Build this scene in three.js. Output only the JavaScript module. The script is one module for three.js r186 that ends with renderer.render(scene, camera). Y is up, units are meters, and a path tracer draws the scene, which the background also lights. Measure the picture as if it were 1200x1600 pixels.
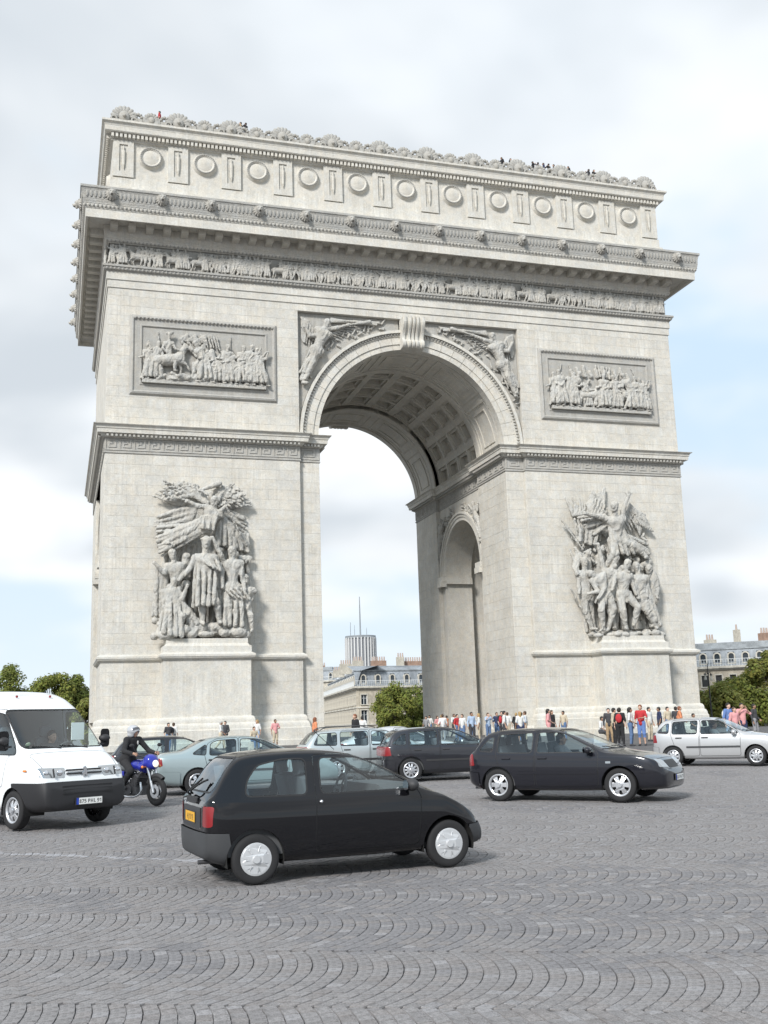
import * as THREE from 'three';
import { mergeGeometries } from 'three/addons/utils/BufferGeometryUtils.js';
import { ImprovedNoise } from 'three/addons/math/ImprovedNoise.js';

// ---------------------------------------------------------------- camera, sky, sun, exposure
const scene = new THREE.Scene();
const camera = new THREE.PerspectiveCamera(51.42, 0.75, 0.1, 4000);
camera.position.set(-25.1026, 1.7453, 83.5539);
camera.rotation.set(0.1974, -0.3007, -0.0315, 'YXZ');
scene.add(camera);
const renderer = new THREE.WebGLRenderer({ antialias: true });
renderer.toneMapping = THREE.LinearToneMapping;
renderer.toneMappingExposure = 1.25;
renderer.shadowMap.enabled = true;
const noise = new ImprovedNoise();
function fbm(x, y, z, o = 5) { let a = 0.5, s = 0; for (let i = 0; i < o; i++) { s += a * noise.noise(x, y, z); x *= 2.03; y *= 2.03; z *= 2.03; a *= 0.52; } return s; }
const clamp = (v, a = 0, b = 1) => Math.min(b, Math.max(a, v));
const lerp = (a, b, t) => a + (b - a) * t;
const sstep = (a, b, v) => { const t = clamp((v - a) / (b - a)); return t * t * (3 - 2 * t); };
function rng(seed) { let s = seed >>> 0; return () => { s = (s + 0x6D2B79F5) >>> 0; let t = s; t = Math.imul(t ^ (t >>> 15), t | 1); t ^= t + Math.imul(t ^ (t >>> 7), t | 61); return ((t ^ (t >>> 14)) >>> 0) / 4294967296; }; }
{ // broken cloud layer over pale blue, the same all round
  const w = 1024, h = 512, d = new Float32Array(w * h * 4);
  for (let j = 0; j < h; j++) for (let i = 0; i < w; i++) {
    const th = (i + 0.5) / w * 2 * Math.PI, ph = (0.5 - (j + 0.5) / h) * Math.PI;
    const dx = Math.cos(ph) * Math.cos(th), dy = Math.sin(ph), dz = Math.cos(ph) * Math.sin(th);
    const e = Math.max(dy, 0) + 0.16, px = dx / e * 0.62 + 7.7, pz = dz / e * 0.62 + 2.2;
    const wx = fbm(px * 0.8, 4.2, pz * 0.8, 3) * 0.7, wz = fbm(px * 0.8 + 9, 1.2, pz * 0.8, 3) * 0.7;
    const n = fbm(px + wx, 0.3, pz + wz, 6), m = fbm(px * 1.9 - wz, 7.7, pz * 1.9 + wx, 5);
    const cover = sstep(-0.16, 0.12, n + 0.3 * m);
    const thick = sstep(-0.06, 0.42, n - 0.3 * m);
    const puff = sstep(0.02, 0.3, m);
    const hz = Math.exp(-Math.max(dy, 0) * 5);
    const blue = [lerp(0.58, 0.86, hz), lerp(0.77, 0.95, hz), lerp(0.96, 1.01, hz)];
    const lum = lerp(lerp(1.03, 0.73, thick), 1.06, puff * 0.6 * (1 - 0.5 * thick));
    const cl = [lum * lerp(0.975, 0.895, thick), lum * lerp(1.0, 0.975, thick), lum * lerp(1.02, 1.055, thick)];
    const k = (j * w + i) * 4;
    for (let c = 0; c < 3; c++) { let v = lerp(blue[c], cl[c], cover); if (dy < 0) v = lerp(v, 0.45, sstep(0, -0.12, dy)); d[k + c] = v * 0.83; }
    d[k + 3] = 1;
  }
  const t = new THREE.DataTexture(d, w, h, THREE.RGBAFormat, THREE.FloatType);
  t.mapping = THREE.EquirectangularReflectionMapping; t.magFilter = THREE.LinearFilter; t.minFilter = THREE.LinearFilter;
  t.flipY = true; t.needsUpdate = true;
  scene.background = t; scene.environment = t;
}
const sun = new THREE.DirectionalLight(new THREE.Color(1, 0.968, 0.93), 3.4);
sun.position.set(-66, 76, 92); sun.target.position.set(0, 8, 20);
sun.castShadow = true; sun.shadow.radius = 22;
Object.assign(sun.shadow.camera, { left: -90, right: 90, top: 90, bottom: -90, near: 1, far: 400 });
sun.shadow.mapSize.set(4096, 4096);
scene.add(sun, sun.target);

// ---------------------------------------------------------------- helpers
const counts = {};
function numbered(n) { const c = counts[n] = (counts[n] ?? -1) + 1; return c ? n + '_' + String(c).padStart(3, '0') : n; }
function thing(name, label, category, pos = [0, 0, 0], turn = 0, group) {
  const o = new THREE.Group(); o.name = numbered(name); scene.add(o); o.position.set(...pos); o.rotation.y = turn;
  o.userData = { label, category }; if (group) o.userData.group = group; return o;
}
function part(name, geo, m, parent, kind) { const o = new THREE.Mesh(geo, m); o.name = name; o.castShadow = o.receiveShadow = true; if (kind) o.userData.kind = kind; (parent ?? scene).add(o); return o; }
function sub(name, parent, pos = [0, 0, 0]) { const g = new THREE.Group(); g.name = name; g.position.set(...pos); parent.add(g); return g; }
function tag(o, label, category, group) { o.name = numbered(o.name); o.userData.label = label; o.userData.category = category; if (group) o.userData.group = group; return o; }
const M4 = () => new THREE.Matrix4();
function xf(g, { p = [0, 0, 0], r = [0, 0, 0], s = [1, 1, 1] } = {}) { return g.applyMatrix4(M4().compose(new THREE.Vector3(...p), new THREE.Quaternion().setFromEuler(new THREE.Euler(...r)), new THREE.Vector3(...s))); }
function merge(list) { const l = list.map(g => g.index ? g.toNonIndexed() : g); for (const g of l) for (const k of Object.keys(g.attributes)) if (!['position', 'normal', 'uv'].includes(k)) g.deleteAttribute(k); return mergeGeometries(l, false); }
// quad soup
class Soup {
  constructor() { this.p = []; this.u = []; }
  tri(a, b, c, ua, ub, uc) { this.p.push(...a, ...b, ...c); this.u.push(...(ua ?? [a[0], a[1]]), ...(ub ?? [b[0], b[1]]), ...(uc ?? [c[0], c[1]])); }
  quad(a, b, c, d, ua, ub, uc, ud) { this.tri(a, b, c, ua, ub, uc); this.tri(a, c, d, ua, uc, ud); }
  geo() { const g = new THREE.BufferGeometry(); g.setAttribute('position', new THREE.Float32BufferAttribute(this.p, 3)); g.setAttribute('uv', new THREE.Float32BufferAttribute(this.u, 2)); g.computeVertexNormals(); return g; }
}
// world-scale uv by dominant normal
function boxUV(g, ox = 0, oy = 0) {
  if (g.index) g = g.toNonIndexed();
  const p = g.attributes.position, n = g.attributes.normal, u = new Float32Array(p.count * 2);
  for (let i = 0; i < p.count; i++) {
    const ax = Math.abs(n.getX(i)), ay = Math.abs(n.getY(i)), az = Math.abs(n.getZ(i)), x = p.getX(i), y = p.getY(i), z = p.getZ(i);
    let a, b; if (az >= ax && az >= ay) { a = x; b = y; } else if (ax >= ay) { a = z + 3.7; b = y; } else { a = x; b = z; }
    u[2 * i] = a + ox; u[2 * i + 1] = b + oy;
  }
  g.setAttribute('uv', new THREE.BufferAttribute(u, 2)); return g;
}
function box(x0, x1, y0, y1, z0, z1) { return boxUV(xf(new THREE.BoxGeometry(x1 - x0, y1 - y0, z1 - z0), { p: [(x0 + x1) / 2, (y0 + y1) / 2, (z0 + z1) / 2] })); }
// box with a chamfered front; dir = outward axis 'z+','z-','x+','x-' ; a..b along, y0..y1, from depth d0 to d1 (outwards)
function block(dir, a, b, y0, y1, d0, d1, ch = 0.02, ox = 0, oy = 0) {
  const s = new Soup(), sg = dir[1] === '+' ? 1 : -1, ax = dir[0];
  const P = (u, y, d) => ax === 'z' ? [u, y, d * sg] : [d * sg, y, u];
  const flip = (ax === 'z') === (sg > 0);
  const q = (A, B, C, D) => flip ? s.quad(A, B, C, D) : s.quad(A, D, C, B);
  const c = ch, o = [P(a, y0, d0), P(b, y0, d0), P(b, y1, d0), P(a, y1, d0)], m = [P(a, y0, d1 - c), P(b, y0, d1 - c), P(b, y1, d1 - c), P(a, y1, d1 - c)], f = [P(a + c, y0 + c, d1), P(b - c, y0 + c, d1), P(b - c, y1 - c, d1), P(a + c, y1 - c, d1)];
  q(f[0], f[1], f[2], f[3]);
  for (let i = 0; i < 4; i++) { const j = (i + 1) % 4; q(m[i], m[j], f[j], f[i]); q(o[i], o[j], m[j], m[i]); }
  return boxUV(s.geo(), ox, oy);
}
// sweep a profile [[out, y], ...] (bottom to top) along a plan path [[x, z], ...], outwards = left of travel seen from below
function sweep(profile, path, closed = false, back = null) {
  const s = new Soup(), n = path.length, off = [];
  for (let i = 0; i < n; i++) {
    const p = path[i], a = path[(i - 1 + n) % n], b = path[(i + 1) % n];
    let d1 = [p[0] - a[0], p[1] - a[1]], d2 = [b[0] - p[0], b[1] - p[1]];
    if (!closed && i === 0) d1 = d2; if (!closed && i === n - 1) d2 = d1;
    const l1 = Math.hypot(...d1), l2 = Math.hypot(...d2);
    const n1 = [-d1[1] / l1, d1[0] / l1], n2 = [-d2[1] / l2, d2[0] / l2];
    const k = 1 + n1[0] * n2[0] + n1[1] * n2[1]; off.push([(n1[0] + n2[0]) / k, (n1[1] + n2[1]) / k]);
  }
  const pr = back === null ? profile : [[back, profile[0][1]], ...profile, [back, profile[profile.length - 1][1]]];
  let acc = 0; const at = (i, q) => [path[i][0] + off[i][0] * q[0], q[1], path[i][1] + off[i][1] * q[0]];
  for (let i = 0; i < (closed ? n : n - 1); i++) {
    const j = (i + 1) % n, len = Math.hypot(path[j][0] - path[i][0], path[j][1] - path[i][1]); let v = 0;
    for (let k = 0; k + 1 < pr.length; k++) {
      const A = pr[k], B = pr[k + 1], dv = Math.hypot(A[0] - B[0], A[1] - B[1]), v0 = A[1] + v * 0.01;
      s.quad(at(i, A), at(j, A), at(j, B), at(i, B), [acc, v0], [acc + len, v0], [acc + len, v0 + dv], [acc, v0 + dv]); v += dv;
    }
    acc += len;
  }
  if (!closed) for (const i of [0, n - 1]) { // end caps as fans
    for (let k = 1; k + 1 < pr.length; k++) i ? s.tri(at(i, pr[0]), at(i, pr[k + 1]), at(i, pr[k])) : s.tri(at(i, pr[0]), at(i, pr[k]), at(i, pr[k + 1]));
  }
  return s.geo();
}
function ovolo(x0, y0, x1, y1, n = 5, convex = true) { const r = []; for (let i = 0; i <= n; i++) { const t = i / n * Math.PI / 2; r.push(convex ? [x0 + (x1 - x0) * Math.sin(t), y0 + (y1 - y0) * (1 - Math.cos(t))] : [x0 + (x1 - x0) * (1 - Math.cos(t)), y0 + (y1 - y0) * Math.sin(t)]); } return r; }

// ---------------------------------------------------------------- textures (tileable value noise)
function tileNoise(size, cells, seed) {
  const r = rng(seed), g = new Float32Array(cells * cells).map(() => r()), out = new Float32Array(size * size);
  for (let y = 0; y < size; y++) { const fy = y / size * cells, y0 = Math.floor(fy), ty = fy - y0, sy = ty * ty * (3 - 2 * ty);
    for (let x = 0; x < size; x++) { const fx = x / size * cells, x0 = Math.floor(fx), tx = fx - x0, sx = tx * tx * (3 - 2 * tx);
      const a = g[(y0 % cells) * cells + x0 % cells], b = g[(y0 % cells) * cells + (x0 + 1) % cells], c = g[((y0 + 1) % cells) * cells + x0 % cells], e = g[((y0 + 1) % cells) * cells + (x0 + 1) % cells];
      out[y * size + x] = lerp(lerp(a, b, sx), lerp(c, e, sx), sy); } }
  return out;
}
function layers(size, list, seed) { const o = new Float32Array(size * size); list.forEach(([c, a], i) => { const n = tileNoise(size, c, seed + i * 17); for (let k = 0; k < o.length; k++) o[k] += (n[k] - 0.5) * 2 * a; }); return o; }
function tex(size, fn, metres, srgb = true) {
  const d = new Uint8Array(size * size * 4);
  for (let k = 0; k < size * size; k++) { const c = fn(k, k % size, (k / size) | 0); for (let i = 0; i < 3; i++) d[4 * k + i] = clamp(Array.isArray(c) ? c[i] : c) * 255; d[4 * k + 3] = 255; }
  const t = new THREE.DataTexture(d, size, size); t.wrapS = t.wrapT = THREE.RepeatWrapping; t.magFilter = THREE.LinearFilter; t.minFilter = THREE.LinearMipmapLinearFilter; t.generateMipmaps = true;
  t.repeat.set(1 / metres, 1 / metres); if (srgb) t.colorSpace = THREE.SRGBColorSpace; t.needsUpdate = true; return t;
}
const std = (c, rough = 0.9, o = {}) => new THREE.MeshStandardMaterial({ color: Array.isArray(c) ? new THREE.Color().setRGB(...c) : c, roughness: rough, metalness: 0, side: THREE.DoubleSide, ...o });
const phys = (c, rough, o = {}) => new THREE.MeshPhysicalMaterial({ color: Array.isArray(c) ? new THREE.Color().setRGB(...c) : c, roughness: rough, side: THREE.DoubleSide, ...o });
// ---------------------------------------------------------------- ground: the domed round-about, sett paving, plaza
const SX = [-300, -60, -15, 0, 12, 20, 30, 40, 55, 70, 90], SY = [-2.2, -0.6, -0.1, 0, 0.062, 0.135, 0.225, 0.325, 0.43, 0.505, 0.525];
function groundY(x, z) {
  const s = 87.2 - Math.hypot(x, z); if (s <= SX[0]) return SY[0]; if (s >= 90) return 0.53;
  let i = 0; while (s > SX[i + 1]) i++;
  const t = (s - SX[i]) / (SX[i + 1] - SX[i]); return lerp(SY[i], SY[i + 1], t);
}
const MB = {};
{
  const n = layers(1024, [[4, 0.10], [16, 0.10], [64, 0.10], [256, 0.16], [512, 0.1]], 5), b = layers(1024, [[128, 0.5], [512, 0.5]], 77);
  const map = tex(1024, k => { const v = 0.72 + n[k] * 0.62; return [v, v * 0.992, v * 1.005]; }, 7);
  const bmp = tex(1024, k => 0.5 + b[k] * 0.5, 7, false);
  MB.road = std([0.388, 0.38, 0.37], 0.88, { map, bumpMap: bmp, bumpScale: 0.012 });
  MB.bed = std([0.21, 0.206, 0.2], 1, { map, bumpMap: bmp, bumpScale: 0.006 });
  MB.plaza = std([0.2, 0.197, 0.19], 0.9, { map });
  MB.mapG = map; MB.bmpG = bmp;
}
function radial(r0, r1, nr, na, dy, pow = 1) {
  const P = [], U = [], I = [];
  for (let i = 0; i <= nr; i++) { const r = lerp(r0, r1, Math.pow(i / nr, pow)); for (let j = 0; j <= na; j++) { const a = j / na * 2 * Math.PI, x = r * Math.cos(a), z = r * Math.sin(a); P.push(x, groundY(x, z) + dy, z); U.push(x, z); } }
  for (let i = 0; i < nr; i++) for (let j = 0; j < na; j++) { const a = i * (na + 1) + j, b = a + na + 1; I.push(a, a + 1, b, a + 1, b + 1, b); }
  const g = new THREE.BufferGeometry(); g.setAttribute('position', new THREE.Float32BufferAttribute(P, 3)); g.setAttribute('uv', new THREE.Float32BufferAttribute(U, 2)); g.setIndex(I); g.computeVertexNormals(); return g;
}
const ROAD = new THREE.Group(); ROAD.name = 'road'; ROAD.userData = { kind: 'structure' }; scene.add(ROAD);
{
  // paved road surface; near the viewer the setts themselves stand on the sunk bedding
  const g = radial(0.01, 380, 200, 180, -0.011);
  part('bedding', g, MB.bed, ROAD);
  const far = radial(380, 2600, 6, 90, -0.031); const o = part('ground', far, MB.road, null); o.userData.kind = 'structure';
  const plaza = new THREE.Group(); plaza.name = 'plaza'; plaza.userData = { kind: 'structure' }; scene.add(plaza);
  part('paving', radial(0.01, 47.7, 30, 160, 0.09), MB.plaza, plaza);
  const ks = []; for (let i = 0; i < 190; i++) { const a = i / 190 * 2 * Math.PI, a1 = (i + 0.96) / 190 * 2 * Math.PI, s = new Soup(), y = groundY(48, 0);
    const q = (r, t, yy) => [r * Math.cos(t), yy, r * Math.sin(t)]; const A = [[48, y - 0.05], [48, y + 0.09], [47.96, y + 0.115], [47.7, y + 0.115]];
    for (let k = 0; k < 3; k++) s.quad(q(A[k][0], a, A[k][1]), q(A[k][0], a1, A[k][1]), q(A[k + 1][0], a1, A[k + 1][1]), q(A[k + 1][0], a, A[k + 1][1])); ks.push(s.geo()); }
  for (const g2 of ks) part('kerb_stone', g2, MB.plaza, plaza);
}
{ // segmental arc setts: bands 1.6 m deep, rows 0.112 m apart bulging one way
  const D = [Math.cos(0.4636), Math.sin(0.4636)], N = [-D[1], D[0]]; // along band / across
  const O = [-22.86, 75.14], B = 1.6, ROW = 0.112, R = rng(31);
  const shapes = []; // four worn setts
  for (let v = 0; v < 4; v++) { const s = new Soup(), r = rng(v + 50), j = () => (r() - 0.5) * 0.1; const t = [], m = [], b = [];
    for (const [x, z] of [[-1, -1], [1, -1], [1, 1], [-1, 1]]) { const jx = j(), jz = j(); b.push([x * 0.5 + jx * 0.3, -1, z * 0.5 + jz * 0.3]); m.push([x * 0.5 + jx * 0.3, -0.12, z * 0.5 + jz * 0.3]); t.push([x * 0.482 + jx * 0.25, j() * 0.08, z * 0.482 + jz * 0.25]); }
    const uv = p => [p[0] * 0.4 + v * 1.7, p[2] * 0.4 + p[1] * 0.2 + v]; s.quad(t[3], t[2], t[1], t[0], uv(t[3]), uv(t[2]), uv(t[1]), uv(t[0])); for (let i = 0; i < 4; i++) { const k = (i + 1) % 4; s.quad(m[k], m[i], t[i], t[k]); s.quad(b[k], b[i], m[i], m[k]); }
    shapes.push(s.geo()); }
  const tint = [[0.385, 0.376, 0.364], [0.405, 0.395, 0.382], [0.34, 0.336, 0.334], [0.395, 0.377, 0.358], [0.46, 0.455, 0.448]];
  const mats = tint.map(c => std(c, 0.8, { map: MB.mapG, bumpMap: MB.bmpG, bumpScale: 0.003 }));
  const F = [Math.sin(0.3007), -Math.cos(0.3007)], cam = [-25.1, 83.55];
  const list = [];
  for (let b = -8; b < 36; b++) {
    const rows = 800;
    for (let k = -rows; k < rows; k++) {
      // quick reject per row
      const cx = O[0] + D[0] * k * ROW - N[0] * (b + 0.5) * B, cz = O[1] + D[1] * k * ROW - N[1] * (b + 0.5) * B;
      const dep = (cx - cam[0]) * F[0] + (cz - cam[1]) * F[1], lat = (cx - cam[0]) * -F[1] + (cz - cam[1]) * F[0];
      if (dep < 3 || dep > 46 || Math.abs(lat) > dep * 0.48 + 4) continue;
      let v = 0; const wob = (R() - 0.5) * 0.004;
      while (v < B - 0.03) {
        const len = Math.min(0.085 + R() * 0.05, B - v), vm = v + len / 2, t = vm / B * 2 - 1;
        const bul = 0.23 * (1 - t * t), slope = 0.23 * -2 * t * 2 / B;   // d(bulge)/dv
        const a = k * ROW + bul + wob + (R() - 0.5) * 0.004;
        const x = O[0] + D[0] * a - N[0] * (b * B + vm), z = O[1] + D[1] * a - N[1] * (b * B + vm);
        v += len;
        // row is squeezed where it runs slantwise
        const cs = 1 / Math.sqrt(1 + slope * slope);
        list.push([x, z, Math.atan(slope), ROW * cs * (0.938 + R() * 0.04), len / cs * (0.955 + R() * 0.04), (R() - 0.5) * 0.004 - (R() < 0.02 ? 0.005 : 0), R()]);
      }
    }
  }
  const bandAng = Math.atan2(-D[1], D[0]);
  const dist = l => Math.hypot(l[0] - cam[0], l[1] - cam[1]);
  list.sort((p, q) => dist(p) - dist(q));
  const near = list.filter(l => { const dep = (l[0] - cam[0]) * F[0] + (l[1] - cam[1]) * F[1], lat = (l[0] - cam[0]) * -F[1] + (l[1] - cam[1]) * F[0]; return dep > 6.35 && Math.abs(lat) < dep * 0.355; }).slice(0, 300);
  const nearSet = new Set(near), q = new THREE.Quaternion(), sc = new THREE.Vector3(), ps = new THREE.Vector3(), up = new THREE.Vector3(0, 1, 0);
  const pal = mats.length, patch = (x, z) => Math.hypot((x + 20.6) * 0.8, z - 74.2) + fbm(x, 5, z, 3) * 3 < 2.0 ? 2 : clamp(Math.floor((fbm(x * 0.35, 2, z * 0.35, 3) + 0.5) * 3.2), 0, 2);
  const mtx = l => M4().compose(ps.set(l[0], groundY(l[0], l[1]) + l[5], l[1]), q.setFromAxisAngle(up, bandAng - l[2]), sc.set(l[3], 0.06, l[4]));
  for (const l of near) { const m = part('sett', shapes[Math.floor(l[6] * 397) % 4], mats[l[6] < 0.06 ? 4 : l[6] < 0.3 ? 3 : patch(l[0], l[1])], ROAD); m.applyMatrix4(mtx(l)); }
  // worn remains of a painted line on some setts
  const worn = l => { const dx = l[0] + 25.81, dz = l[1] - 66.55, t = dx * 0.731 + dz * 0.682, d = Math.abs(dx * 0.682 - dz * 0.731); return t > -2.5 && t < 3.6 && d < 0.085 && (l[6] * 53.3) % 1 < 0.62; };
  const rest = list.filter(l => !nearSet.has(l)); const mi = std([1, 1, 1], 0.8, { map: MB.mapG, bumpMap: MB.bmpG, bumpScale: 0.006 });
  const im = new THREE.InstancedMesh(shapes[0], mi, rest.length), col = new THREE.Color();
  rest.forEach((l, i) => { im.setMatrixAt(i, mtx(l)); const c = worn(l) ? [0.6, 0.61, 0.62] : tint[l[6] < 0.06 ? 4 : l[6] < 0.3 ? 3 : patch(l[0], l[1])], f = 0.92 + 0.16 * ((l[6] * 91.7) % 1); im.setColorAt(i, col.setRGB(c[0] * f, c[1] * f, c[2] * f)); });
  im.name = 'setts'; im.userData.kind = 'stuff'; im.receiveShadow = im.castShadow = true; ROAD.add(im);
  console.log('setts', list.length);
}
// beyond the built setts the same paving as one sheet
{
  const F = [Math.sin(0.3007), -Math.cos(0.3007)], cam = [-25.1, 83.55];
  const g = radial(0.01, 380, 200, 180, -0.004), p = g.attributes.position, I = g.index.array, keep = [];
  const dep = i => (p.getX(i) - cam[0]) * F[0] + (p.getZ(i) - cam[1]) * F[1], lat = i => Math.abs((p.getX(i) - cam[0]) * -F[1] + (p.getZ(i) - cam[1]) * F[0]);
  for (let i = 0; i < I.length; i += 3) { const t = [I[i], I[i + 1], I[i + 2]]; const inside = t.every(k => dep(k) > 2.5 && dep(k) < 46 && lat(k) < dep(k) * 0.48 + 4); if (!inside) keep.push(...t); }
  g.setIndex(keep); part('paving', g, MB.road, ROAD);
}
// ---------------------------------------------------------------- the triumphal arch
const stoneMats = [];
{
  const S = 1024;
  const n = layers(S, [[3, 0.03], [9, 0.025], [30, 0.02], [120, 0.025], [400, 0.045]], 11), st = layers(S, [[40, 0.5]], 91), b = layers(S, [[60, 0.4], [250, 0.6]], 19);
  // faint rain streaks: noise stretched vertically, breaking off here and there
  const aniso = (cx, cy, seed) => { const r = rng(seed), g = new Float32Array(cx * cy).map(() => r()), o = new Float32Array(S * S); for (let y = 0; y < S; y++) { const fy = y / S * cy, y0 = Math.floor(fy), t = fy - y0, sy = t * t * (3 - 2 * t); for (let x = 0; x < S; x++) { const fx = x / S * cx, x0 = Math.floor(fx), u = fx - x0, sx = u * u * (3 - 2 * u), q = (i, j) => g[(j % cy) * cx + i % cx]; o[y * S + x] = lerp(lerp(q(x0, y0), q(x0 + 1, y0), sx), lerp(q(x0, y0 + 1), q(x0 + 1, y0 + 1), sx), sy); } } return o; };
  const streak = aniso(150, 7, 7), st2 = aniso(60, 5, 8), sv = tileNoise(S, 6, 9); for (let i = 0; i < S * S; i++) streak[i] = (streak[i] * 0.6 + st2[i] * 0.4 - 0.5) * sstep(0.3, 0.75, sv[i]);
  const map = tex(S, k => { const v = 0.88 + n[k] + streak[k] * 0.1, w = st[k] * 0.018; return [v + w, v, v - w * 1.4 - 0.008]; }, 9);
  const bmp = tex(S, k => 0.5 + b[k] * 0.5, 9, false);
  for (const c of [[0.745, 0.712, 0.65], [0.732, 0.697, 0.632], [0.76, 0.73, 0.67], [0.745, 0.706, 0.638], [0.725, 0.695, 0.64]]) stoneMats.push(std(c, 0.93, { map, bumpMap: bmp, bumpScale: 0.014 }));
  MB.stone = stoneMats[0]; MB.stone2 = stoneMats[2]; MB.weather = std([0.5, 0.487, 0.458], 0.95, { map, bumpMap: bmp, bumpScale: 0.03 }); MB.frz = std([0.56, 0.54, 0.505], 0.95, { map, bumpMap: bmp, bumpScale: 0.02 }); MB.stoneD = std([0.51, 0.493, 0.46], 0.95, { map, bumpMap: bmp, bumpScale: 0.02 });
  MB.sculpt = std([0.6, 0.58, 0.54], 0.93, { map, bumpMap: bmp, bumpScale: 0.05 });
  
  
}
const ARCH = thing('triumphal_arch', 'huge pale stone triumphal arch with sculpted piers in the middle of the square', 'arch');
const Y = { g: 0.45, pt: 2.6, bt: 6.75, fb: 20.47, it: 22.39, spring: 22.34, ab: 31.95, frb: 34.13, frt: 35.95, sof: 37.02, ct: 38.9, att: 43.95, act: 45.25 };
const XJ = 7.31, XS = 8.81, XW = 22.38, ZF = 11.05, ZJ = 10.7, ZP = 5.1, XM = 7.62;
const A = (name, g, m, kind) => part(name, g, m ?? MB.stone, ARCH, kind);
// core masses (behind the ashlar facing)
{
  const ex = (sh, d) => new THREE.ExtrudeGeometry(sh, { depth: d, bevelEnabled: false, curveSegments: 40 });
  const opening = r => { const s = new THREE.Shape(); s.moveTo(-21.9, Y.g); s.lineTo(-r, Y.g); s.lineTo(-r, Y.spring); s.absarc(0, Y.spring, r, Math.PI, 0, true); s.lineTo(r, Y.g); s.lineTo(21.9, Y.g); s.lineTo(21.9, 38.6); s.lineTo(-21.9, 38.6); s.closePath(); return s; };
  for (const k of [1, -1]) A('facade_wall', boxUV(xf(ex(opening(XJ + 0.12), 5.35), { p: [0, 0, k > 0 ? ZP : -ZP - 5.35] })), MB.stone);
  // mid vault block
  const v = new THREE.Shape(); v.moveTo(-21.9, 20.3); v.lineTo(-8.35, 20.3); v.lineTo(-8.35, Y.spring); v.absarc(0, Y.spring, 8.35, Math.PI, 0, true); v.lineTo(8.35, 20.3); v.lineTo(21.9, 20.3); v.lineTo(21.9, 38.6); v.lineTo(-21.9, 38.6); v.closePath();
  A('vault_block', boxUV(xf(ex(v, 2 * ZP), { p: [0, 0, -ZP] })), MB.stone);
  // piers between the two facades, each with a vaulted side passage
  const pass = (r, cy) => { const s = new THREE.Shape(); s.moveTo(-ZP, Y.g); s.lineTo(-r, Y.g); s.lineTo(-r, cy); s.absarc(0, cy, r, Math.PI, 0, true); s.lineTo(r, Y.g); s.lineTo(ZP, Y.g); s.lineTo(ZP, 20.9); s.lineTo(-ZP, 20.9); s.closePath(); return s; };
  for (const k of [1, -1]) for (const [x0, x1, r, cy] of [[XM, 10.1, 4.22, 14.45], [10.1, 19.6, 4.95, 14.3], [19.6, 22.0, 4.22, 14.45]]) {
    const g = ex(pass(r, cy), x1 - x0); g.rotateY(Math.PI / 2); g.translate(k > 0 ? x0 : -x1, 0, 0); A('side_passage', boxUV(g), MB.stone);
  }
  A('attic_block', box(-22.2, 22.2, 38.6, 45.0, -10.6, 10.6), MB.stone);
}
// ashlar facing
const faceBlocks = [];
function courses(dir, a, b, y0, y1, d0, d1, rank, bw = 1.5, hole) {
  const R = rng(Math.round((a + 50) * 13 + y0 * 7 + d1 * 3)), n = Math.max(1, Math.round((y1 - y0) / 0.74)), h = (y1 - y0) / n;
  for (let i = 0; i < n; i++) {
    let u = a, first = true;
    while (u < b - 0.01) { let w = bw * (0.8 + 0.45 * R()); if (first) { w = i % 2 ? bw * 0.55 : bw; first = false; } if (b - u - w < bw * 0.45) w = b - u;
      const yy = y0 + i * h; if (!(hole && hole(u, u + w, yy, yy + h))) faceBlocks.push({ g: block(dir, u + 0.002, u + w - 0.002, yy + 0.002, yy + h - 0.002, d0, d1 + (R() - 0.5) * 0.006, 0.007), rank, c: Math.floor(R() * 5), yy });
      u += w; }
  }
}
for (const k of [1, -1]) {
  const lo = k > 0 ? XS : -XW, hi = k > 0 ? XW : -XS;
  const behind = k > 0 ? (u0, u1, y0, y1) => u0 > 13.2 && u1 < 18.6 && y1 < 6.4 : (u0, u1, y0, y1) => u0 > -18.6 && u1 < -12.9 && y1 < 6.4;
  courses('z+', lo, hi, Y.pt, Y.bt - 0.35, ZJ - 0.25, ZF, 0, 1.5, behind);
  courses('z+', lo, hi, Y.bt, Y.fb, ZJ - 0.25, ZF, 1);
  courses('z+', lo, hi, Y.it - 0.05, Y.ab, ZJ - 0.25, ZF, 3);
  courses('z+', k > 0 ? XJ : -XS, k > 0 ? XS : -XJ, 1.2, Y.fb, ZJ - 0.25, ZJ, 2, 1.5);
  // jamb pilasters of the great arch
  for (const [z0, z1] of [[ZP, ZJ - 0.26], [-ZJ, -ZP]]) courses(k > 0 ? 'x-' : 'x+', z0, z1, 1.2, Y.fb, -(XJ + 0.14), -XJ, 2, 1.6);
  // outer side
  courses(k > 0 ? 'x+' : 'x-', ZP - 0.6, ZF - 0.01, Y.pt, Y.fb, 21.85, XW, 4, 1.6); courses(k > 0 ? 'x+' : 'x-', -ZF, -ZP + 0.6, Y.pt, Y.fb, 21.85, XW, 4, 1.6);
  courses(k > 0 ? 'x+' : 'x-', -ZF, ZF - 0.01, Y.it, Y.ab, 21.85, XW, 4, 1.6);
  A('back_facing', box(lo, hi, 1.2, Y.ab, -ZF, -ZJ + 0.25), MB.stone);
}
{
  faceBlocks.sort((p, q) => p.rank - q.rank || p.yy - q.yy);
  faceBlocks.slice(0, 300).forEach(f => A('ashlar_block', f.g, stoneMats[f.c]));
  const rest = faceBlocks.slice(300); for (let c = 0; c < 5; c++) { const l = rest.filter(f => f.c === c).map(f => f.g); if (l.length) A('ashlar_facing', merge(l), stoneMats[c], 'stuff'); }
}
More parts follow.
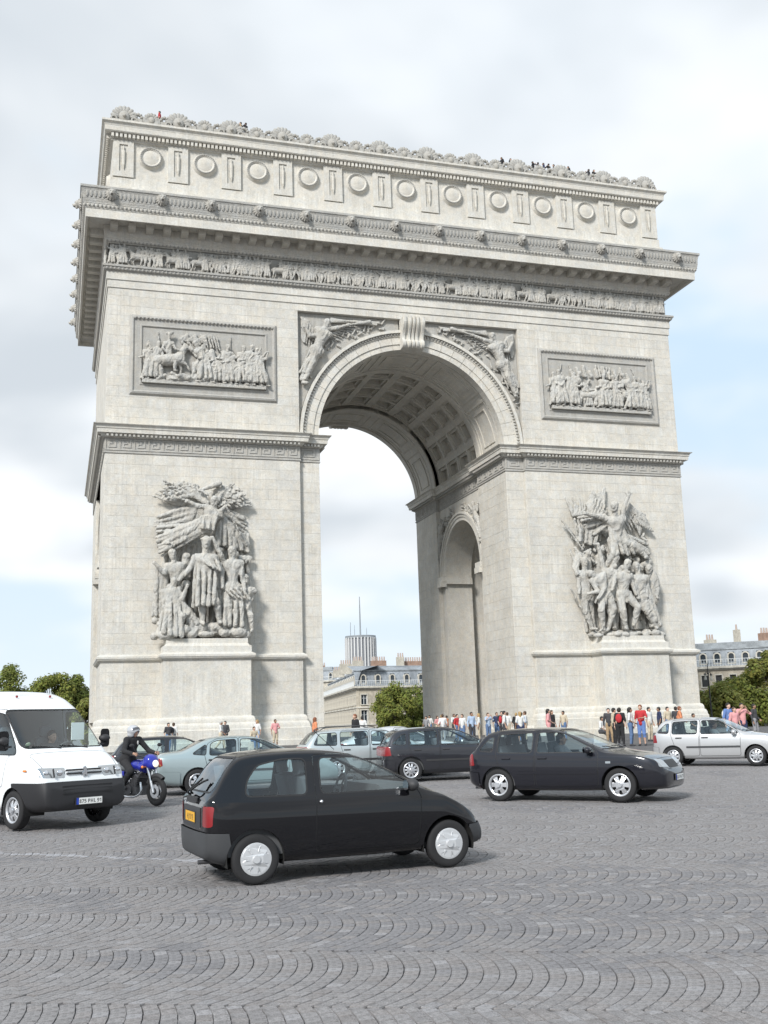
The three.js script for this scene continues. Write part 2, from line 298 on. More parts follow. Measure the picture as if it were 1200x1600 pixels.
// plinth, pedestal band, statue pedestals
const PED = { '-1': [-18.5, -12.7], '1': [13.35, 18.95] };
for (const k of [1, -1]) {
  const [pa, pb] = PED[k], zp = 12.75;
  const pathF = k > 0 ? [[XS, ZJ], [XS, ZF], [pa, ZF], [pa, zp], [pb, zp], [pb, ZF], [XW, ZF], [XW, 4.9]] : [[-XW, 4.9], [-XW, ZF], [pa, ZF], [pa, zp], [pb, zp], [pb, ZF], [-XS, ZF], [-XS, ZJ]];
  A('pedestal', boxUV(box(pa + 0.02, pb - 0.02, 0.5, 6.45, ZF - 0.1, zp - 0.02)), MB.stone2);
  A('plinth', sweep([[0.55, 0.3], [0.55, 0.95], [0.42, 1.0], [0.42, 1.75], [0.36, 1.8], ...ovolo(0.36, 1.82, 0.2, 2.2, 5, false), [0.2, 2.26], ...ovolo(0.2, 2.3, 0.02, 2.62, 4, false)], pathF, false, -0.5), MB.stone2);
  A('pedestal_band', sweep([[0.0, 6.3], [0.06, 6.32], ...ovolo(0.06, 6.36, 0.22, 6.5, 4), [0.26, 6.52], [0.26, 6.66], [0.2, 6.7], [0.02, 6.8]], pathF, false, -0.4), MB.stone2);
  // two-step base under the statue
  A('statue_base', sweep([[0.02, 6.78], [0.02, 7.2], [-0.12, 7.26], [-0.2, 7.4], [-0.2, 7.72]], [[pa, ZF - 0.3], [pa, zp], [pb, zp], [pb, ZF - 0.3]], false, -1.0), MB.stone2);
  A('statue_base', box(pa + 0.3, pb - 0.3, 7.0, 7.73, ZF - 0.3, zp - 0.3), MB.stone2);
  A('inner_plinth', sweep([[0.3, 0.3], [0.3, 1.15], [0.02, 1.35]], k > 0 ? [[XJ, -ZJ], [XJ, -ZP], [XM, -ZP], [XM, -4.3]] : [[-XM, -4.3], [-XM, -ZP], [-XJ, -ZP], [-XJ, -ZJ]], false, -0.3), MB.stone);
  A('inner_plinth', sweep([[0.3, 0.3], [0.3, 1.15], [0.02, 1.35]], k > 0 ? [[XM, 4.3], [XM, ZP], [XJ, ZP], [XJ, ZJ], [XS, ZJ]] : [[-XS, ZJ], [-XJ, ZJ], [-XJ, ZP], [-XM, ZP], [-XM, 4.3]], false, -0.3), MB.stone);
}
// impost frieze with key pattern + cornice round each pier
const loopOf = k => { const r = [[XS, ZF], [XW, ZF], [XW, -ZF], [XS, -ZF], [XS, -ZJ], [XJ, -ZJ], [XJ, -ZP], [XM, -ZP], [XM, ZP], [XJ, ZP], [XJ, ZJ], [XS, ZJ]]; return k > 0 ? r : r.map(([x, z]) => [-x, z]).reverse(); };
const keyUnit = (() => { // one unit of the key pattern, 0.92 wide, strips on z=0..0.05
  const l = [], t = 0.075, a = (x0, x1, y0, y1) => l.push(box(x0, x1, y0, y1, 0, 0.055));
  a(0, 0.92, 0, t); a(0, t, t, 0.78); a(t, 0.72, 0.78 - t, 0.78); a(0.72 - t, 0.72, 0.2, 0.78 - t); a(0.22, 0.72 - t, 0.2, 0.2 + t); a(0.22, 0.22 + t, 0.2 + t, 0.52); a(0.22 + t, 0.5, 0.52 - t, 0.52);
  return merge(l);
})();
for (const k of [1, -1]) {
  const L = loopOf(k);
  A('impost_frieze', sweep([[0.0, Y.fb], [0.07, Y.fb + 0.03], [0.07, Y.fb + 0.12], [0.02, Y.fb + 0.14], [0.02, Y.fb + 1.05], [0.08, Y.fb + 1.08]], L, true), MB.stoneD);
  A('impost_cornice', sweep([[0.08, Y.fb + 1.08], ...ovolo(0.1, Y.fb + 1.1, 0.26, Y.fb + 1.26, 4), [0.3, Y.fb + 1.3], [0.52, Y.fb + 1.34], [0.52, Y.fb + 1.36], [0.55, Y.fb + 1.62], [0.6, Y.fb + 1.64], ...ovolo(0.6, Y.fb + 1.66, 0.78, Y.fb + 1.88, 4, false), [0.8, Y.it], [-0.3, Y.it + 0.02]], L, true), MB.stone2);
  const den = [], key = [];
  for (let i = 0; i < L.length; i++) {
    const a = L[i], b = L[(i + 1) % L.length], dx = b[0] - a[0], dz = b[1] - a[1], len = Math.hypot(dx, dz); if (len < 1) continue;
    const ux = dx / len, uz = dz / len, ang = Math.atan2(-uz, ux), nx = -uz, nz = ux;
    const nk = Math.max(1, Math.floor(len / 0.95)), sk = len / nk;
    for (let j = 0; j < nk; j++) { const g = keyUnit.clone(); g.scale(sk / 0.92, 1, 1); g.rotateY(ang); g.translate(a[0] + ux * j * sk + nx * 0.015, Y.fb + 0.22, a[1] + uz * j * sk + nz * 0.015); key.push(g); }
    const nd = Math.floor((len + 0.5) / 0.3); for (let j = 0; j < nd; j++) { const t = (j + 0.5) / nd * len; const g = new THREE.BoxGeometry(0.15, 0.17, 0.2); g.rotateY(ang); g.translate(a[0] + ux * t + nx * 0.34, Y.fb + 1.2, a[1] + uz * t + nz * 0.34); den.push(boxUV(g)); }
  }
  A('meander_band', merge(key), MB.frz, 'stuff'); A('dentil_row', merge(den), MB.stoneD, 'stuff');
}
// small arch archivolts in the jambs
for (const k of [1, -1]) for (const xo of [XM, -21.95]) {
  const s = Math.sign(xo) , pts = [];
  const arr = []; const N = 28;
  const xx = xo > 0 ? xo * k : -xo * k, out = xo > 0 ? -k : k;
  for (const [r0, r1, pj] of [[4.2, 4.5, 0.1], [4.5, 4.75, 0.17], [4.75, 4.95, 0.26]]) { const so = new Soup(); for (let i = 0; i < N; i++) { const a0 = Math.PI * i / N, a1 = Math.PI * (i + 1) / N, q = (r, a, p) => [xx + out * p, 14.45 + r * Math.sin(a), r * Math.cos(a)];
    so.quad(q(r0, a0, pj), q(r0, a1, pj), q(r1, a1, pj), q(r1, a0, pj)); so.quad(q(r1, a0, pj), q(r1, a1, pj), q(r1, a1, -0.05), q(r1, a0, -0.05)); so.quad(q(r0, a0, pj), q(r0, a1, pj), q(r0, a1, -0.1), q(r0, a0, -0.1)); } arr.push(boxUV(so.geo())); }
  A('small_archivolt', merge(arr), MB.stone2);
  for (const zs of [-1, 1]) A('small_impost', boxUV(merge([box(Math.min(xx, xx + out * 0.25) - 0.3, Math.max(xx, xx + out * 0.25), 13.5, 13.95, zs > 0 ? 4.0 : -5.05, zs > 0 ? 5.05 : -4.0), box(Math.min(xx, xx + out * 0.45), Math.max(xx, xx + out * 0.45), 13.95, 14.38, zs > 0 ? 3.95 : -5.08, zs > 0 ? 5.08 : -3.95), box(Math.min(xx, xx - out * 2.4), Math.max(xx, xx - out * 2.4), 13.75, 14.3, zs > 0 ? 3.85 : -4.25, zs > 0 ? 4.25 : -3.85)])), MB.stone2);
}
// inner vault: ribs, coffers with rosettes, sunk bands on the front and back arches
{
  const cyl = (r, a, z) => [r * Math.cos(a), Y.spring + r * Math.sin(a), z];
  const slab = (a0, a1, z0, z1, r0, r1, m = 4) => { const s = new Soup(); // curved bar between radii r0 < r1
    for (let i = 0; i < m; i++) { const p = lerp(a0, a1, i / m), q = lerp(a0, a1, (i + 1) / m);
      s.quad(cyl(r0, p, z0), cyl(r0, q, z0), cyl(r0, q, z1), cyl(r0, p, z1)); s.quad(cyl(r0, p, z0), cyl(r1, p, z0), cyl(r1, q, z0), cyl(r0, q, z0)); s.quad(cyl(r0, p, z1), cyl(r0, q, z1), cyl(r1, q, z1), cyl(r1, p, z1)); }
    s.quad(cyl(r0, a0, z0), cyl(r0, a0, z1), cyl(r1, a0, z1), cyl(r1, a0, z0)); s.quad(cyl(r0, a1, z0), cyl(r1, a1, z0), cyl(r1, a1, z1), cyl(r0, a1, z1)); return boxUV(s.geo()); };
  const na = 11, nz = 4, da = Math.PI / na, ribA = 0.036, ribZ = 0.15, R0 = 7.72, R1 = 8.36, zz = ZP - 0.15, dz = 2 * zz / nz;
  for (let i = 0; i <= na; i++) A('vault_rib', slab(clamp(i * da - ribA, 0, 9), Math.min(Math.PI, i * da + ribA), -ZP, ZP, R0, R1, 2), MB.stone);
  for (let j = 0; j <= nz; j++) A('vault_rib', slab(0, Math.PI, -zz + j * dz - ribZ, -zz + j * dz + ribZ, R0 + 0.004, R1, 48), MB.stone);
  const ros = (() => { const l = []; for (let i = 0; i < 8; i++) { const g = new THREE.SphereGeometry(0.2, 8, 5); g.scale(1, 0.45, 0.5); g.translate(0.25, 0, 0); g.rotateY(i * Math.PI / 4); l.push(g); } const c = new THREE.SphereGeometry(0.16, 10, 6); l.push(c); return boxUV(merge(l)); })();
  for (let i = 0; i < na; i++) for (let j = 0; j < nz; j++) {
    const a0 = i * da + ribA, a1 = (i + 1) * da - ribA, z0 = -zz + j * dz + ribZ, z1 = -zz + (j + 1) * dz - ribZ, fa = 0.03, fz = 0.22;
    const rim = merge([slab(a0, a0 + fa, z0, z1, R0 + 0.2, R1, 1), slab(a1 - fa, a1, z0, z1, R0 + 0.2, R1, 1), slab(a0 + fa, a1 - fa, z0, z0 + fz, R0 + 0.2, R1, 3), slab(a0 + fa, a1 - fa, z1 - fz, z1, R0 + 0.2, R1, 3)]);
    const c = A('coffer', rim, MB.stone); const am = (a0 + a1) / 2; const r = part('rosette', ros, MB.stone, c); r.position.set(...cyl(R1 - 0.08, am, (z0 + z1) / 2)); r.rotation.z = am + Math.PI / 2;
  }
  for (const k of [1, -1]) { // soffit lining of front/back arch with sunk bands
    const z0 = k > 0 ? ZP : -ZJ, z1 = k > 0 ? ZJ - 0.02 : -ZP;
    A('arch_soffit', merge([slab(0, Math.PI, z0, z0 + 0.75, XJ, XJ + 0.5, 48), slab(0, Math.PI, z1 - 0.75, z1, XJ, XJ + 0.5, 48), slab(0, Math.PI, z0 + 0.75, z1 - 0.75, XJ + 0.16, XJ + 0.5, 48)]), MB.stone);
    for (let i = 0; i < 5; i++) { const a0 = (i + 0.06) * Math.PI / 5, a1 = (i + 0.94) * Math.PI / 5, f = 0.024; const L = (x0, x1, p, q) => slab(p, q, x0, x1, XJ + 0.05, XJ + 0.3, Math.max(1, Math.round((q - p) * 16)));
      A('sunk_band', merge([L(z0 + 0.95, z0 + 1.12, a0, a1), L(z1 - 1.12, z1 - 0.95, a0, a1), L(z0 + 1.12, z1 - 1.12, a0, a0 + f), L(z0 + 1.12, z1 - 1.12, a1 - f, a1), L(z0 + 1.7, z0 + 1.8, a0 + 0.09, a1 - 0.09), L(z1 - 1.8, z1 - 1.7, a0 + 0.09, a1 - 0.09), L(z0 + 1.8, z1 - 1.8, a0 + 0.09, a0 + 0.1), L(z0 + 1.8, z1 - 1.8, a1 - 0.1, a1 - 0.09)]), MB.stone); }
  }
  // archivolt: voussoirs in two fasciae + outer moulding with beads, keystone console
  for (const k of [1, -1]) {
    const nv = 25, mk = (a0, a1, r0, r1, zf, g = 0.0016) => { const s = new Soup(), m = 4, p0 = a0 + g, p1 = a1 - g, z = k * zf, zb = k * (ZJ - 0.4);
      for (let i = 0; i < m; i++) { const p = lerp(p0, p1, i / m), q = lerp(p0, p1, (i + 1) / m); s.quad(cyl(r0, p, z), cyl(r1, p, z), cyl(r1, q, z), cyl(r0, q, z)); s.quad(cyl(r0, p, zb), cyl(r0, p, z), cyl(r0, q, z), cyl(r0, q, zb)); s.quad(cyl(r1, p, z), cyl(r1, p, zb), cyl(r1, q, zb), cyl(r1, q, z)); }
      s.quad(cyl(r0, p0, z), cyl(r0, p0, zb), cyl(r1, p0, zb), cyl(r1, p0, z)); s.quad(cyl(r0, p1, z), cyl(r1, p1, z), cyl(r1, p1, zb), cyl(r0, p1, zb)); return boxUV(s.geo()); };
    const R = rng(3); for (let i = 0; i < nv; i++) A('voussoir', merge([mk(i * Math.PI / nv, (i + 1) * Math.PI / nv, XJ, XJ + 0.42, ZJ + 0.02), mk(i * Math.PI / nv, (i + 1) * Math.PI / nv, XJ + 0.42, XJ + 1.0, ZJ + 0.1)]), stoneMats[Math.floor(R() * 4)]);
    A('archivolt_moulding', merge([...[0, 1, 2, 3, 4, 5, 6, 7].map(i => mk(i * Math.PI / 8, (i + 1) * Math.PI / 8, 8.31, 8.36, ZJ + 0.16, 0)), ...[0, 1, 2, 3, 4, 5, 6, 7].map(i => mk(i * Math.PI / 8, (i + 1) * Math.PI / 8, 8.36, 8.56, ZJ + 0.17, 0)), ...[0, 1, 2, 3, 4, 5, 6, 7].map(i => mk(i * Math.PI / 8, (i + 1) * Math.PI / 8, 8.56, 8.78, ZJ + 0.36, 0))]), MB.stone2);
    if (k > 0) { const beads = []; for (let i = 0; i < 110; i++) { const a = (i + 0.5) / 110 * Math.PI; const g = new THREE.SphereGeometry(0.1, 6, 5); g.scale(1.1, 0.75, 1); g.rotateZ(a); g.translate(...cyl(8.45, a, ZJ + 0.2)); beads.push(g); } A('archivolt_beads', merge(beads), MB.stoneD, 'stuff'); }
    // keystone: scrolled console
    const sh = new THREE.Shape(); sh.moveTo(ZJ, 29.55); sh.lineTo(ZJ + 0.45, 29.6); sh.bezierCurveTo(ZJ + 0.8, 29.6, ZJ + 0.85, 30.15, ZJ + 0.55, 30.2); sh.bezierCurveTo(ZJ + 0.45, 30.8, ZJ + 0.95, 31.0, ZJ + 1.05, 31.5); sh.lineTo(ZJ + 1.05, 31.9); sh.lineTo(ZJ, 31.9); sh.closePath();
    const mkk = (w, x) => { const g = new THREE.ExtrudeGeometry(sh, { depth: w, bevelEnabled: true, bevelSize: 0.03, bevelThickness: 0.03, bevelSegments: 1 }); g.rotateY(-Math.PI / 2); g.translate(x + w / 2, 0, 0); if (k < 0) g.rotateY(Math.PI); return boxUV(g); };
    const ks = A('keystone', merge([mkk(1.3, 0)]), MB.stone2); for (const x of [-0.74, -0.3, 0, 0.3, 0.74]) { const g = mkk(x === 0 || Math.abs(x) < 0.5 ? 0.14 : 0.2, x); g.scale(1, 1, 1.012); part('flute', g, MB.stone2, ks); }
  }
}
// entablature and attic: mitred mouldings all round
const RECT = (w, d) => [[-w, d], [w, d], [w, -d], [-w, -d]];
A('architrave', sweep([[-0.4, Y.ab], [0.0, Y.ab + 0.005], [0.0, 32.5], [0.07, 32.51], [0.07, 33.07], [0.14, 33.08], [0.14, 33.66]], RECT(XW, ZF), true), MB.stone2);
A('architrave_moulding', sweep([[0.14, 33.66], [0.2, 33.68], ...ovolo(0.2, 33.72, 0.34, 33.92, 4), [0.42, 33.95], [0.42, 34.1], [0.0, 34.14]], RECT(XW, ZF), true), MB.stoneD);
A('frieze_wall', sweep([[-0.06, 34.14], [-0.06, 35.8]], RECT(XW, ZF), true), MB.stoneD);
A('bed_moulding', sweep([[0.0, 35.8], [0.1, 35.82], ...ovolo(0.1, 35.86, 0.3, 36.06, 4), [0.34, 36.08], [0.34, 36.2], [0.3, 36.24], [0.42, Y.sof]], RECT(XW, ZF), true), MB.stone);
A('soffit', sweep([[0.3, Y.sof], [1.62, Y.sof]], RECT(XW - 0.18, ZF + 0.14), true), MB.stone);
A('corona', sweep([[1.62, Y.sof], [1.7, 36.72], [1.86, 36.7], [1.88, 37.32], [1.92, 37.35], ...ovolo(1.92, 37.4, 2.02, 37.62, 3), [2.06, 37.66]], RECT(XW - 0.18, ZF + 0.14), true), MB.stone2);
A('cymatium', sweep([[2.06, 37.66], [2.04, 37.72], [2.08, 37.88], [2.08, 37.94], ...ovolo(2.1, 37.98, 2.24, 38.72, 5, false), [2.26, 38.74], [2.26, 38.9], [0.3, 39.02]], RECT(XW - 0.18, ZF + 0.14), true), MB.weather);
{
  const W = XW - 0.18, D = ZF + 0.14;
  const mod = (() => { const l = [box(-0.25, 0.25, -0.46, -0.06, -0.15, 0.85), box(-0.28, 0.28, -0.08, 0.01, -0.15, 0.9)]; return merge(l); })();
  for (let i = 0; i < 37; i++) { const x = -22.1 + i * (44.2 / 36); const m = A('modillion', mod, MB.stone); m.position.set(x, Y.sof - 0.002, ZF + 0.42); }
  for (let i = 0; i < 17; i++) { const z = -10.4 + i * 1.3; const m = A('modillion', mod, MB.stone); m.position.set(-XW - 0.42, Y.sof - 0.002, z); m.rotation.y = -Math.PI / 2; }
  const beads = []; const row = (n, fx, geo) => { for (let i = 0; i < n; i++) { const g = geo.clone(); const [x, y, z, r] = fx(i); g.rotateY(r); g.translate(x, y, z); beads.push(g); } };
  const egg = new THREE.SphereGeometry(0.12, 6, 4); egg.scale(0.8, 1.1, 0.8);
  row(176, i => [-24.1 + i * 48.2 / 175, 37.55, D + 1.98, 0], egg); row(90, i => [-W - 1.98, 37.55, -13 + i * 26 / 89, 0], egg);
  row(165, i => [-22.5 + i * 45 / 164, 33.84, ZF + 0.3, 0], egg); row(84, i => [-XW - 0.3, 33.84, -11.2 + i * 22.4 / 83, 0], egg);
  row(165, i => [-22.5 + i * 45 / 164, 35.98, ZF + 0.2, 0], egg);
  A('egg_moulding', merge(beads), MB.stoneD, 'stuff');
  // upright leaves along the cymatium
  const lf = []; const leaf = new THREE.SphereGeometry(0.16, 5, 4); leaf.scale(0.75, 1.9, 0.4);
  for (let i = 0; i < 170; i++) { const g = leaf.clone(); g.translate(-24.0 + i * 48 / 169, 38.32, D + 2.12); lf.push(g); } for (let i = 0; i < 90; i++) { const g = leaf.clone(); g.rotateY(Math.PI / 2); g.translate(-W - 2.12, 38.32, -13 + i * 26 / 89); lf.push(g); }
  A('leaf_moulding', merge(lf), MB.weather, 'stuff');
}
// attic
const AW = 22.25, AD = 10.85;
A('attic_base', sweep([[0.5, 38.9], [0.5, 39.9], [0.3, 40.1], [0.3, 40.25], [0.12, 40.35], [0.12, 41.02], [0.0, 41.08]], RECT(AW, AD), true), MB.stone2);
A('attic_wall', sweep([[0.0, 41.08], [0.0, 43.98]], RECT(AW, AD), true), MB.stone);
A('attic_cornice', sweep([[0.0, 43.9], [0.12, 43.92], [0.12, 44.02], [0.2, 44.05], [0.2, 44.36], [0.55, 44.38], [0.6, 44.44], [0.62, 44.8], ...ovolo(0.64, 44.82, 0.78, 45.02, 4, false), [0.82, 45.05], [0.82, 45.2], [-0.4, 45.26]], RECT(AW, AD), true), MB.stone2);
{
  const den = []; for (let i = 0; i < 150; i++) den.push(box(-22.3 + i * 44.6 / 149 - 0.09, -22.3 + i * 44.6 / 149 + 0.09, 44.05, 44.36, AD + 0.2, AD + 0.46)); for (let i = 0; i < 72; i++) den.push(box(-AW - 0.46, -AW - 0.18, 44.05, 44.36, -10.8 + i * 21.6 / 71 - 0.09, -10.8 + i * 21.6 / 71 + 0.09)); A('dentil_row', merge(den), MB.stone, 'stuff');
  // panel slabs, sword pilasters, shields
  const shieldG = (() => { const g = new THREE.LatheGeometry([[0.02, 0.28], [0.3, 0.26], [0.55, 0.19], [0.6, 0.17], [0.62, 0.24], [0.7, 0.27], [0.78, 0.22], [0.8, 0.12], [0.86, 0.1], [0.9, 0.0]].map(p => new THREE.Vector2(...p)), 36); g.rotateX(Math.PI / 2); return boxUV(g); })();
  const wreathG = (() => { const l = []; for (let i = 0; i < 30; i++) { const a = i / 30 * 2 * Math.PI, g = new THREE.SphereGeometry(0.1, 6, 4); g.scale(1.1, 0.6, 0.6); g.rotateZ(a + 1.2); g.translate(0.72 * Math.cos(a), 0.72 * Math.sin(a), 0.25); l.push(g); } return merge(l); })();
  const swordG = (() => { const bl = new THREE.CylinderGeometry(0.13, 0.1, 1.15, 8); bl.scale(1, 1, 0.6); bl.translate(0, 0.1, 0.08); const tip = new THREE.ConeGeometry(0.1, 0.35, 8); tip.rotateX(Math.PI); tip.scale(1, 1, 0.6); tip.translate(0, -0.62, 0.08); const hl = new THREE.CylinderGeometry(0.06, 0.06, 0.35, 8); hl.translate(0, 0.85, 0.08); const po = new THREE.SphereGeometry(0.1, 8, 6); po.translate(0, 1.05, 0.08); const gd = new THREE.CylinderGeometry(0.05, 0.05, 0.5, 8); gd.rotateZ(Math.PI / 2); gd.translate(0, 0.68, 0.08); return boxUV(merge([bl, tip, hl])); })();
  const pil = (() => { const l = [box(-0.72, 0.72, 41.08, 43.9, 0, 0.1)], f = (x0, x1, y0, y1) => l.push(box(x0, x1, y0, y1, 0.1, 0.2)); f(-0.72, -0.3, 41.08, 43.9); f(0.3, 0.72, 41.08, 43.9); f(-0.3, 0.3, 43.62, 43.9); f(-0.3, 0.3, 41.08, 41.5); return merge(l); })();
  for (let i = 0; i < 12; i++) { const x = -21.5 + i * 3.909; const g = sub('attic_pilaster', ARCH, [x, 0, AD]); part('panel', pil, i % 2 ? MB.stone2 : MB.stone, g); const s = part('sword_relief', swordG, MB.stone2, g); s.position.set(0, 42.45, 0.12); }
  for (let i = 0; i < 11; i++) { const x = -19.55 + i * 3.909; const g = sub('shield', ARCH, [x, 42.82, AD]); part('disc', shieldG, MB.stone, g); part('wreath', wreathG, MB.stoneD, g); }
  for (let i = 0; i < 3; i++) { const g = sub('shield', ARCH, [-AW, 42.82, 6 - i * 5.4]); g.rotation.y = -Math.PI / 2; part('disc', shieldG, MB.stone, g); }
  // cresting
  const petal = (n, r, w, y0) => { const l = []; for (let i = 0; i < n; i++) { const a = lerp(-1.35, 1.35, i / (n - 1)), g = new THREE.SphereGeometry(1, 7, 6); g.scale(w, r * 0.36, 0.14); g.translate(0, r * 0.66, 0); g.rotateZ(-a); g.translate(0, y0, 0); l.push(g); } return l; };
  const big = (() => { const l = petal(9, 0.98, 0.2, 0.52); const h = new THREE.SphereGeometry(0.42, 10, 8); h.scale(1, 1.15, 0.6); h.translate(0, 0.55, 0.12); const n = new THREE.SphereGeometry(0.13, 6, 5); n.translate(0, 0.5, 0.4); l.push(h, n, box(-0.85, 0.85, -0.05, 0.3, -0.25, 0.22)); for (const s of [-1, 1]) { const c = new THREE.TorusGeometry(0.2, 0.09, 6, 10); c.translate(s * 0.72, 0.34, 0.1); l.push(c); } return boxUV(merge(l)); })();
  const mid = (() => { const l = petal(7, 0.6, 0.15, 0.56); l.push(box(-0.62, 0.62, 0.3, 0.72, -0.2, 0.1)); const c = new THREE.SphereGeometry(0.25, 8, 6); c.scale(1, 1.2, 0.6); c.translate(0, 0.5, 0.1); l.push(c, box(-0.5, 0.5, -0.05, 0.45, -0.2, 0.14)); return boxUV(merge(l)); })();
  const small = (() => { const l = petal(5, 0.4, 0.13, 0.62); l.push(box(-0.3, 0.3, -0.05, 0.5, -0.18, 0.12)); return boxUV(merge(l)); })();
  A('crest_wall', sweep([[0.1, 45.22], [0.1, 45.92], [0.0, 45.98]], RECT(AW - 0.05, AD - 0.05), true, -0.5), MB.stoneD);
  A('roof_deck', box(-21.4, 21.4, 45.0, 45.72, -10.0, 10.55), MB.stoneD);
  for (let i = 0; i < 12; i++) { const x = -21.5 + i * 3.909; A('palmette', big, MB.stoneD).position.set(x, 45.25, AD + 0.1); if (i < 11) { A('palmette', mid, MB.stoneD).position.set(x + 1.95, 45.3, AD + 0.1); for (const s of [-0.95, 0.95]) A('palmette', small, MB.stoneD).position.set(x + 1.95 + s, 45.3, AD + 0.1); } }
  for (let i = 0; i < 6; i++) { const p = A('palmette', i % 2 ? mid : big, MB.stoneD); p.position.set(-AW - 0.05, 45.25, 9 - i * 3.6); p.rotation.y = -Math.PI / 2; }
}
// ---------------------------------------------------------------- signed distance modelling + surface nets
class Field {
  constructor(cell) { this.c = cell; this.ops = []; this.k = cell * 2; }
  cap(a, b, ra, rb = ra, k = this.k) { this.ops.push([0, a, b, ra, rb, k]); return this; }
  ball(a, r, k = this.k) { return this.cap(a, a, r, r, k); }
  ell(a, r, k = this.k, cut = false) { this.ops.push([cut ? 2 : 1, a, r, 0, 0, k]); return this; }
  mesh(floor = -1e9, tf = null) {
    const c = this.c, lo = [1e9, 1e9, 1e9], hi = [-1e9, -1e9, -1e9];
    for (const [t, a, b, ra, rb] of this.ops) { if (t === 2) continue; for (let i = 0; i < 3; i++) { const R = t ? b[i] : Math.max(ra, rb), m0 = t ? a[i] : Math.min(a[i], b[i]), m1 = t ? a[i] : Math.max(a[i], b[i]); lo[i] = Math.min(lo[i], m0 - R); hi[i] = Math.max(hi[i], m1 + R); } }
    for (let i = 0; i < 3; i++) { lo[i] -= 3 * c; hi[i] += 3 * c; } lo[2] = Math.max(lo[2], floor - c);
    const nx = Math.ceil((hi[0] - lo[0]) / c) + 1, ny = Math.ceil((hi[1] - lo[1]) / c) + 1, nz = Math.ceil((hi[2] - lo[2]) / c) + 1;
    const f = new Float32Array(nx * ny * nz).fill(4 * c), id = (x, y, z) => x + nx * (y + ny * z);
    for (const [t, a, b, ra, rb, k] of this.ops) {
      const pad = k + 2.5 * c, r0 = [], r1 = [];
      for (let i = 0; i < 3; i++) { const R = (t ? b[i] : Math.max(ra, rb)) + pad, m0 = t ? a[i] : Math.min(a[i], b[i]), m1 = t ? a[i] : Math.max(a[i], b[i]), n = [nx, ny, nz][i]; r0.push(Math.max(0, Math.floor((m0 - R - lo[i]) / c))); r1.push(Math.min(n - 1, Math.ceil((m1 + R - lo[i]) / c))); }
      const bx = t ? 0 : b[0] - a[0], by = t ? 0 : b[1] - a[1], bz = t ? 0 : b[2] - a[2], bb = bx * bx + by * by + bz * bz || 1e-9, dr = rb - ra, mr = t ? Math.min(b[0], b[1], b[2]) : 0;
      for (let z = r0[2]; z <= r1[2]; z++) for (let y = r0[1]; y <= r1[1]; y++) for (let x = r0[0]; x <= r1[0]; x++) {
        const px = lo[0] + x * c - a[0], py = lo[1] + y * c - a[1], pz = lo[2] + z * c - a[2]; let d;
        if (t) { const k0 = Math.hypot(px / b[0], py / b[1], pz / b[2]), k1 = Math.hypot(px / (b[0] * b[0]), py / (b[1] * b[1]), pz / (b[2] * b[2])); d = k1 > 1e-6 ? k0 * (k0 - 1) / k1 : -mr; }
        else { const h = clamp((px * bx + py * by + pz * bz) / bb); const qx = px - bx * h, qy = py - by * h, qz = pz - bz * h; d = Math.sqrt(qx * qx + qy * qy + qz * qz) - ra - dr * h; }
        const i = id(x, y, z), e = f[i];
        if (t === 2) { const g = -d, hh = Math.max(k - Math.abs(e - g), 0) / k; f[i] = Math.max(e, g) + hh * hh * k * 0.25; }
        else { const hh = Math.max(k - Math.abs(e - d), 0) / k; f[i] = Math.min(e, d) - hh * hh * k * 0.25; }
      }
    }
    // naive surface nets
    const P = [], N = [], I = [], vid = new Int32Array(nx * ny * nz).fill(-1), g = (x, y, z) => f[id(x, y, z)];
    for (let z = 0; z < nz - 1; z++) for (let y = 0; y < ny - 1; y++) for (let x = 0; x < nx - 1; x++) {
      const v = [g(x, y, z), g(x + 1, y, z), g(x, y + 1, z), g(x + 1, y + 1, z), g(x, y, z + 1), g(x + 1, y, z + 1), g(x, y + 1, z + 1), g(x + 1, y + 1, z + 1)];
      let m = 0; for (let i = 0; i < 8; i++) if (v[i] < 0) m++; if (m === 0 || m === 8) continue;
      let sx = 0, sy = 0, sz = 0, n = 0;
      for (const [i, j] of NET) { if ((v[i] < 0) === (v[j] < 0)) continue; const t = v[i] / (v[i] - v[j]); sx += lerp(i & 1, j & 1, t); sy += lerp((i >> 1) & 1, (j >> 1) & 1, t); sz += lerp(i >> 2, j >> 2, t); n++; }
      vid[id(x, y, z)] = P.length / 3; P.push(lo[0] + (x + sx / n) * c, lo[1] + (y + sy / n) * c, lo[2] + (z + sz / n) * c);
      let gx = v[1] + v[3] + v[5] + v[7] - v[0] - v[2] - v[4] - v[6], gy = v[2] + v[3] + v[6] + v[7] - v[0] - v[1] - v[4] - v[5], gz = v[4] + v[5] + v[6] + v[7] - v[0] - v[1] - v[2] - v[3]; const l = Math.hypot(gx, gy, gz) || 1; N.push(gx / l, gy / l, gz / l);
    }
    for (let z = 1; z < nz - 1; z++) for (let y = 1; y < ny - 1; y++) for (let x = 1; x < nx - 1; x++) {
      const s = g(x, y, z) < 0; const q = (a, b, c2, d, fl) => { if (a < 0 || b < 0 || c2 < 0 || d < 0) return; fl ? I.push(a, b, c2, a, c2, d) : I.push(a, c2, b, a, d, c2); };
      if (s !== g(x + 1, y, z) < 0) q(vid[id(x, y - 1, z - 1)], vid[id(x, y, z - 1)], vid[id(x, y, z)], vid[id(x, y - 1, z)], s);
      if (s !== g(x, y + 1, z) < 0) q(vid[id(x - 1, y, z - 1)], vid[id(x - 1, y, z)], vid[id(x, y, z)], vid[id(x, y, z - 1)], s);
      if (s !== g(x, y, z + 1) < 0) q(vid[id(x - 1, y - 1, z)], vid[id(x, y - 1, z)], vid[id(x, y, z)], vid[id(x - 1, y, z)], s);
    }
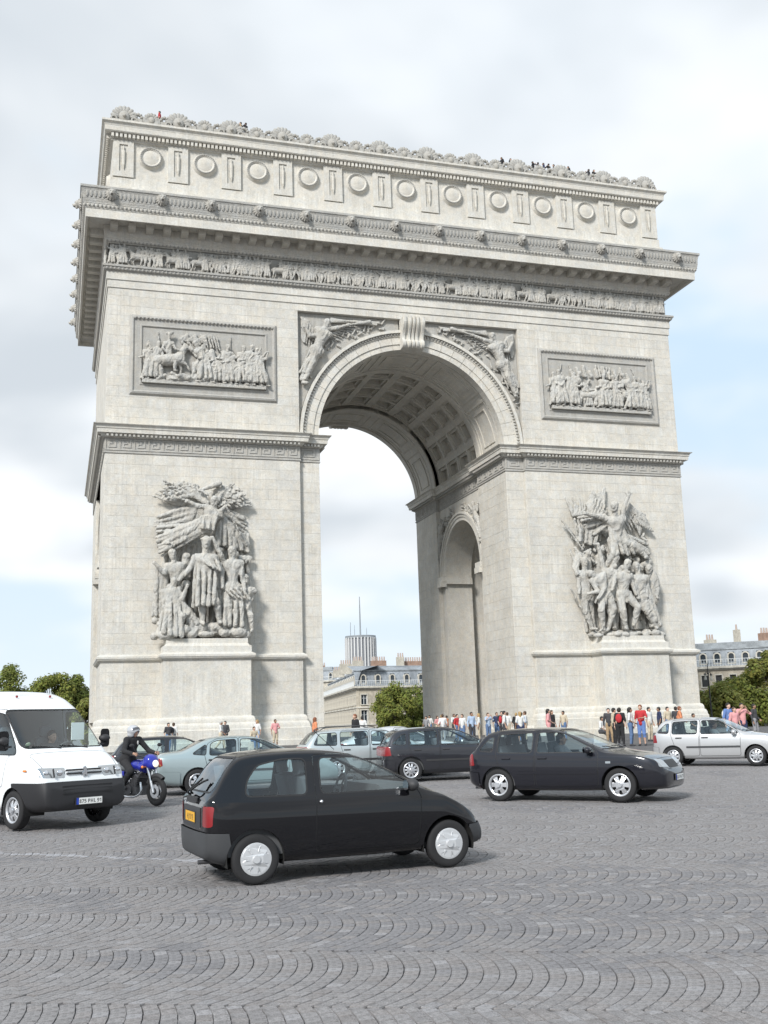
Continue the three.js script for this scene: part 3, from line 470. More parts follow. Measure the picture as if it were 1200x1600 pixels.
    const geo = new THREE.BufferGeometry(); geo.setAttribute('position', new THREE.Float32BufferAttribute(P, 3)); geo.setAttribute('normal', new THREE.Float32BufferAttribute(N, 3));
    const U = new Float32Array(P.length / 3 * 2); for (let i = 0; i < U.length / 2; i++) { U[2 * i] = P[3 * i] + P[3 * i + 2] * 0.7; U[2 * i + 1] = P[3 * i + 1] + P[3 * i + 2] * 0.3; } geo.setAttribute('uv', new THREE.BufferAttribute(U, 2)); geo.setIndex(I); return geo;
  }
}
const NET = [[0, 1], [2, 3], [4, 5], [6, 7], [0, 2], [1, 3], [4, 6], [5, 7], [0, 4], [1, 5], [2, 6], [3, 7]];
const v3 = { add: (a, b) => [a[0] + b[0], a[1] + b[1], a[2] + b[2]], mul: (a, s) => [a[0] * s, a[1] * s, a[2] * s], mix: (a, b, t) => [lerp(a[0], b[0], t), lerp(a[1], b[1], t), lerp(a[2], b[2], t)], sub: (a, b) => [a[0] - b[0], a[1] - b[1], a[2] - b[2]], len: a => Math.hypot(...a), norm: a => { const l = Math.hypot(...a) || 1; return [a[0] / l, a[1] / l, a[2] / l]; }, cross: (a, b) => [a[1] * b[2] - a[2] * b[1], a[2] * b[0] - a[0] * b[2], a[0] * b[1] - a[1] * b[0]] };
// carved body from joints; H = standing height
function carve(F, j, H, fat = 1) {
  const r = H * fat, ax = v3.norm(v3.sub(j.ch, j.pv)), side = j.side ?? v3.norm([-ax[1], ax[0], 0].map(v => -v));
  const f = j.face ?? [0, 0, 1], s0 = j.sw ?? 0.112;
  const sl = v3.add(v3.add(j.ch, v3.mul(side, -s0 * H)), v3.mul(ax, 0.035 * H)), sr = v3.add(v3.add(j.ch, v3.mul(side, s0 * H)), v3.mul(ax, 0.035 * H)), hl = v3.add(j.pv, v3.mul(side, -0.055 * H)), hr = v3.add(j.pv, v3.mul(side, 0.055 * H));
  const k = 0.03 * H;
  F.cap(v3.add(j.ch, v3.mul(side, -0.045 * H)), v3.mix(j.ch, j.pv, 0.45), 0.072 * r, 0.058 * r, k).cap(v3.add(j.ch, v3.mul(side, 0.045 * H)), v3.mix(j.ch, j.pv, 0.45), 0.072 * r, 0.058 * r, k).cap(v3.mix(j.ch, j.pv, 0.4), j.pv, 0.062 * r, 0.07 * r, k);
  F.cap(hl, hr, 0.062 * r, 0.062 * r, k).cap(sl, sr, 0.042 * r, 0.042 * r, k);
  const up = v3.norm(v3.sub(j.hd, j.ch)); F.cap(v3.add(j.ch, v3.mul(ax, 0.05 * H)), v3.add(j.hd, v3.mul(up, -0.03 * H)), 0.036 * r, 0.032 * r, 0.015 * H);
  F.cap(v3.add(j.hd, v3.mul(up, -0.022 * H)), v3.add(j.hd, v3.mul(up, 0.03 * H)), 0.045 * H, 0.054 * H, 0.01 * H).ball(v3.add(v3.add(j.hd, v3.mul(f, 0.052 * H)), v3.mul(up, -0.01 * H)), 0.014 * H, 0.012 * H).ball(v3.add(v3.add(j.hd, v3.mul(f, 0.035 * H)), v3.mul(up, -0.045 * H)), 0.02 * H, 0.012 * H);
  const limb = (a, b, c, r0, r1, r2) => { if (!b || !c) return; F.cap(a, b, r0 * r, r1 * r, k * 0.6).cap(b, c, r1 * r * 1.05, r2 * r, k * 0.4); };
  limb(sl, j.le, j.lh, 0.036, 0.029, 0.02); limb(sr, j.re, j.rh, 0.036, 0.029, 0.02);
  for (const h of [j.lh, j.rh]) if (h) F.ball(h, 0.026 * H, k * 0.3);
  limb(hl, j.lk, j.lf, 0.06, 0.042, 0.026); limb(hr, j.rk, j.rf, 0.06, 0.042, 0.026);
  for (const [kn, ft] of [[j.lk, j.lf], [j.rk, j.rf]]) if (ft) { const c = v3.mix(kn, ft, 0.3); F.ball(v3.add(c, [0, 0, -0.008 * H]), 0.041 * r, k * 0.5); F.cap(ft, v3.add(ft, v3.add(v3.mul(f, 0.08 * H), [0, -0.012 * H, 0])), 0.026 * H, 0.018 * H, k * 0.3); }
  return { sl, sr, hl, hr };
}
function folds(F, a, b, c, d, n, r0, r1, seed, wob = 0.15, dz = 0.12) { // cloth strands from line a-b to line c-d
  const R = rng(seed);
  for (let i = 0; i < n; i++) { const t = i / (n - 1), p = v3.mix(a, b, t), q = v3.mix(c, d, t), z = (i % 2 ? 1 : -0.4) * dz * (0.6 + R() * 0.8), m = v3.add(v3.mix(p, q, 0.5), [(R() - 0.5) * wob, (R() - 0.5) * wob, z]), e = v3.add(q, [(R() - 0.5) * wob, (R() - 0.5) * wob, z * 1.2]);
    F.cap(p, m, r0, lerp(r0, r1, 0.5), F.c * 1.2).cap(m, e, lerp(r0, r1, 0.5), r1 * (i % 2 ? 1.1 : 0.8), F.c * 1.2); }
}
function wing(F, root, bend, tip, span, n, r, dir, seed) { // feathers hang from a bent bone
  const R = rng(seed); F.cap(root, bend, r * 1.5, r * 1.4, r).cap(bend, tip, r * 1.4, r, r);
  for (let row = 0; row < 2; row++) for (let i = 0; i < n; i++) { const t = (i + row * 0.5) / n, p = t < 0.4 ? v3.mix(root, bend, t / 0.4) : v3.mix(bend, tip, (t - 0.4) / 0.6), L = span * (row ? 0.5 : 1) * (0.75 + 0.4 * Math.sin(t * 2.6)), d = v3.norm([lerp(dir[0][0], dir[1][0], t), lerp(dir[0][1], dir[1][1], t), 0]);
    F.cap(v3.add(p, [0, 0, row * 0.08]), v3.add(p, [d[0] * L, d[1] * L, row * 0.1 - 0.05 + R() * 0.05]), r * 0.85, r * 0.55, F.c * 0.8); }
}
function chisel(g, amp, fx, fy, fine = 0.4) { // cloth ridges and tool marks cut into the surface
  const p = g.attributes.position, n = g.attributes.normal; for (let i = 0; i < p.count; i++) { const x = p.getX(i), y = p.getY(i), z = p.getZ(i), w = noise.noise(x * 1.1, y * 1.1, z * 1.1 + 9) * 2.2, a = 1 - 2.6 * Math.abs(noise.noise((x + w * 0.25) * fx, (y + w * 0.4) * fy, z * fx)), b = noise.noise(x * fx * 2.3, y * fx * 2.3, z * fx * 2.3), d = amp * (Math.max(a, -0.6) - 0.35 + fine * b); p.setXYZ(i, x + n.getX(i) * d, y + n.getY(i) * d, z + n.getZ(i) * d); } g.computeVertexNormals(); return g; }
function sculptPart(group, name, F, floor, mat = MB.sculpt) { return part(name, chisel(F.mesh(floor), 0.045, 4.6, 0.9, 0.2), mat, group); }
{
  // ---- group on the near left pier: robed leader crowned, winged herald above
  const G = sub('sculpture_group', ARCH); G.userData.label = 'carved group with a robed leader and a winged herald above';
  const m = (u, v, d) => [-19.608 + u * 0.00816, 19.05 - v * 0.00822, 11.05 + d * 1.2], C = 0.06, fl = 11.0;
  let F = new Field(C);
  { const H = 5.7; carve(F, { hd: m(475, 605, 1.35), ch: m(470, 745, 1.25), pv: m(470, 930, 1.2), le: m(345, 815, 1.2), lh: m(262, 905, 1.35), re: m(610, 830, 1.15), rh: m(612, 965, 1.3), lk: m(445, 1100, 1.35), lf: m(455, 1255, 1.1), rk: m(560, 1085, 1.45), rf: m(590, 1250, 1.25) }, H);
    folds(F, m(400, 715, 1.3), m(560, 720, 1.3), m(380, 1120, 1.35), m(535, 1105, 1.4), 8, 0.1, 0.14, 4, 0.08, 0.3); folds(F, m(420, 720, 1.45), m(545, 715, 1.4), m(500, 800, 1.75), m(590, 830, 1.6), 4, 0.08, 0.1, 8, 0.05, 0.05); folds(F, m(560, 760, 1.2), m(600, 770, 1.1), m(590, 1230, 0.7), m(640, 1230, 0.5), 4, 0.12, 0.16, 5, 0.1); F.cap(m(470, 800, 1.15), m(460, 1050, 1.1), 0.36, 0.42, 0.12);
    for (let i = 0; i < 7; i++) F.ball(m(440 + i * 12, 575 - 18 * Math.sin(i / 6 * 3.14), 1.5), 0.09, 0.05); }
  sculptPart(G, 'figure', F, fl);
  F = new Field(C); // woman with bare torso crowning him
  carve(F, { hd: m(700, 665, 0.95), ch: m(700, 780, 0.95), pv: m(700, 960, 0.95), le: m(605, 700, 1.2), lh: m(525, 555, 1.35), re: m(775, 850, 1.1), rh: m(800, 985, 1.2), lk: m(655, 1120, 1.2), lf: m(650, 1285, 1.0), rk: m(740, 1120, 1.0), rf: m(735, 1270, 0.8), face: [-0.5, 0, 0.86] }, 5.3, 1.05);
  folds(F, m(625, 965, 1.0), m(770, 965, 1.0), m(600, 1270, 1.1), m(770, 1280, 0.9), 8, 0.11, 0.14, 14, 0.1, 0.3); F.cap(m(690, 980, 0.8), m(680, 1230, 0.7), 0.36, 0.42, 0.12); folds(F, m(640, 985, 1.35), m(770, 975, 1.3), m(700, 1040, 1.45), m(840, 1060, 1.2), 4, 0.08, 0.08, 3, 0.05, 0.04); F.ball(m(735, 680, 0.85), 0.22, 0.1);
  sculptPart(G, 'figure', F, fl);
  F = new Field(C); // kneeling woman, lower left
  carve(F, { hd: m(225, 925, 1.0), ch: m(205, 1010, 0.95), pv: m(225, 1140, 0.85), le: m(140, 1080, 1.0), lh: m(170, 1200, 1.2), re: m(290, 1060, 1.2), rh: m(330, 950, 1.2), lk: m(290, 1200, 1.4), lf: m(250, 1350, 1.1), rk: m(330, 1180, 1.2), rf: m(425, 1250, 1.0), face: [0.7, 0.2, 0.6] }, 4.6, 1.1);
  folds(F, m(160, 1000, 1.1), m(250, 1000, 1.1), m(115, 1330, 1.0), m(280, 1360, 1.15), 8, 0.11, 0.16, 21, 0.12, 0.32); folds(F, m(240, 1030, 1.15), m(265, 1060, 1.1), m(350, 1300, 1.0), m(430, 1245, 1.1), 5, 0.16, 0.14, 24, 0.08, 0.1); F.cap(m(205, 1050, 0.8), m(220, 1320, 0.8), 0.42, 0.52, 0.12);
  sculptPart(G, 'figure', F, fl);
  F = new Field(C); // man with flung-out arms behind her, and heads beyond
  carve(F, { hd: m(215, 690, 0.75), ch: m(235, 800, 0.7), pv: m(250, 960, 0.6), le: m(150, 845, 0.9), lh: m(65, 765, 1.0), re: m(300, 850, 0.8), rh: m(250, 930, 1.0), lk: m(200, 1100, 0.5), lf: m(190, 1250, 0.4), rk: m(300, 1100, 0.5), rf: m(300, 1250, 0.4) }, 4.9, 1.05); folds(F, m(90, 780, 0.6), m(180, 850, 0.5), m(70, 1180, 0.3), m(180, 1180, 0.35), 7, 0.1, 0.12, 31, 0.12, 0.08); F.ball(m(330, 700, 0.6), 0.27).ball(m(325, 930, 0.9), 0.26).ball(m(610, 645, 0.5), 0.25).cap(m(330, 740, 0.5), m(330, 860, 0.4), 0.3, 0.35);
  sculptPart(G, 'figure', F, fl);
  F = new Field(C); // bearded captive at the lower right
  carve(F, { hd: m(815, 890, 0.9), ch: m(815, 990, 0.85), pv: m(795, 1130, 0.75), le: m(740, 1040, 1.0), lh: m(770, 1110, 1.2), re: m(865, 1060, 0.8), rh: m(820, 1140, 1.05), lk: m(720, 1160, 1.2), lf: m(745, 1280, 0.95), rk: m(850, 1190, 1.0), rf: m(865, 1310, 0.9), face: [-0.3, -0.2, 0.9] }, 4.4, 1.1); folds(F, m(770, 1120, 0.9), m(850, 1120, 0.8), m(730, 1290, 0.8), m(860, 1290, 0.7), 6, 0.11, 0.12, 44, 0.1, 0.1); F.cap(m(805, 1150, 0.5), m(800, 1300, 0.5), 0.45, 0.55); F.ball(m(815, 920, 1.1), 0.14, 0.1); for (let i = 0; i < 8; i++) F.cap(m(780 + i * 13, 690 + (i % 3) * 10, 0.4), m(770 + i * 15, 740 - (i % 2) * 30, 0.5), 0.12, 0.06); F.cap(m(790, 740, 0.3), m(800, 880, 0.3), 0.16, 0.2); F.cap(m(860, 1010, 0.6), m(900, 995, 0.9), 0.09, 0.09);
  sculptPart(G, 'figure', F, fl);
  F = new Field(C); // rocks under the feet
  { const R = rng(9); for (let i = 0; i < 42; i++) { const u = 110 + R() * 760; F.ell(m(u, 1350 - R() * 80 * (1 - Math.abs(u - 500) / 700), 0.2 + R() * 1.05), [0.35 + R() * 0.3, 0.16 + R() * 0.2, 0.3], 0.06); } for (let i = 0; i < 8; i++) F.ball(m(70 + R() * 60, 1220 + R() * 150, 0.5 + R() * 0.3), 0.16 + R() * 0.1, 0.05); }
  sculptPart(G, 'rock_base', F, fl);
  F = new Field(C); // flying herald
  carve(F, { hd: m(545, 250, 1.25), ch: m(535, 345, 1.05), pv: m(470, 455, 0.9), le: m(420, 290, 1.15), lh: m(320, 255, 1.2), re: m(600, 330, 1.2), rh: m(640, 290, 1.35), lk: m(330, 500, 0.95), lf: m(150, 590, 0.7), rk: m(340, 450, 0.8), rf: m(160, 520, 0.6), face: [0.6, 0, 0.8] }, 5.0, 1.05); folds(F, m(480, 380, 1.15), m(500, 480, 1.1), m(90, 540, 0.6), m(120, 690, 0.55), 11, 0.13, 0.1, 51, 0.14, 0.12); folds(F, m(440, 430, 1.0), m(520, 500, 0.9), m(75, 440, 0.4), m(100, 560, 0.35), 7, 0.1, 0.08, 54, 0.16, 0.08); folds(F, m(440, 380, 1.3), m(560, 390, 1.3), m(430, 480, 1.35), m(540, 490, 1.3), 6, 0.1, 0.09, 57, 0.05, 0.05);
  sculptPart(G, 'winged_figure', F, fl);
  F = new Field(C); wing(F, m(500, 250, 0.7), m(380, 180, 0.55), m(160, 230, 0.4), 1.1, 13, 0.11, [[-0.2, 1], [-0.8, 0.1]], 5); for (let i = 0; i < 16; i++) F.cap(m(200 + i * 15, 190, 0.4), m(170 + i * 17, 70 + 90 * Math.pow((i - 9) / 9, 2), 0.35), 0.1, 0.07, 0.03); F.ell(m(290, 160, 0.15), [1.3, 0.85, 0.4], 0.08); { const R = rng(41); for (let i = 0; i < 60; i++) { const u = 165 + R() * 270, v = 80 + R() * 160; F.cap(m(u, v, 0.5), m(u - 26 - R() * 18, v - 18 + R() * 22, 0.6 + R() * 0.1), 0.085, 0.06, 0.02); } } sculptPart(G, 'wing', F, fl);
  F = new Field(C); wing(F, m(560, 250, 0.7), m(640, 150, 0.55), m(790, 250, 0.4), 0.9, 12, 0.11, [[0.2, 1], [0.9, -0.2]], 6); for (let i = 0; i < 16; i++) F.cap(m(560 + i * 14, 190 + i * 5, 0.4), m(540 + i * 17, 70 + 130 * Math.pow(i / 16, 2), 0.35), 0.1, 0.07, 0.03); F.ell(m(665, 175, 0.15), [1.15, 0.9, 0.4], 0.08); { const R = rng(42); for (let i = 0; i < 60; i++) { const u = 550 + R() * 220, v = 90 + R() * 170; F.cap(m(u, v, 0.5), m(u + 26 + R() * 18, v + 10 + R() * 22, 0.6 + R() * 0.1), 0.085, 0.06, 0.02); } } sculptPart(G, 'wing', F, fl);
  F = new Field(C); F.cap(m(640, 290, 1.4), m(775, 515, 0.9), 0.07, 0.07).cap(m(430, 150, 1.0), m(600, 80, 0.8), 0.09, 0.2, 0.05).cap(m(500, 190, 1.1), m(430, 150, 1.0), 0.08, 0.1); folds(F, m(590, 330, 0.9), m(750, 480, 0.7), m(570, 600, 0.6), m(845, 600, 0.35), 12, 0.1, 0.13, 61, 0.12, 0.12); folds(F, m(700, 470, 0.5), m(850, 500, 0.3), m(700, 620, 0.5), m(850, 640, 0.3), 6, 0.12, 0.12, 66, 0.06, 0.08); sculptPart(G, 'trumpet_and_banner', F, fl);
  F = new Field(0.07); // low background slab with swags so no bare wall shows between figures
  F.ell(m(480, 700, -0.15), [2.5, 3.4, 0.3], 0.1).ell(m(470, 330, -0.12), [2.5, 1.75, 0.38], 0.1); folds(F, m(420, 250, 0.2), m(380, 380, 0.2), m(110, 330, 0.12), m(90, 470, 0.12), 7, 0.12, 0.1, 81, 0.3, 0.1); folds(F, m(600, 260, 0.2), m(620, 380, 0.2), m(820, 340, 0.12), m(850, 500, 0.12), 7, 0.12, 0.1, 82, 0.3, 0.1); folds(F, m(180, 600, 0.08), m(840, 620, 0.08), m(120, 1250, 0.1), m(860, 1250, 0.1), 16, 0.16, 0.14, 71, 0.3, 0.1); sculptPart(G, 'background_drapery', F, fl);
}
{
  // ---- group on the far right pier: winged figure urging soldiers on
  const G = sub('sculpture_group', ARCH); G.userData.label = 'carved group of striding soldiers under a winged figure with raised arm';
  const m = (u, v, d) => [10.5 + u * 0.01025, 20.25 - v * 0.00925, 11.05 + d * 1.2], C = 0.06, fl = 11.0;
  let F = new Field(C);
  carve(F, { hd: m(462, 300, 1.45), ch: m(480, 420, 1.15), pv: m(490, 570, 0.95), le: m(340, 380, 1.3), lh: m(215, 360, 1.4), re: m(545, 330, 1.2), rh: m(600, 195, 1.25), lk: m(440, 690, 1.25), lf: m(400, 780, 0.8), rk: m(610, 610, 1.1), rf: m(740, 700, 0.9), face: [-0.7, -0.1, 0.7] }, 5.8, 1.08); folds(F, m(430, 470, 1.15), m(540, 470, 1.1), m(440, 680, 1.2), m(640, 680, 0.95), 9, 0.13, 0.13, 5, 0.12, 0.14); folds(F, m(520, 500, 0.9), m(560, 560, 0.9), m(770, 560, 0.4), m(780, 720, 0.4), 8, 0.13, 0.12, 6, 0.15, 0.12); for (let i = 0; i < 5; i++) F.cap(m(600, 195, 1.25), m(575 + i * 16, 150 + Math.abs(i - 2) * 8, 1.25), 0.05, 0.035, 0.02); folds(F, m(400, 360, 1.1), m(440, 420, 1.1), m(200, 380, 0.7), m(330, 520, 0.6), 6, 0.11, 0.12, 7, 0.12, 0.1);
  sculptPart(G, 'winged_figure', F, fl);
  F = new Field(C); wing(F, m(560, 420, 0.7), m(640, 250, 0.6), m(780, 350, 0.4), 1.5, 13, 0.1, [[0.4, -1], [0.6, -0.8]], 12); for (let i = 0; i < 11; i++) F.cap(m(620, 250, 0.6), m(790 - i * 6, 330 + i * 17, 0.4), 0.1, 0.07, 0.02); sculptPart(G, 'wing', F, fl);
  F = new Field(C); wing(F, m(440, 380, 0.5), m(330, 330, 0.45), m(300, 250, 0.3), 1.3, 11, 0.1, [[0.3, 1], [0.5, 1]], 13); for (let i = 0; i < 12; i++) F.cap(m(300 + i * 13, 330, 0.35), m(340 + i * 12, 210 - i * 10, 0.25), 0.11, 0.07, 0.02); sculptPart(G, 'wing', F, fl);
  F = new Field(C); F.cap(m(215, 365, 1.45), m(130, 380, 1.5), 0.07, 0.05).cap(m(75, 395, 0.5), m(230, 640, 0.6), 0.07, 0.07).cap(m(110, 420, 0.4), m(250, 620, 0.5), 0.06, 0.06).cap(m(135, 640, 0.4), m(170, 760, 0.5), 0.07, 0.1).cap(m(110, 965, 0.6), m(250, 1240, 0.5), 0.07, 0.07); for (let i = 0; i < 9; i++) F.cap(m(180 + i * 11, 350, 0.4), m(130 + i * 20, 200 + (i % 3) * 30, 0.3), 0.13, 0.05, 0.03); sculptPart(G, 'lances', F, fl); F = new Field(C); folds(F, m(180, 390, 0.6), m(380, 430, 0.6), m(200, 560, 0.5), m(330, 600, 0.5), 8, 0.1, 0.12, 18, 0.2, 0.1); sculptPart(G, 'banner', F, fl);
  const soldier = (j, H, fat, extra) => { const F = new Field(C); carve(F, j, H, fat); extra?.(F); sculptPart(G, 'figure', F, fl); };
  // naked youth, centre
  soldier({ hd: m(540, 775, 1.35), ch: m(505, 885, 1.25), pv: m(500, 1020, 1.15), le: m(430, 900, 1.3), lh: m(390, 990, 1.5), re: m(575, 930, 1.25), rh: m(590, 1020, 1.4), lk: m(470, 1150, 1.4), lf: m(505, 1300, 1.15), rk: m(590, 1130, 1.5), rf: m(565, 1275, 1.2), face: [-0.5, 0.2, 0.8] }, 5.2, 1.1, F => { folds(F, m(450, 1000, 1.2), m(560, 1000, 1.2), m(450, 1080, 1.3), m(570, 1085, 1.3), 7, 0.09, 0.1, 4, 0.06, 0.06); });
  // bearded warrior, raised arm
  soldier({ hd: m(455, 735, 1.15), ch: m(425, 850, 1.0), pv: m(420, 1010, 0.8), le: m(345, 740, 1.1), lh: m(320, 610, 1.2), re: m(500, 800, 1.3), rh: m(540, 840, 1.4), lk: m(400, 1150, 0.95), lf: m(440, 1290, 0.7), rk: m(470, 1150, 0.6), rf: m(460, 1290, 0.5), face: [-0.6, 0.2, 0.7] }, 5.4, 1.12, F => { folds(F, m(370, 830, 1.0), m(470, 830, 1.1), m(360, 1060, 0.9), m(470, 1060, 1.0), 7, 0.12, 0.13, 8, 0.08, 0.1); F.ball(m(445, 790, 1.3), 0.16, 0.1); });
  // stooping archer
  soldier({ hd: m(250, 860, 1.2), ch: m(310, 900, 1.15), pv: m(360, 1020, 1.05), le: m(280, 1000, 1.4), lh: m(200, 1020, 1.4), re: m(330, 980, 1.4), rh: m(270, 1060, 1.5), lk: m(295, 1150, 1.4), lf: m(325, 1300, 1.05), rk: m(410, 1140, 1.2), rf: m(370, 1300, 0.9), face: [-0.9, -0.2, 0.4] }, 4.9, 1.12, F => { folds(F, m(300, 990, 1.15), m(420, 1000, 1.1), m(270, 1090, 1.2), m(410, 1100, 1.15), 7, 0.1, 0.1, 3, 0.05, 0.08); });
  // left figure in cloak with horse head behind
  soldier({ hd: m(225, 750, 0.8), ch: m(225, 860, 0.7), pv: m(230, 1020, 0.65), le: m(165, 920, 0.8), lh: m(150, 1010, 1.0), re: m(290, 900, 0.7), rh: m(300, 990, 0.9), lk: m(215, 1150, 0.75), lf: m(260, 1290, 0.6), rk: m(270, 1140, 0.5), rf: m(290, 1290, 0.45) }, 5.0, 1.1, F => { folds(F, m(180, 850, 0.7), m(280, 850, 0.7), m(180, 1060, 0.7), m(290, 1060, 0.7), 7, 0.11, 0.12, 9, 0.1, 0.1); F.cap(m(160, 790, 0.6), m(150, 850, 0.9), 0.22, 0.16, 0.1).cap(m(200, 700, 0.4), m(160, 790, 0.6), 0.3, 0.25, 0.1); folds(F, m(180, 660, 0.5), m(280, 680, 0.5), m(200, 740, 0.6), m(310, 740, 0.6), 6, 0.08, 0.08, 2, 0.05, 0.05); });
  // cloaked man on the right and shield bearer
  soldier({ hd: m(640, 790, 1.0), ch: m(655, 900, 1.0), pv: m(660, 1050, 0.95), le: m(600, 960, 1.2), lh: m(610, 1050, 1.35), re: m(710, 940, 1.0), rh: m(690, 1040, 1.25), lk: m(690, 1160, 1.2), lf: m(770, 1290, 0.95), rk: m(740, 1170, 0.9), rf: m(745, 1270, 0.7), face: [-0.4, 0, 0.9] }, 5.2, 1.1, F => { folds(F, m(600, 880, 1.1), m(700, 880, 1.0), m(650, 1130, 1.1), m(790, 1270, 0.9), 8, 0.15, 0.16, 6, 0.08, 0.14); });
  soldier({ hd: m(755, 805, 0.8), ch: m(765, 910, 0.6), pv: m(765, 1060, 0.5), le: m(720, 980, 0.8), lh: m(740, 1050, 1.0), re: m(805, 970, 0.7), rh: m(800, 1040, 0.9), lk: m(750, 1170, 0.6), lf: m(770, 1290, 0.5), rk: m(800, 1170, 0.5), rf: m(810, 1290, 0.4), face: [-0.6, 0, 0.8] }, 5.0, 1.0, F => { F.cap(m(720, 760, 0.8), m(770, 740, 0.75), 0.18, 0.2, 0.1); });
  F = new Field(C); F.ell(m(800, 950, 0.75), [0.4, 1.35, 0.25], 0.05).ell(m(800, 950, 1.05), [0.24, 0.9, 0.2], 0.04, true); sculptPart(G, 'shield', F, fl);
  // heads and helmets filling the middle row
  F = new Field(C); { const R = rng(77); for (const [u, v] of [[600, 730], [670, 740], [500, 700], [580, 800], [700, 800], [270, 690], [380, 660], [640, 860]]) { F.cap(m(u, v, 0.55), m(u + 5, v - 20, 0.6), 0.22, 0.25, 0.08).cap(m(u, v + 50, 0.35), m(u, v + 200, 0.25), 0.4, 0.4, 0.1); F.cap(m(u - 30, v - 25, 0.6), m(u + 25, v - 50, 0.55), 0.07, 0.1, 0.04); } for (let i = 0; i < 26; i++) { const u = 150 + R() * 640, v = 470 + R() * 330; F.cap(m(u, v, 0.25), m(u + (R() - 0.5) * 90, v + R() * 90, 0.4 + R() * 0.2), 0.1, 0.07, 0.03); } } sculptPart(G, 'helmeted_heads', F, fl);
  F = new Field(0.07); F.ell(m(480, 780, -0.15), [3.0, 4.0, 0.35], 0.1); folds(F, m(220, 700, 0.06), m(780, 700, 0.06), m(260, 1290, 0.1), m(800, 1290, 0.1), 15, 0.15, 0.15, 72, 0.3, 0.1); { const R = rng(10); for (let i = 0; i < 30; i++) F.ell(m(260 + R() * 560, 1320 + R() * 30, 0.2 + R() * 1.0), [0.4, 0.14 + R() * 0.14, 0.3], 0.06); for (let i = 0; i < 18; i++) F.cap(m(640 + R() * 90, 1290, 0.4), m(620 + R() * 120, 1130 + R() * 90, 0.35), 0.07, 0.05, 0.03); } sculptPart(G, 'background_drapery', F, fl);
}
// crowd helper for the low reliefs
function crowdFigure(F, x, y, z, H, R, o = {}) {
  const ln = (o.lean ?? (R() - 0.5) * 0.16) * H, st = (0.06 + R() * 0.14) * H, up = R();
  const pv = [x, y + 0.5 * H, z], ch = [x + ln * 0.6, y + 0.74 * H, z + 0.01], hd = [x + ln, y + 0.91 * H, z + 0.02 * H];
  const arm = s => { const a = R(); return a < 0.35 ? [[ch[0] + s * 0.16 * H, ch[1] + 0.02 * H, z + 0.04 * H], [ch[0] + s * (0.2 + R() * 0.12) * H, ch[1] + (0.12 + R() * 0.16) * H, z + 0.05 * H]] : a < 0.7 ? [[ch[0] + s * 0.13 * H, ch[1] - 0.13 * H, z + 0.05 * H], [ch[0] + s * 0.26 * H, ch[1] - (0.1 + R() * 0.1) * H, z + 0.07 * H]] : [[ch[0] + s * 0.12 * H, ch[1] - 0.14 * H, z + 0.04 * H], [ch[0] - s * 0.02 * H, ch[1] - 0.2 * H, z + 0.09 * H]]; };
  const [le, lh] = arm(-1), [re, rh] = arm(1);
  carve(F, { hd, ch, pv, le, lh, re, rh, lk: [x - st * 0.7 + 0.02 * H, y + 0.28 * H, z + 0.05 * H], lf: [x - st * 1.3, y + 0.03 * H, z], rk: [x + st * 0.7 + 0.03 * H, y + 0.27 * H, z + 0.04 * H], rf: [x + st * 1.1, y + 0.03 * H, z], face: [R() < 0.5 ? -0.8 : 0.8, 0, 0.6] }, H, 1.12);
  if (R() < 0.45 || o.robe) folds(F, [x - 0.08 * H, y + 0.62 * H, z + 0.03 * H], [x + 0.08 * H, y + 0.62 * H, z + 0.03 * H], [x - 0.14 * H, y + 0.1 * H, z + 0.03 * H], [x + 0.14 * H, y + 0.1 * H, z + 0.03 * H], 6, 0.03 * H, 0.035 * H, Math.floor(R() * 999), 0.03 * H, 0.03 * H);
  return { rh, lh };
}
function horse(F, x, y, z, s, dir, rear = 0) {
  const p = (a, b, d = 0) => { const c = Math.cos(rear), n = Math.sin(rear); return [x + dir * (a * c - b * n) * s, y + (a * n + b * c) * s, z + d * s]; };
  F.cap(p(-0.75, 1.15), p(0.55, 1.15), 0.36 * s, 0.38 * s, 0.15).cap(p(0.55, 1.3), p(1.05, 1.95), 0.3 * s, 0.17 * s, 0.12).cap(p(1.05, 2.0, 0.03), p(1.45, 1.7, 0.05), 0.17 * s, 0.1 * s, 0.06).cap(p(1.0, 2.1), p(0.96, 2.25), 0.05 * s, 0.03 * s);
  const leg = (a, b, c, d, e, f, zz) => F.cap(p(a, b, zz), p(c, d, zz + 0.05), 0.17 * s, 0.08 * s, 0.05).cap(p(c, d, zz + 0.05), p(e, f, zz), 0.08 * s, 0.055 * s, 0.03);
  leg(-0.85, 1.0, -0.95, 0.55, -1.1, 0.06, 0.12); leg(-0.75, 1.0, -0.65, 0.5, -0.85, 0.06, -0.05); leg(0.6, 1.0, 0.95, 0.75, 1.1, 0.35, 0.12); leg(0.5, 1.0, 0.6, 0.5, 0.45, 0.06, -0.05);
  for (let i = 0; i < 6; i++) F.cap(p(-1.05, 1.3), p(-1.3 - i * 0.03, 0.6 + i * 0.05, (i - 3) * 0.02), 0.07 * s, 0.03 * s, 0.02); for (let i = 0; i < 7; i++) F.cap(p(0.6 + i * 0.07, 1.55 + i * 0.09), p(0.45 + i * 0.07, 1.45 + i * 0.09, 0.1), 0.06 * s, 0.04 * s, 0.02);
}
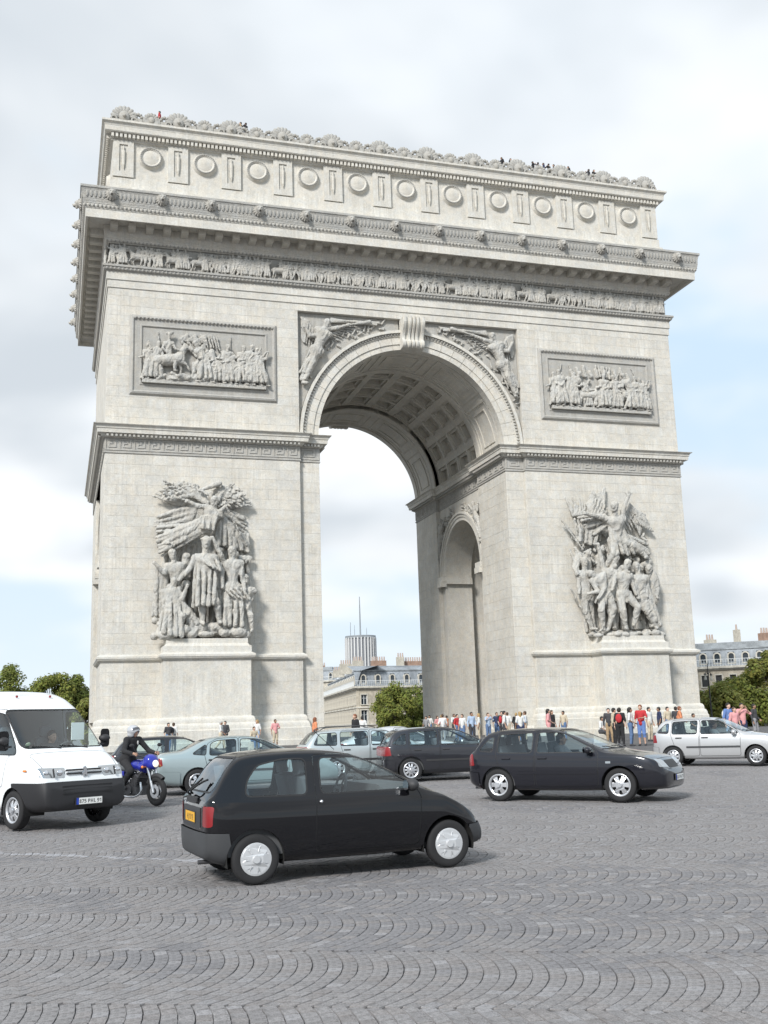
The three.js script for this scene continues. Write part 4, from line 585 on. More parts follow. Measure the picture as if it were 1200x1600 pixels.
{ // framed relief panels
  const frame = (x0, x1, y0, y1, k) => {
    const P = sub('relief_panel', ARCH); const pr = [[0, 0.02], [0.1, 0.16], [0.22, 0.2], [0.3, 0.12], [0.34, 0.08], [0.7, 0.08], [0.74, 0.13], [0.82, 0.13], [0.88, 0.02]]; // inset, height
    const s = new Soup(), c = t => [[x0 + t, y0 + t], [x1 - t, y0 + t], [x1 - t, y1 - t], [x0 + t, y1 - t]];
    for (let i = 0; i + 1 < pr.length; i++) { const a = c(pr[i][0] * 1.0), b = c(pr[i + 1][0]); for (let e = 0; e < 4; e++) { const f = (e + 1) % 4; s.quad([...a[e], ZF + pr[i][1]], [...a[f], ZF + pr[i][1]], [...b[f], ZF + pr[i + 1][1]], [...b[e], ZF + pr[i + 1][1]]); } }
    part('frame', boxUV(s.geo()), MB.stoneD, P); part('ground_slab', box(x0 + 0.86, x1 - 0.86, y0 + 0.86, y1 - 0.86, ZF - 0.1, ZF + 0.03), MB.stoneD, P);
    const l = []; const n = Math.round((x1 - x0) / 0.28); for (let i = 0; i < n; i++) { const g = new THREE.SphereGeometry(0.1, 6, 4); g.translate(x0 + 0.2 + (i + 0.5) / n * (x1 - x0 - 0.4), y1 - 0.27, ZF + 0.15); l.push(g); } part('frame_beads', merge(l), MB.stoneD, P, 'stuff');
    part('ground_ledge', box(x0 + 0.86, x1 - 0.86, y0 + 0.86, y0 + 1.12, ZF, ZF + 0.36), MB.sculpt, P); return P;
  };
  const Cc = 0.055, fl = ZF + 0.0;
  const mk = (P, fn, name = 'figure') => { const F = new Field(Cc); fn(F); part(name, chisel(F.mesh(fl), 0.035, 6, 1.8, 0.25), MB.sculpt, P); };
  let P = frame(-20.84, -10.42, 24.72, 30.6), R = rng(8), y = 25.8, z = ZF + 0.2;
  mk(P, F => horse(F, -17.9, y + 0.25, z + 0.05, 1.12, 1, 0.12), 'horse');
  mk(P, F => { carve(F, { hd: [-18.15, 29.05, z + 0.2], ch: [-18.2, 28.45, z + 0.15], pv: [-18.15, 27.55, z + 0.12], le: [-18.6, 28.1, z + 0.2], lh: [-18.3, 27.8, z + 0.3], re: [-17.75, 28.15, z + 0.25], rh: [-17.3, 27.95, z + 0.3], lk: [-17.75, 27.1, z + 0.35], lf: [-17.8, 26.5, z + 0.3], rk: [-17.7, 27.2, z], rf: [-17.7, 26.6, z], face: [0.8, 0, 0.6] }, 2.6, 1.15); F.cap([-18.3, 29.25, z + 0.2], [-17.95, 29.3, z + 0.2], 0.1, 0.1); });
  for (const [x, H, lean] of [[-19.5, 2.7], [-19.1, 2.9], [-16.3, 2.5, 0.3], [-15.7, 3.1, -0.2], [-15.3, 2.2, 0.3], [-14.7, 2.9, -0.35], [-14.1, 3.0], [-13.5, 2.6, -0.2], [-13.0, 3.0], [-12.5, 3.1], [-12.0, 2.9], [-11.7, 2.7]]) mk(P, F => crowdFigure(F, x, y, z + R() * 0.12, H, R, { lean, robe: R() < 0.5 }));
  mk(P, F => { for (let i = 0; i < 5; i++) F.cap([-18.9 + i * 0.75, y + 0.15, z], [-18.4 + i * 0.75, y + 0.35, z + 0.1], 0.22, 0.15, 0.1); carve(F, { hd: [-17.9, y + 0.5, z + 0.15], ch: [-17.4, y + 0.3, z + 0.1], pv: [-16.8, y + 0.25, z + 0.1], lk: [-16.3, y + 0.5, z + 0.15], lf: [-15.9, y + 0.15, z + 0.1], rk: [-16.3, y + 0.25, z], rf: [-15.8, y + 0.1, z], le: [-17.5, y + 0.1, z + 0.2], lh: [-17.9, y + 0.1, z + 0.25], re: [-17.2, y + 0.5, z + 0.2], rh: [-16.9, y + 0.4, z + 0.3], side: [0, 0, 1] }, 2.5, 1.1); }, 'fallen_figures');
  mk(P, F => { for (const [a, b] of [[-16.6, -15.7], [-15.9, -15.4], [-15.2, -14.3], [-13.8, -13.9], [-18.9, -18.8]]) F.cap([a, 29.45, z - 0.1], [b, 27.9, z], 0.05, 0.05, 0.02); folds(F, [-15.6, 29.4, z], [-14.8, 29.3, z], [-15.4, 28.5, z], [-14.6, 28.4, z], 5, 0.06, 0.06, 4, 0.05, 0.05); for (let i = 0; i < 9; i++) F.cap([-17.3 + i * 0.2, 29.0 + (i % 3) * 0.15, z - 0.12], [-17.2 + i * 0.2, 28.7 + (i % 2) * 0.2, z - 0.1], 0.14, 0.1, 0.05); }, 'lances');
  P = frame(10.42, 20.84, 24.65, 30.5); y = 25.74; R = rng(15);
  for (const [x, H, lean] of [[11.6, 2.8], [12.1, 3.0], [12.6, 2.9, 0.25], [13.2, 3.0, 0.2], [13.9, 2.4, 0.3], [14.5, 1.9, -0.2], [15.3, 2.3, 0.3], [15.9, 2.9], [16.5, 2.5, -0.3], [17.0, 2.9], [17.7, 2.6, -0.25], [18.3, 3.1, -0.2], [18.8, 2.9], [19.3, 2.8], [19.6, 2.6]]) mk(P, F => crowdFigure(F, x, y, z + R() * 0.12, H, R, { lean, robe: R() < 0.35 }));
  mk(P, F => horse(F, 14.6, y + 0.1, z, 0.8, 1, 0.05), 'horse'); mk(P, F => horse(F, 18.1, y + 0.1, z - 0.05, 0.95, -1, 0.1), 'horse');
  mk(P, F => { for (const [a, b] of [[12.4, 12.0], [13.0, 13.6], [16.2, 15.8], [17.6, 17.0], [18.6, 19.2]]) F.cap([a, 29.3, z - 0.1], [b, 27.8, z], 0.05, 0.05, 0.02); folds(F, [15.4, 29.3, z - 0.05], [16.6, 29.2, z - 0.05], [15.5, 28.4, z], [16.5, 28.3, z], 6, 0.08, 0.07, 4, 0.06, 0.06); for (let i = 0; i < 10; i++) F.cap([13.2 + i * 0.55, 28.8 + (i % 3) * 0.2, z - 0.12], [13.3 + i * 0.55, 28.4, z - 0.1], 0.14, 0.16, 0.05); }, 'lances');
}
{ // winged victories in the spandrels
  const zz = ZJ + 0.12, Cc = 0.05, fl = ZJ - 0.02;
  for (const s of [-1, 1]) {
    const P = sub('spandrel_relief', ARCH), q = (x, y, d) => [s * x, y, zz + d];
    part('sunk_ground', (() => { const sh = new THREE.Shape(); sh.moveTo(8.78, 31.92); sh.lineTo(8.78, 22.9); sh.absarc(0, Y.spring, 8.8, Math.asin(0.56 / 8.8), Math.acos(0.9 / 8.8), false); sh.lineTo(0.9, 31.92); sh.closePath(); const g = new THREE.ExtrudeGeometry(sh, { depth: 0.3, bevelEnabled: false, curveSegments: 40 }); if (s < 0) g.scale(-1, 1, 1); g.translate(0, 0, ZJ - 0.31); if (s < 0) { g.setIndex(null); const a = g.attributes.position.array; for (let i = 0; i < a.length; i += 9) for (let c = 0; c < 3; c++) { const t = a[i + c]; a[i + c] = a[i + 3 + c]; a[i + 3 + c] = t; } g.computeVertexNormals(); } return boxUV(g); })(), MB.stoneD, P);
    let F = new Field(Cc);
    carve(F, { hd: q(6.65, 31.05, 0.35), ch: q(6.95, 30.25, 0.25), pv: q(7.4, 28.95, 0.2), le: q(6.0, 30.75, 0.3), lh: q(5.0, 31.1, 0.3), re: q(7.9, 30.0, 0.3), rh: q(8.3, 30.7, 0.25), lk: q(7.75, 27.9, 0.35), lf: q(8.45, 26.4, 0.15), rk: q(8.1, 28.0, 0.2), rf: q(8.6, 26.7, 0.05), face: [-s * 0.6, 0, 0.8], side: [s > 0 ? 0.9 : -0.9, 0.35, 0].map(v => -v) }, 4.7, 1.1);
    folds(F, q(7.1, 28.9, 0.2), q(7.8, 29.2, 0.2), q(7.9, 27.1, 0.1), q(8.7, 27.2, 0.1), 6, 0.08, 0.08, 4, 0.08, 0.08); part('victory_figure', chisel(F.mesh(fl), 0.035, 5, 1.5, 0.25), MB.sculpt, P);
    F = new Field(Cc); wing(F, q(7.4, 30.2, 0.05), q(8.0, 31.2, 0.05), q(8.5, 31.5, 0), 1.5, 9, 0.08, [[s * 0.2, -1], [s * 0.05, -1]], 3); wing(F, q(6.5, 30.2, 0.02), q(5.9, 30.6, 0.02), q(4.6, 31.5, 0), 0.9, 9, 0.07, [[-s * 0.5, -0.3], [-s * 0.9, 0.05]], 4); part('wing', F.mesh(fl), MB.sculpt, P);
    F = new Field(Cc); F.cap(q(5.0, 31.1, 0.3), q(3.3, 31.5, 0.25), 0.05, 0.16, 0.02); folds(F, q(6.3, 31.3, 0.05), q(6.2, 31.6, 0.05), q(2.4, 31.65, 0.03), q(2.8, 31.3, 0.05), 5, 0.08, 0.07, 6, 0.15, 0.06); const R = rng(4 + s); for (let i = 0; i < 40; i++) { const a = lerp(0.35, 1.35, R()), r = 9.05 + R() * 0.7, p = [s * r * Math.cos(a), Y.spring + r * Math.sin(a)]; if (p[1] > 31.7 || Math.abs(p[0]) > 8.6) continue; F.cap([p[0], p[1], zz - 0.05], [p[0] + (R() - 0.5) * 0.7, p[1] + (R() - 0.3) * 0.6, zz + 0.05], 0.09, 0.05, 0.03); } part('foliage_relief', F.mesh(fl), MB.sculpt, P);
  }
}
{ // long figured frieze, front and left side
  const mk = (x0, x1, seed) => { const F = new Field(0.048), R = rng(seed); let x = x0; while (x < x1) { const t = R(); if (t < 0.07 && x < x1 - 2) { horse(F, x + 0.8, 34.17, 0.1, 0.62, R() < 0.5 ? 1 : -1, 0); crowdFigure(F, x + 0.75, 34.6, 0.16, 1.15, R); x += 1.1; } else { crowdFigure(F, x, 34.16, 0.1 + R() * 0.14, 1.42 + R() * 0.22, R); x += 0.2 + R() * 0.13; } if (R() < 0.25) { const a = (R() - 0.5) * 0.6; F.cap([x, 35.7, 0.06], [x + a, 34.9, 0.08], 0.03, 0.03, 0.01); } if (R() < 0.1) folds(F, [x, 35.65, 0.08], [x + 0.5, 35.65, 0.08], [x, 35.2, 0.1], [x + 0.5, 35.35, 0.1], 5, 0.04, 0.04, 5, 0.04, 0.03); } return F.mesh(-0.08); };
  for (let i = 0; i < 4; i++) { const o = A('frieze_relief', mk(-22.2 + i * 11.1, -22.2 + (i + 1) * 11.1 - 0.15, 100 + i), MB.sculpt); o.position.z = ZF; }
  const sd = mk(-10.9, 10.9, 140), o = A('frieze_relief', sd, MB.sculpt); o.position.x = -XW; o.rotation.y = -Math.PI / 2;
}
{ // carved spandrels over the side passages
  for (const k of [1, -1]) for (const zs of [1, -1]) { const F = new Field(0.06), R = rng(zs + 9), xw = k * (XM - 0.02), q = (z, y, d) => [z, y, d];
    carve(F, { hd: [zs * 3.9, 19.3, 0.3], ch: [zs * 4.1, 18.75, 0.25], pv: [zs * 4.4, 17.9, 0.2], le: [zs * 3.5, 19.0, 0.3], lh: [zs * 2.8, 19.5, 0.3], re: [zs * 4.7, 18.6, 0.3], rh: [zs * 4.8, 19.2, 0.25], lk: [zs * 4.6, 17.1, 0.3], lf: [zs * 4.85, 16.1, 0.15], rk: [zs * 4.75, 17.2, 0.2], rf: [zs * 4.9, 16.4, 0.1] }, 3.2, 1.1); for (let i = 0; i < 30; i++) { const a = R() * 1.2 + 0.3, r = 5.0 + R() * 0.7, z = zs * r * Math.cos(a), y = 14.45 + r * Math.sin(a); if (y > 20.1 || Math.abs(z) > 4.95) continue; F.cap([z, y, 0.05], [z + (R() - 0.5) * 0.6, y + (R() - 0.3) * 0.5, 0.2], 0.12, 0.07, 0.03); }
    const o = part('passage_spandrel', F.mesh(-0.05), MB.sculpt, ARCH); o.rotation.y = k > 0 ? -Math.PI / 2 : Math.PI / 2; o.position.x = xw; if (k > 0) o.scale.x = 1; }
}
{ // lion masks along the cornice
  const F = new Field(0.035); F.cap([0, 0, 0.1], [0, 0.05, 0.25], 0.28, 0.25, 0.05).cap([0, -0.1, 0.3], [0, -0.14, 0.5], 0.16, 0.13, 0.05).ball([0, -0.27, 0.35], 0.1, 0.04).ball([0, -0.06, 0.62], 0.05, 0.03); for (const s of [-1, 1]) F.ball([s * 0.2, 0.24, 0.2], 0.08, 0.02).ball([s * 0.1, 0.1, 0.46], 0.05, 0.02).ell([s * 0.11, 0.04, 0.5], [0.05, 0.04, 0.05], 0.02, true); for (let i = 0; i < 14; i++) { const a = i / 14 * 2 * Math.PI; F.cap([0.25 * Math.cos(a), 0.25 * Math.sin(a), 0.12], [0.42 * Math.cos(a), 0.4 * Math.sin(a), 0.05], 0.1, 0.06, 0.02); } F.ell([0, -0.2, 0.5], [0.07, 0.05, 0.14], 0.02, true);
  const g = F.mesh(-0.1);
  for (let i = 0; i < 14; i++) A('lion_mask', g, MB.stoneD).position.set(-22.36 + i * 3.44, 38.36, ZF + 0.14 + 2.1);
  for (let i = 0; i < 8; i++) { const o = A('lion_mask', g, MB.stoneD); o.position.set(-XW + 0.18 - 2.1, 38.36, 11.4 - i * 3.26); o.rotation.y = -Math.PI / 2; }
}
// ---------------------------------------------------------------- surroundings: buildings, trees, lamp
{
  const n = layers(512, [[4, 0.08], [20, 0.07], [90, 0.06]], 44), map = tex(512, k => { const v = 0.86 + n[k]; return [v, v * 0.99, v * 0.97]; }, 6);
  MB.house = std([0.62, 0.57, 0.48], 0.9, { map }); MB.house2 = std([0.6, 0.57, 0.5], 0.9, { map }); MB.slate = std([0.33, 0.37, 0.42], 0.6, { map }); MB.zinc = std([0.36, 0.4, 0.44], 0.5, { map, metalness: 0.2 }); MB.brick = std([0.4, 0.27, 0.21], 0.9, { map }); MB.pots = std([0.42, 0.34, 0.29], 0.9); MB.trim = std([0.68, 0.66, 0.6], 0.85, { map });
  MB.pane = phys([0.03, 0.04, 0.05], 0.06, { specularIntensity: 1 }); MB.shutter = std([0.62, 0.64, 0.64], 0.7); MB.iron = std([0.02, 0.022, 0.024], 0.6);
}
// facade of a house between two plan points; outward = left of a->b seen from above turned to viewer
function facade(B, a, b, o) {
  const L = Math.hypot(b[0] - a[0], b[1] - a[1]), ang = Math.atan2(-(b[1] - a[1]), b[0] - a[0]);
  const put = m => { m.position.x += 0; m.rotation.y = ang; const p = new THREE.Vector3(m.position.x, m.position.y, m.position.z).applyAxisAngle(new THREE.Vector3(0, 1, 0), ang); m.position.set(a[0] + p.x, p.y, a[1] + p.z); return m; };
  const sh = new THREE.Shape(); sh.moveTo(0, o.y0); sh.lineTo(L, o.y0); sh.lineTo(L, o.y1); sh.lineTo(0, o.y1); sh.closePath();
  const n = Math.round(L / o.bay), bay = L / n;
  for (let i = 0; i < n; i++) for (const [yc, h, w] of o.rows) { const x = (i + 0.5) * bay, p = new THREE.Path(); p.moveTo(x - w / 2, yc - h / 2); p.lineTo(x + w / 2, yc - h / 2); p.lineTo(x + w / 2, yc + h / 2); p.lineTo(x - w / 2, yc + h / 2); p.closePath(); sh.holes.push(p); }
  put(part('wall', boxUV(xf(new THREE.ExtrudeGeometry(sh, { depth: 0.4, bevelEnabled: false }), { p: [0, 0, -0.4] })), o.m, B));
  const geos = o.rows.map(([yc, h, w]) => [new THREE.PlaneGeometry(w, h), merge([box(-w / 2, -w / 2 + 0.07, -h / 2, h / 2, -0.02, 0.03), box(w / 2 - 0.07, w / 2, -h / 2, h / 2, -0.02, 0.03), box(-0.04, 0.04, -h / 2, h / 2, -0.02, 0.03), box(-w / 2 + 0.07, w / 2 - 0.07, h / 2 - 0.07, h / 2, -0.02, 0.03), box(-w / 2 + 0.07, -0.04, h * 0.12, h * 0.12 + 0.05, -0.02, 0.03), box(0.04, w / 2 - 0.07, h * 0.12, h * 0.12 + 0.05, -0.02, 0.03)]), merge([box(-w / 2 - 0.14, -w / 2, -h / 2, h / 2 + 0.16, 0, 0.1), box(w / 2, w / 2 + 0.14, -h / 2, h / 2 + 0.16, 0, 0.1), box(-w / 2, w / 2, h / 2, h / 2 + 0.16, 0, 0.1), box(-w / 2 - 0.2, w / 2 + 0.2, -h / 2 - 0.12, -h / 2, 0, 0.18)])]);
  for (let i = 0; i < n; i++) o.rows.forEach(([yc, h, w], r) => { const g = sub('window', B, [(i + 0.5) * bay, yc, 0]); part('pane', geos[r][0], MB.pane, g).position.z = -0.24; part('frame', geos[r][1], MB.shutter, g).position.z = -0.2; part('surround', geos[r][2], MB.trim, g); put(g); });
  put(part('cornice', merge([box(-0.3, L + 0.3, o.y1 - 0.5, o.y1 - 0.3, -0.1, 0.25), box(-0.5, L + 0.5, o.y1 - 0.3, o.y1, -0.1, 0.55)]), MB.trim, B));
  for (const yb of o.bands ?? []) put(part('string_course', box(0, L, yb, yb + 0.22, -0.05, 0.16), MB.trim, B));
  // balcony rail
  { const l = [box(-0.4, L + 0.4, o.y1 + 0.85, o.y1 + 0.92, 0.42, 0.48)]; for (let x = 0; x < L; x += 0.35) l.push(box(x, x + 0.05, o.y1, o.y1 + 0.85, 0.43, 0.47)); put(part('balcony_rail', merge(l), MB.shutter, B)); }
  // mansard slope + dormers
  const yr = o.y1 + o.mans, s = new Soup(); s.quad([-0.1, o.y1, 0.02], [L + 0.1, o.y1, 0.02], [L + 0.1 - 0.0, yr, -0.9], [-0.1, yr, -0.9]); s.quad([-0.1, yr, -0.9], [L + 0.1, yr, -0.9], [L + 0.1, yr + 1.0, -4.5], [-0.1, yr + 1.0, -4.5]); put(part('mansard', boxUV(s.geo()), MB.slate, B)); put(part('roof_edge', box(-0.2, L + 0.2, yr - 0.08, yr + 0.12, -0.95, -0.72), MB.zinc, B));
  const dw = 1.05, dh = o.mans * 0.66; const arch = (() => { const q = new THREE.Shape(); q.moveTo(-dw / 2, 0); q.lineTo(dw / 2, 0); q.lineTo(dw / 2, dh * 0.7); q.absarc(0, dh * 0.7, dw / 2, 0, Math.PI); q.closePath(); const h = new THREE.Path(); h.moveTo(-dw * 0.33, 0.12); h.lineTo(dw * 0.33, 0.12); h.lineTo(dw * 0.33, dh * 0.7); h.absarc(0, dh * 0.7, dw * 0.33, 0, Math.PI); h.closePath(); q.holes.push(h); return boxUV(new THREE.ExtrudeGeometry(q, { depth: 0.9, bevelEnabled: false })); })();
  for (let i = 0; i < n; i++) { const g = sub('dormer', B, [(i + 0.5) * bay, o.y1 + 0.25, -0.95]); part('dormer_frame', arch, MB.trim, g); part('pane', xf(new THREE.PlaneGeometry(dw * 0.8, dh * 1.0), { p: [0, dh * 0.55, 0.75] }), MB.pane, g); put(g); }
}
function house(name, label, pts, o) { // pts: front polyline (viewed faces), then the mass behind
  const B = thing(name, label, 'building', [0, 0, 0], 0, 'houses around the square');
  for (let i = 0; i + 1 < pts.length; i++) facade(B, pts[i], pts[i + 1], o);
  const back = o.back, sh = new THREE.Shape(), all = [...pts, ...back]; all.forEach(([x, z], i) => i ? sh.lineTo(x, -z) : sh.moveTo(x, -z)); sh.closePath();
  const c = all.reduce((s, p) => [s[0] + p[0] / all.length, s[1] + p[1] / all.length], [0, 0]); const body = new THREE.ExtrudeGeometry(sh, { depth: o.y1 - o.y0 - 0.05, bevelEnabled: false }); body.rotateX(-Math.PI / 2); body.translate(-c[0], 0, -c[1]); body.scale(0.985, 1, 0.985); body.translate(c[0], o.y0, c[1]); part('mass', boxUV(body), MB.iron, B);
  const rf = new THREE.ExtrudeGeometry(sh, { depth: o.mans + 0.9, bevelEnabled: false }); rf.rotateX(-Math.PI / 2); rf.translate(-c[0], 0, -c[1]); rf.scale(0.86, 1, 0.86); rf.translate(c[0], o.y1, c[1]); part('roof', boxUV(rf), MB.zinc, B);
  const R = rng(o.seed ?? 1); for (const [x, z, w, h] of o.chimneys) { const g = sub('chimney', B, [x, o.y1 + o.mans + 0.5, z]); part('stack', box(-w / 2, w / 2, 0, h, -0.5, 0.5), R() < 0.25 ? MB.brick : MB.house2, g); const l = []; for (let i = 0; i < Math.round(w / 0.42); i++) l.push(xf(new THREE.CylinderGeometry(0.11, 0.15, 0.75, 8), { p: [-w / 2 + 0.25 + i * 0.42, h + 0.36, 0] })); part('chimney_pots', merge(l), MB.pots, g); }
  return B;
}
house('stone_house', 'cream stone house with blue slate mansard seen through the arch', [[31.5, -147.7], [22.95, -90.1], [49.0, -91.5]], { y0: -1, y1: 8.2, mans: 2.6, bay: 2.6, m: MB.house, rows: [[6.0, 1.6, 1.05], [3.2, 2.1, 1.1], [0.4, 2.2, 1.2]], bands: [4.6, 1.8], back: [[60, -110], [55, -150]], seed: 3, chimneys: [[25.5, -98, 1.8, 1.6], [29, -97, 2.6, 1.5], [33, -97, 1.2, 2.1], [36, -98, 4.5, 1.4], [40, -97, 1.6, 2.2], [27, -112, 2.2, 1.9], [29, -125, 2.2, 1.4]] });
house('stone_house', 'farther pale house beside the left jamb behind the slate-roofed one', [[27.0, -174.0], [39.0, -166.0]], { y0: -1, y1: 12.6, mans: 2.4, bay: 3.0, m: MB.house2, rows: [[10.4, 2.2, 1.1], [6.9, 2.3, 1.1], [3.4, 2.3, 1.1]], bands: [8.6, 5.1], back: [[45, -185], [32, -192]], chimneys: [[31, -178, 2.4, 1.0], [37, -174, 2.4, 1.0]] });
house('stone_house', 'tan stone house with slate attic right of the arch above the trees', [[56.4, -44.3], [74.2, -31.6]], { y0: -1, y1: 8.1, mans: 2.3, bay: 1.85, m: MB.house, rows: [[6.15, 1.5, 0.8], [3.6, 1.7, 0.85], [1.0, 1.8, 0.9]], bands: [4.8, 2.3], back: [[84, -44], [66, -60]], seed: 5, chimneys: [[61.5, -45, 1.4, 1.0], [64.5, -43, 0.5, 2.2], [68, -40.5, 3.2, 1.5], [71, -38.5, 0.7, 2.4], [74, -37, 4, 1.5]] });
{ // distant round tower with mast
  const t = thing('round_tower', 'distant grey round tower with a tall mast beyond the slate roofs', 'tower', [219.2, -2, -782.5]); const l = [], d = []; part('core', new THREE.CylinderGeometry(12.2, 12.2, 77, 36).translate(0, 38.5, 0), std([0.2, 0.21, 0.23], 0.8), t);
  for (let i = 0; i < 28; i++) { const a = i / 28 * 2 * Math.PI; part('fin', xf(new THREE.BoxGeometry(1.5, 76, 1.0), { p: [12.6 * Math.cos(a), 38, 12.6 * Math.sin(a)], r: [0, -a, 0] }), std([0.55, 0.55, 0.54], 0.8), t); } part('parapet', new THREE.CylinderGeometry(13, 13, 2.2, 36).translate(0, 76.5, 0), MB.zinc, t); part('mast', merge([new THREE.CylinderGeometry(0.35, 0.75, 34, 8).translate(0, 94, 0), new THREE.CylinderGeometry(0.15, 0.25, 10, 6).translate(-5, 82, 0), new THREE.CylinderGeometry(0.15, 0.25, 7, 6).translate(5, 81, 2), new THREE.CylinderGeometry(0.2, 0.3, 13, 6).translate(-8, 83, -2)]), MB.zinc, t);
}
// trees
const LEAF = [0, 1, 2].map(i => phys([[0.2, 0.235, 0.06], [0.17, 0.21, 0.055], [0.23, 0.25, 0.07]][i], 0.95, { vertexColors: true, transmission: 0.4, thickness: 0, specularIntensity: 0.3 }));
MB.bark = std([0.13, 0.1, 0.075], 0.95);
function crownGeo(rx, ry, seed, N) {
  const R = rng(seed), P = [], C = [], Nn = []; const clumps = []; for (let i = 0; i < 46; i++) { const a = R() * 6.283, u = R() * 2 - 1, q = Math.sqrt(1 - u * u), k = 0.45 + 0.5 * Math.cbrt(R()); clumps.push([rx * q * Math.cos(a) * k, ry * u * k + ry * 0.1 * (R() - 0.5), rx * q * Math.sin(a) * k, 0.16 + R() * 0.16]); }
  for (let i = 0; i < N; i++) { const c = clumps[Math.floor(R() * clumps.length)], r = c[3] * rx * 1.5, a = R() * 6.283, u = R() * 2 - 1, q = Math.sqrt(1 - u * u), k = Math.pow(R(), 0.45); const p = [c[0] + r * q * Math.cos(a) * k, c[1] + r * u * k * 0.9, c[2] + r * q * Math.sin(a) * k];
    const s = 0.11 + R() * 0.12, n = v3.norm([q * Math.cos(a) + (R() - 0.5) * 1.4, u + 0.5 + (R() - 0.5), q * Math.sin(a) + (R() - 0.5) * 1.4]), t = v3.norm(v3.cross(n, [R() - 0.5, R() - 0.5, R() - 0.5])), b = v3.cross(n, t); const at = (x, y) => [p[0] + t[0] * x * s + b[0] * y * s, p[1] + t[1] * x * s + b[1] * y * s, p[2] + t[2] * x * s + b[2] * y * s];
    const A = at(0, -1.2), B2 = at(0.62, 0), D = at(0, 1.2), E2 = at(-0.62, 0), v = 0.7 + R() * 0.6, col = [v * (0.9 + R() * 0.3), v, v * 0.9]; for (const w of [A, B2, D, A, D, E2]) { P.push(...w); C.push(...col); Nn.push(...n); } }
  const g = new THREE.BufferGeometry(); g.setAttribute('position', new THREE.Float32BufferAttribute(P, 3)); g.setAttribute('normal', new THREE.Float32BufferAttribute(Nn, 3)); g.setAttribute('color', new THREE.Float32BufferAttribute(C, 3)); return g;
}
function tree(label, x, z, h, rx, ry, seed, leaf = 0, N = 9000) {
  const y = groundY(x, z), t = thing('tree', label, 'tree', [x, y, z], 0, 'trees around the square'), R = rng(seed + 400), cy = h - ry; const L = [];
  const tr = new THREE.CylinderGeometry(0.12 * rx * 0.3 + 0.05, 0.2, cy, 10, 4); tr.translate(0, cy / 2, 0); part('trunk', tr, MB.bark, t);
  for (let i = 0; i < 9; i++) { const a = i * 2.4, e = [rx * 0.7 * Math.cos(a), cy + (R() - 0.2) * ry * 0.9, rx * 0.7 * Math.sin(a)]; L.push(tube([[0, cy * (0.6 + R() * 0.35), 0], v3.add(v3.mul(e, 0.5), [0, cy * 0.45, 0]), e], 0.05, 5, 8)); } part('limbs', merge(L), MB.bark, t);
  const c = part('crown', crownGeo(rx, ry, seed, N), LEAF[leaf], t); c.position.y = cy; return t;
}
tree('round green tree seen through the arch before the cream house', 24.3, -73.6, 7.6, 3.0, 3.6, 11, 0, 14000); tree('smaller tree at the far jamb seen through the arch', 27.5, -76.0, 7.9, 3.2, 3.8, 12, 1, 12000);
tree('low bushy tree nearest the right end of the arch', 37.9, -9.2, 3.9, 2.5, 1.9, 13, 2, 12000); tree('middle bushy tree of the clump right of the arch', 41.2, -10.6, 4.5, 2.7, 2.2, 14, 0, 14000); tree('tallest tree of the clump at the right edge', 46.0, -11.4, 7.5, 2.7, 3.6, 15, 2, 15000); tree('tree cut off by the right edge behind the clump', 52.6, -13.3, 7.2, 3.6, 3.9, 16, 1, 12000); tree('dark bushy tree behind the pink tops on the right', 43.5, -13.5, 5.2, 2.6, 2.4, 23, 1, 12000);
tree('taller tree rising over the white van roof', -25.6, -66.4, 10.7, 3.0, 4.4, 17, 0, 14000); tree('second tree over the van roof, right of the taller', -23.2, -68.4, 9.7, 2.5, 4.2, 18, 1, 13000); tree('low tree between the van roof and the arch', -21.4, -56.4, 5.9, 1.6, 2.6, 19, 2, 8000); tree('round tree top at the left edge above the van', -31.8, -76.4, 11.6, 2.9, 4.4, 20, 1, 10000); 
{ // lamp post beside the right pier
  const x = 27.6, z = 4.6, y = groundY(x, z) + 0.09, t = thing('street_lamp', 'dark double-arm lamp post just right of the arch', 'lamp post', [x, y, z], 0.7); part('post', new THREE.LatheGeometry([[0.02, 0], [0.2, 0], [0.2, 0.25], [0.12, 0.4], [0.09, 0.9], [0.07, 1.0], [0.05, 4.2], [0.08, 4.3], [0.05, 4.4], [0.03, 5.4], [0.0, 5.5]].map(p => new THREE.Vector2(...p)), 14), MB.iron, t); part('arm', merge([tube([[-0.85, 4.55, 0], [-0.45, 4.75, 0], [0, 4.5, 0], [0.45, 4.75, 0], [0.85, 4.55, 0]], 0.03, 6, 24)]), MB.iron, t);
  for (const s of [-1, 1]) { const l = sub('lantern', t, [s * 0.85, 4.5, 0]); part('cage', new THREE.LatheGeometry([[0.06, -0.02], [0.12, -0.4], [0.1, -0.45], [0.0, -0.46]].map(p => new THREE.Vector2(...p)), 8), phys([0.6, 0.6, 0.55], 0.2, { transmission: 0.5, thickness: 0 }), l); part('cap', new THREE.ConeGeometry(0.16, 0.16, 8).translate(0, 0.06, 0), MB.iron, l); }
}
for (const [x, z, w] of [[-13.98, 20.5, 'left pedestal'], [1.34, 34.15, 'leftmost right-hand visitor'], [8.45, 31.38, 'right end of the arch']]) { const g = rbox(0.6, 0.46, 0.55, 0.04); g.translate(0, 0.22, 0); tag(part('stone_block', boxUV(g), MB.stone), `low square stone block under a seated visitor by the ${w}`, 'stone block', 'stone blocks on the plaza').position.set(x, groundY(x, z) + 0.09, z); }
